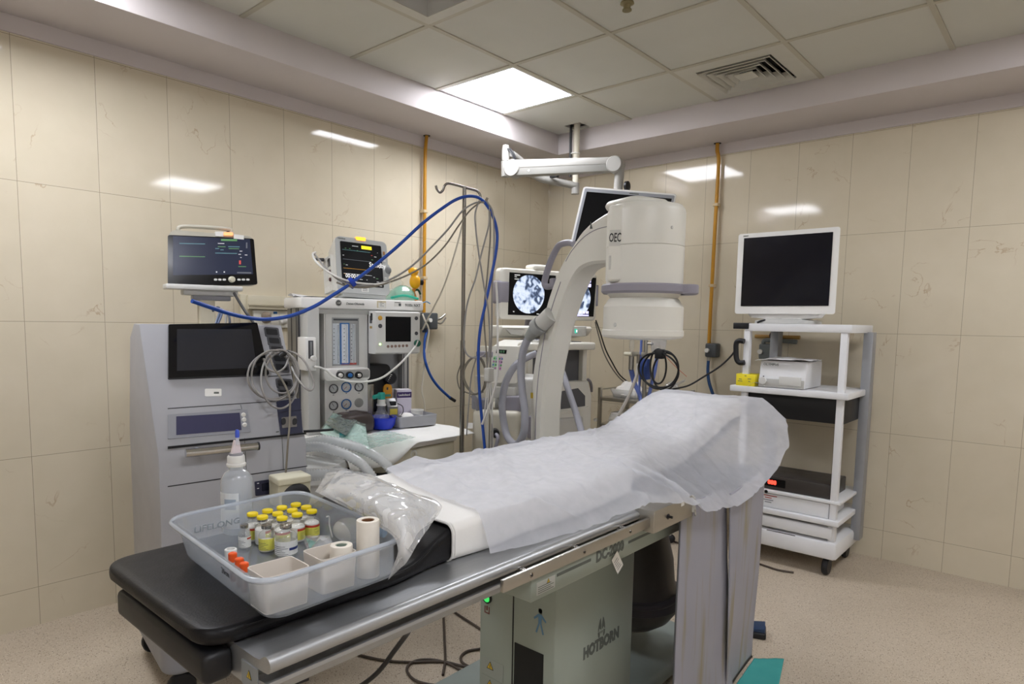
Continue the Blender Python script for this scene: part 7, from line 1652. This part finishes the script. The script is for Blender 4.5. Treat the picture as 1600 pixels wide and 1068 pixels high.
for k, w_ in enumerate((.0, .0, .0, .0, .0)):
    z0_ = zls+.001+.016*k
    o = B().loft([[(yt(955, 650).x+.10+x*.30+.006*k, YT+.15+y*.27, z0_+dz+.004*noise.noise(Vector((x*3, y*3, k)))) for x, y in rrect(1, 1, .1, 0, 0, n=3)] for dz in (0, .008, .014)]).build('folded_linen', M_sheet, None, smooth=50)
    tag(o, 'folded white linen on the lower trolley shelf, ' + ['bottom', 'second from the bottom', 'middle', 'second from the top', 'top'][k] + ' of its stack', 'linen', 'linen on the trolley')
SS = thing('suction_stand', 'steel stand with clear canister and coiled black cable behind the table head', 'suction stand', (yt(1010, 560, 1.50).x, 1.50, 0)); WSS = W(SS)
YS = 1.50
def ys(px, py, y=YS): return at(px, py, 'y', y)
xp_ = ys(1008, 570).x
M_bluet = mat('periwinkle_tube', '#6b7fc6', .4); 
B().cyl((xp_, YS, .05), (xp_, YS, ys(1008, 520).z), .013, n=16).build('pole', M_satin, SS, M=WSS)
B().cyl((xp_-.030, YS-.01, ys(1003, 618).z), (xp_-.026, YS-.01, ys(1003, 522).z), .008, n=10).build('blue_strip', M_bluet, SS, M=WSS)
B().box(xp_-.012, xp_+.040, YS-.045, YS+.01, ys(1008, 592).z, ys(1008, 560).z, .006).build('blue_clamp', mat('clamp_blue', '#3f5596', .45), SS, M=WSS)
for k in range(4):
    a_ = math.pi/2*k+.6; B().tube([(xp_, YS, .09), (xp_+.20*math.cos(a_), YS+.20*math.sin(a_), .05)], .014, n=8, sub=0).build('foot', M_satin, SS, M=WSS)
    B().sphere((xp_+.20*math.cos(a_), YS+.20*math.sin(a_), .028), .028, n=12).build('castor', M_black, SS, M=WSS)
c = ys(1029, 536); B().lathe([(0, -.075), (.030, -.07), (.042, -.045), (.048, .0), (.050, .045), (.055, .05), (.055, .07), (0, .07)], (c.x, YS, c.z), 26).build('canister', clear_mat('blueish_clear', '#dfe4f2', .3, .06, 1.2), SS, M=WSS)
B().lathe([(.051, -.004), (.054, -.004), (.054, .006), (.051, .006)], (c.x, YS, c.z+.03), 26, closed=True).build('canister_band', mat('pale_blue_plastic', '#7fa9cf', .4), SS, M=WSS)
B().cyl((xp_, YS, c.z-.005), (c.x-.04, YS, c.z-.005), .008, n=10).build('canister_bracket', M_satin, SS, M=WSS)
# oxygen flowmeter hanging from the stand's cross bar
zc_ = ys(995, 553).z
B().box(ys(984, 553).x, xp_, YS-.015, YS+.015, zc_-.014, zc_+.014, .003).build('cross_bar', M_satin, SS, M=WSS)
xv = ys(989.5, 553).x
B().cyl((xv, YS-.02, ys(989, 577).z), (xv, YS-.02, ys(989, 556).z), .017, n=14).build('valve_body', M_satin, SS, M=WSS)
B().lathe([(0, 0), (.010, 0), (.016, .03), (.014, .08), (.008, .12), (0, .12)], (xv, YS-.02, ys(989, 549).z), 16).build('flow_tube', M_glass, SS, M=WSS)
B().cyl((xv-.05, YS-.02, zc_), (xv, YS-.02, zc_), .012, n=12).build('cream_knob', mat('cream_knob', '#dcd8c4', .35), SS, M=WSS)
B().cyl((xv+.05, YS-.02, zc_-.08), (xv+.05, YS-.02, zc_+.0), .012, n=12).build('side_valve', mat('bronze_valve', '#8c8578', .35, .8), SS, M=WSS)
B().tube([(xv, YS-.02, ys(989, 577).z), ys(989, 590), ys(993, 602), ys(999, 615), ys(1003, 632)], [.016, .014, .014], n=12, sub=4).build('blue_tube', M_bluet, SS, M=WSS)
B().tube([ys(1026, 560), ys(1023, 580), ys(1018, 600), ys(1013, 622)], .011, n=10, sub=4).build('blue_tube', M_bluet, SS, M=WSS)
cable('drain_tube', [ys(997, 568, YS-.04), ys(995, 585, YS-.06), ys(988, 605, YS-.08), ys(978, 627, YS-.10), ys(968, 645, YS-.12), ys(955, 665, YS-.14)], .010, mat('milky_grey_tube', '#bdb9b2', .4), 'milky grey tube dropping from the suction stand toward the table', 'tube', n=10)
plg = thing('coiled_cable', 'thick black coiled cable hanging on the suction stand', 'cable', ys(1031, 553, YS-.07), 0); WPL = W(plg)
B().box(-.026, .026, -.02, .02, -.028, .030, .006).build('plug', M_black, plg)
def coil(cx, cy, rx, ry, n, tl):
    return [ys(cx+rx*math.sin(2*math.pi*k/n)*1.0+tl*math.cos(2*math.pi*k/n), cy-ry*math.cos(2*math.pi*k/n), YS-.075-.008*math.sin(k)) for k in range(n+1)]
for (cx, cy, rx, ry, tl) in ((1032, 577, 28, 30, 2), (1029, 578, 31, 27, -4), (1028.5, 572, 12.5, 27, 0), (1040, 580, 20, 29, 2)):
    B().tube(coil(cx, cy, rx, ry, 14, tl), .0058, n=8, sub=5).build('cable_turn', M_black, plg, M=WPL)
cable('black_lead', [ys(1040, 609, YS-.07), yt(1060, 606, 1.55), yt(1078, 601, 1.6), yt(1100, 588, 1.64), yt(1125, 572, 1.67), yt(1143, 555, 1.69), yt(1151, 542, 1.70)], .0055, M_black, 'black lead slanting from the coil up to the cart handle', 'cable')
pk = heap((ys(1050, 602, 1.56).x, 1.56, ys(1050, 612, 1.56).z), .06, .05, .05, 8.4).build('clear_wrapping', M_film, None, smooth=30); tag(pk, 'heap of clear wrapping beside the black coiled cable', 'wrapping')
wp = B().box(yt(1020, 605, 1.6).x, yt(1055, 605, 1.6).x, 1.50, 1.70, ys(1040, 616, 1.56).z-.02, ys(1040, 613, 1.56).z, .004).build('steel_side_tray', M_satin, SS, M=WSS)
cable('red_straw', [ys(1040, 556, 1.6), ys(1055, 572, 1.6), ys(1073, 588, 1.6)], .002, mat('faded_red', '#c46a55', .5), 'thin faded red wire slanting across the wall behind the coil', 'wire')
cable('clear_syringe', [ys(1056, 601, 1.56), ys(1070, 594, 1.56)], .008, M_film, 'clear syringe barrel lying on the wrapping heap', 'syringe')
# ------------------------------------------------------------------ cables on the left workstation and on the floor
CC = thing('cable_coil', 'loosely coiled grey cable hung over the workstation front', 'cable', FL.M @ Vector((.05, yr-.12, 1.1)), -9.3); WCC = W(CC) @ FL.M
def ws_(px, py, d): return FL.on(px, py, PT+nT*d, nT)
def ell(cx, cy, rx, ry, n, d, ph=0.0, turns=1.0): return [ws_(cx+rx*math.cos(ph+2*math.pi*turns*k/n), cy+ry*math.sin(ph+2*math.pi*turns*k/n), d+.012*math.sin(k*.9)) for k in range(n+1)]
for cx, cy, rx, ry, d, ph in ((425, 587, 38, 36, .035, 0), (429, 586, 36, 39, .05, 1.0), (437, 592, 29, 46, .06, 2.0), (441, 582, 26, 32, .04, .5)):
    B().tube(ell(cx, cy, rx, ry, 16, d, ph), .0040, n=8, sub=5).build('cable_turn', M_grc, CC, M=WCC)
B().tube([ws_(x, y, d) for x, y, d in ((450, 548, .05), (464, 553, .07), (477, 566, .09), (487, 586, .10), (490.5, 601, .10), (486, 609.5, .10), (476, 605, .09), (464, 590, .07), (455, 573, .05))], .0040, n=8, sub=6).build('cable_turn', M_grc, CC, M=WCC)
B().tube([ws_(x, y, d) for x, y, d in ((412, 560, .05), (418, 575, .055), (433, 581, .06), (446, 572, .06), (451, 557, .05))], .0040, n=8, sub=6).build('cable_turn', M_grc, CC, M=WCC)
B().tube([ws_(x, y, d) for x, y, d in ((421, 555, .05), (428, 575, .06), (440, 592, .065), (450, 612, .07), (453, 625, .07), (453, 645, .06), (452, 668, .055))]+[FL.on(x, y, Vector((.05, 0, 0)), nB) for x, y in ((450, 690), (448, 720), (446, 745), (444.5, 762))], .0040, n=8, sub=6).build('hanging_tail', M_olc, CC, M=WCC)
B().cyl(FL.on(445.5, 752, Vector((.05, 0, 0)), nB), FL.on(443, 778, Vector((.05, 0, 0)), nB), .007, .010, n=12).build('black_connector', M_black, CC, M=WCC)
B().tube([ws_(452, 547.5, .05), ws_(443, 552, .055), ws_(436, 557, .05)], [.004, .012, .008], n=12, sub=3).build('black_plug', M_black, CC, M=WCC)
cable('black_lead', [atD(366, 458, 3.05), atD(373, 470, 3.0), atD(383, 486, 2.95), atD(392, 498, 2.92), atD(398, 509, 2.9), atD(401, 520, 2.9)], .006, M_black, 'black lead from the far left monitor down behind the workstation', 'cable')
for i, (pts, m) in enumerate((([(333, 478, 2.95), (338, 484, 2.95), (346, 482, 2.93), (352, 490, 2.9), (353, 505, 2.88), (352, 520, 2.88)], M_grc), ([(332, 486, 2.95), (340, 480, 2.94), (348, 485, 2.93), (357, 492, 2.9), (359, 505, 2.88), (358, 520, 2.88)], mat('dark_lead', '#4a4f5c', .5)), ([(345, 484, 2.94), (341, 495, 2.92), (337, 507, 2.9), (335, 520, 2.88)], mat('slate_lead', '#5d6a86', .5)), ([(348, 484, 2.94), (345, 495, 2.92), (341, 505, 2.9), (339, 520, 2.88)], mat('slate_lead', '#5d6a86', .5)))):
    cable('lead', pathD(pts), .0048, m, ['grey', 'dark', 'slate blue outer', 'slate blue inner'][i] + ' lead in the bundle under the far left monitor', 'cable')
M_flc = mat('dark_brown_cable', '#4d4239', .5)
def flp(pts, z=.006): return [at(x, y, 'z', z) for x, y in pts]
fc = [([(693, 960), (694.5, 1000), (695.5, 1030), (692, 1054)], 'cable with a plug end lying under the table, straight'),
      ([(700, 945), (712, 957), (735, 972), (760, 988), (800, 1010)], 'cable slanting toward the column under the table'),
      ([(545, 1018), (566, 1024), (600, 1031), (640, 1034), (690, 1033), (722, 1040), (745, 1044), (790, 1050)], 'long cable lying across the floor under the table'),
      ([(722, 1048), (700, 1036), (676, 1030), (652, 1031), (638, 1039), (637, 1050), (650, 1063), (680, 1070), (712, 1071)], 'cable lying in a wide loop on the floor under the table'),
      ([(770, 1010), (748, 1013.5), (730, 1017), (720.5, 1025), (722, 1034), (734, 1041), (752, 1045), (790, 1052)], 'cable bending in a tight loop by the column foot')]
for pts, l in fc: cable('floor_cable', flp(pts), .0055, M_flc, l, 'cable')
cable('hanging_lead', [at(x, y, 'x', 1.30-.05*i) for i, (x, y) in enumerate(((640, 982), (635, 991), (617, 1015), (592, 1048), (565, 1070), (535, 1085)))], .006, M_black, 'black lead hanging from the underside of the table at left', 'cable')
B_ = thing('foot_pedal', 'dark blue foot pedal on the floor beside the lead curtain', 'foot pedal', at(1178, 990, 'z', 0.0), 20)
B().box(-.06, .05, -.05, .05, .0, .03, .008, 3).build('pedal_base', M_black, B_); B().prism([(-.055, .03), (.045, .03), (.045, .05), (-.055, .036)], 'y', -.045, .045, .004).build('pedal_plate', mat('navy_enamel', '#233a5c', .4), B_)
T4 = [at(1140, 1085, 'z', .01), at(1212, 1095, 'z', .01), at(1225, 1030, 'z', .01), at(1178, 1029, 'z', .01)]
tc_ = quadf(T4, lambda s, t, p_: Vector((0, 0, .012*max(0, crumple(p_, 9)))), 24).build('teal_cloth', mat('teal_drape_cloth', '#3f9c98', .85, bump=.15, bscale=40), None, smooth=60, solid=.002, off=1.0)
tag(tc_, 'teal surgical cloth dropped on the floor by the lead curtain', 'cloth')
cable('floor_cable', flp([(975, 972), (989, 984), (1008, 992), (1030, 1000)]), .0065, M_flc, 'dark cable on the floor between the column and lead curtain', 'cable')
cable('floor_cable', [at(1014, 1020, 'z', .006), at(1017, 1000, 'z', .006), at(1019, 985, 'z', .006), at(1027, 970, 'z', .006), at(1040, 962, 'z', .006)], .009, M_grc, 'pale grey cable on the floor between the column and lead curtain', 'cable')
cable('floor_cable', flp([(1040, 838), (1052, 845), (1066, 850), (1080, 858)]), .006, M_flc, 'dark cable on the floor far behind the lead curtain', 'cable')
cable('floor_cable', flp([(1185, 880), (1200, 885), (1216, 890), (1240, 894)]), .006, M_flc, 'dark cable on the floor below the equipment cart', 'cable')

tb3 = [MM @ FA_at(x, y, v) for x, y, v in ((492, 573, -.37), (500, 574, -.35), (511, 579, -.35), (520.5, 587.5, -.34), (537, 594, -.33), (560, 596.5, -.32), (582, 594.5, -.31), (599, 588.5, -.31), (614, 577.5, -.31), (627, 566, -.32), (640, 552, -.34), (649, 541, -.36))]
cable('sampling_tube', tb3, .0058, mat('clear_white_tube', '#dcdbd6', .3), 'white tube sagging across the gauges from side flowmeter to display', 'tube')
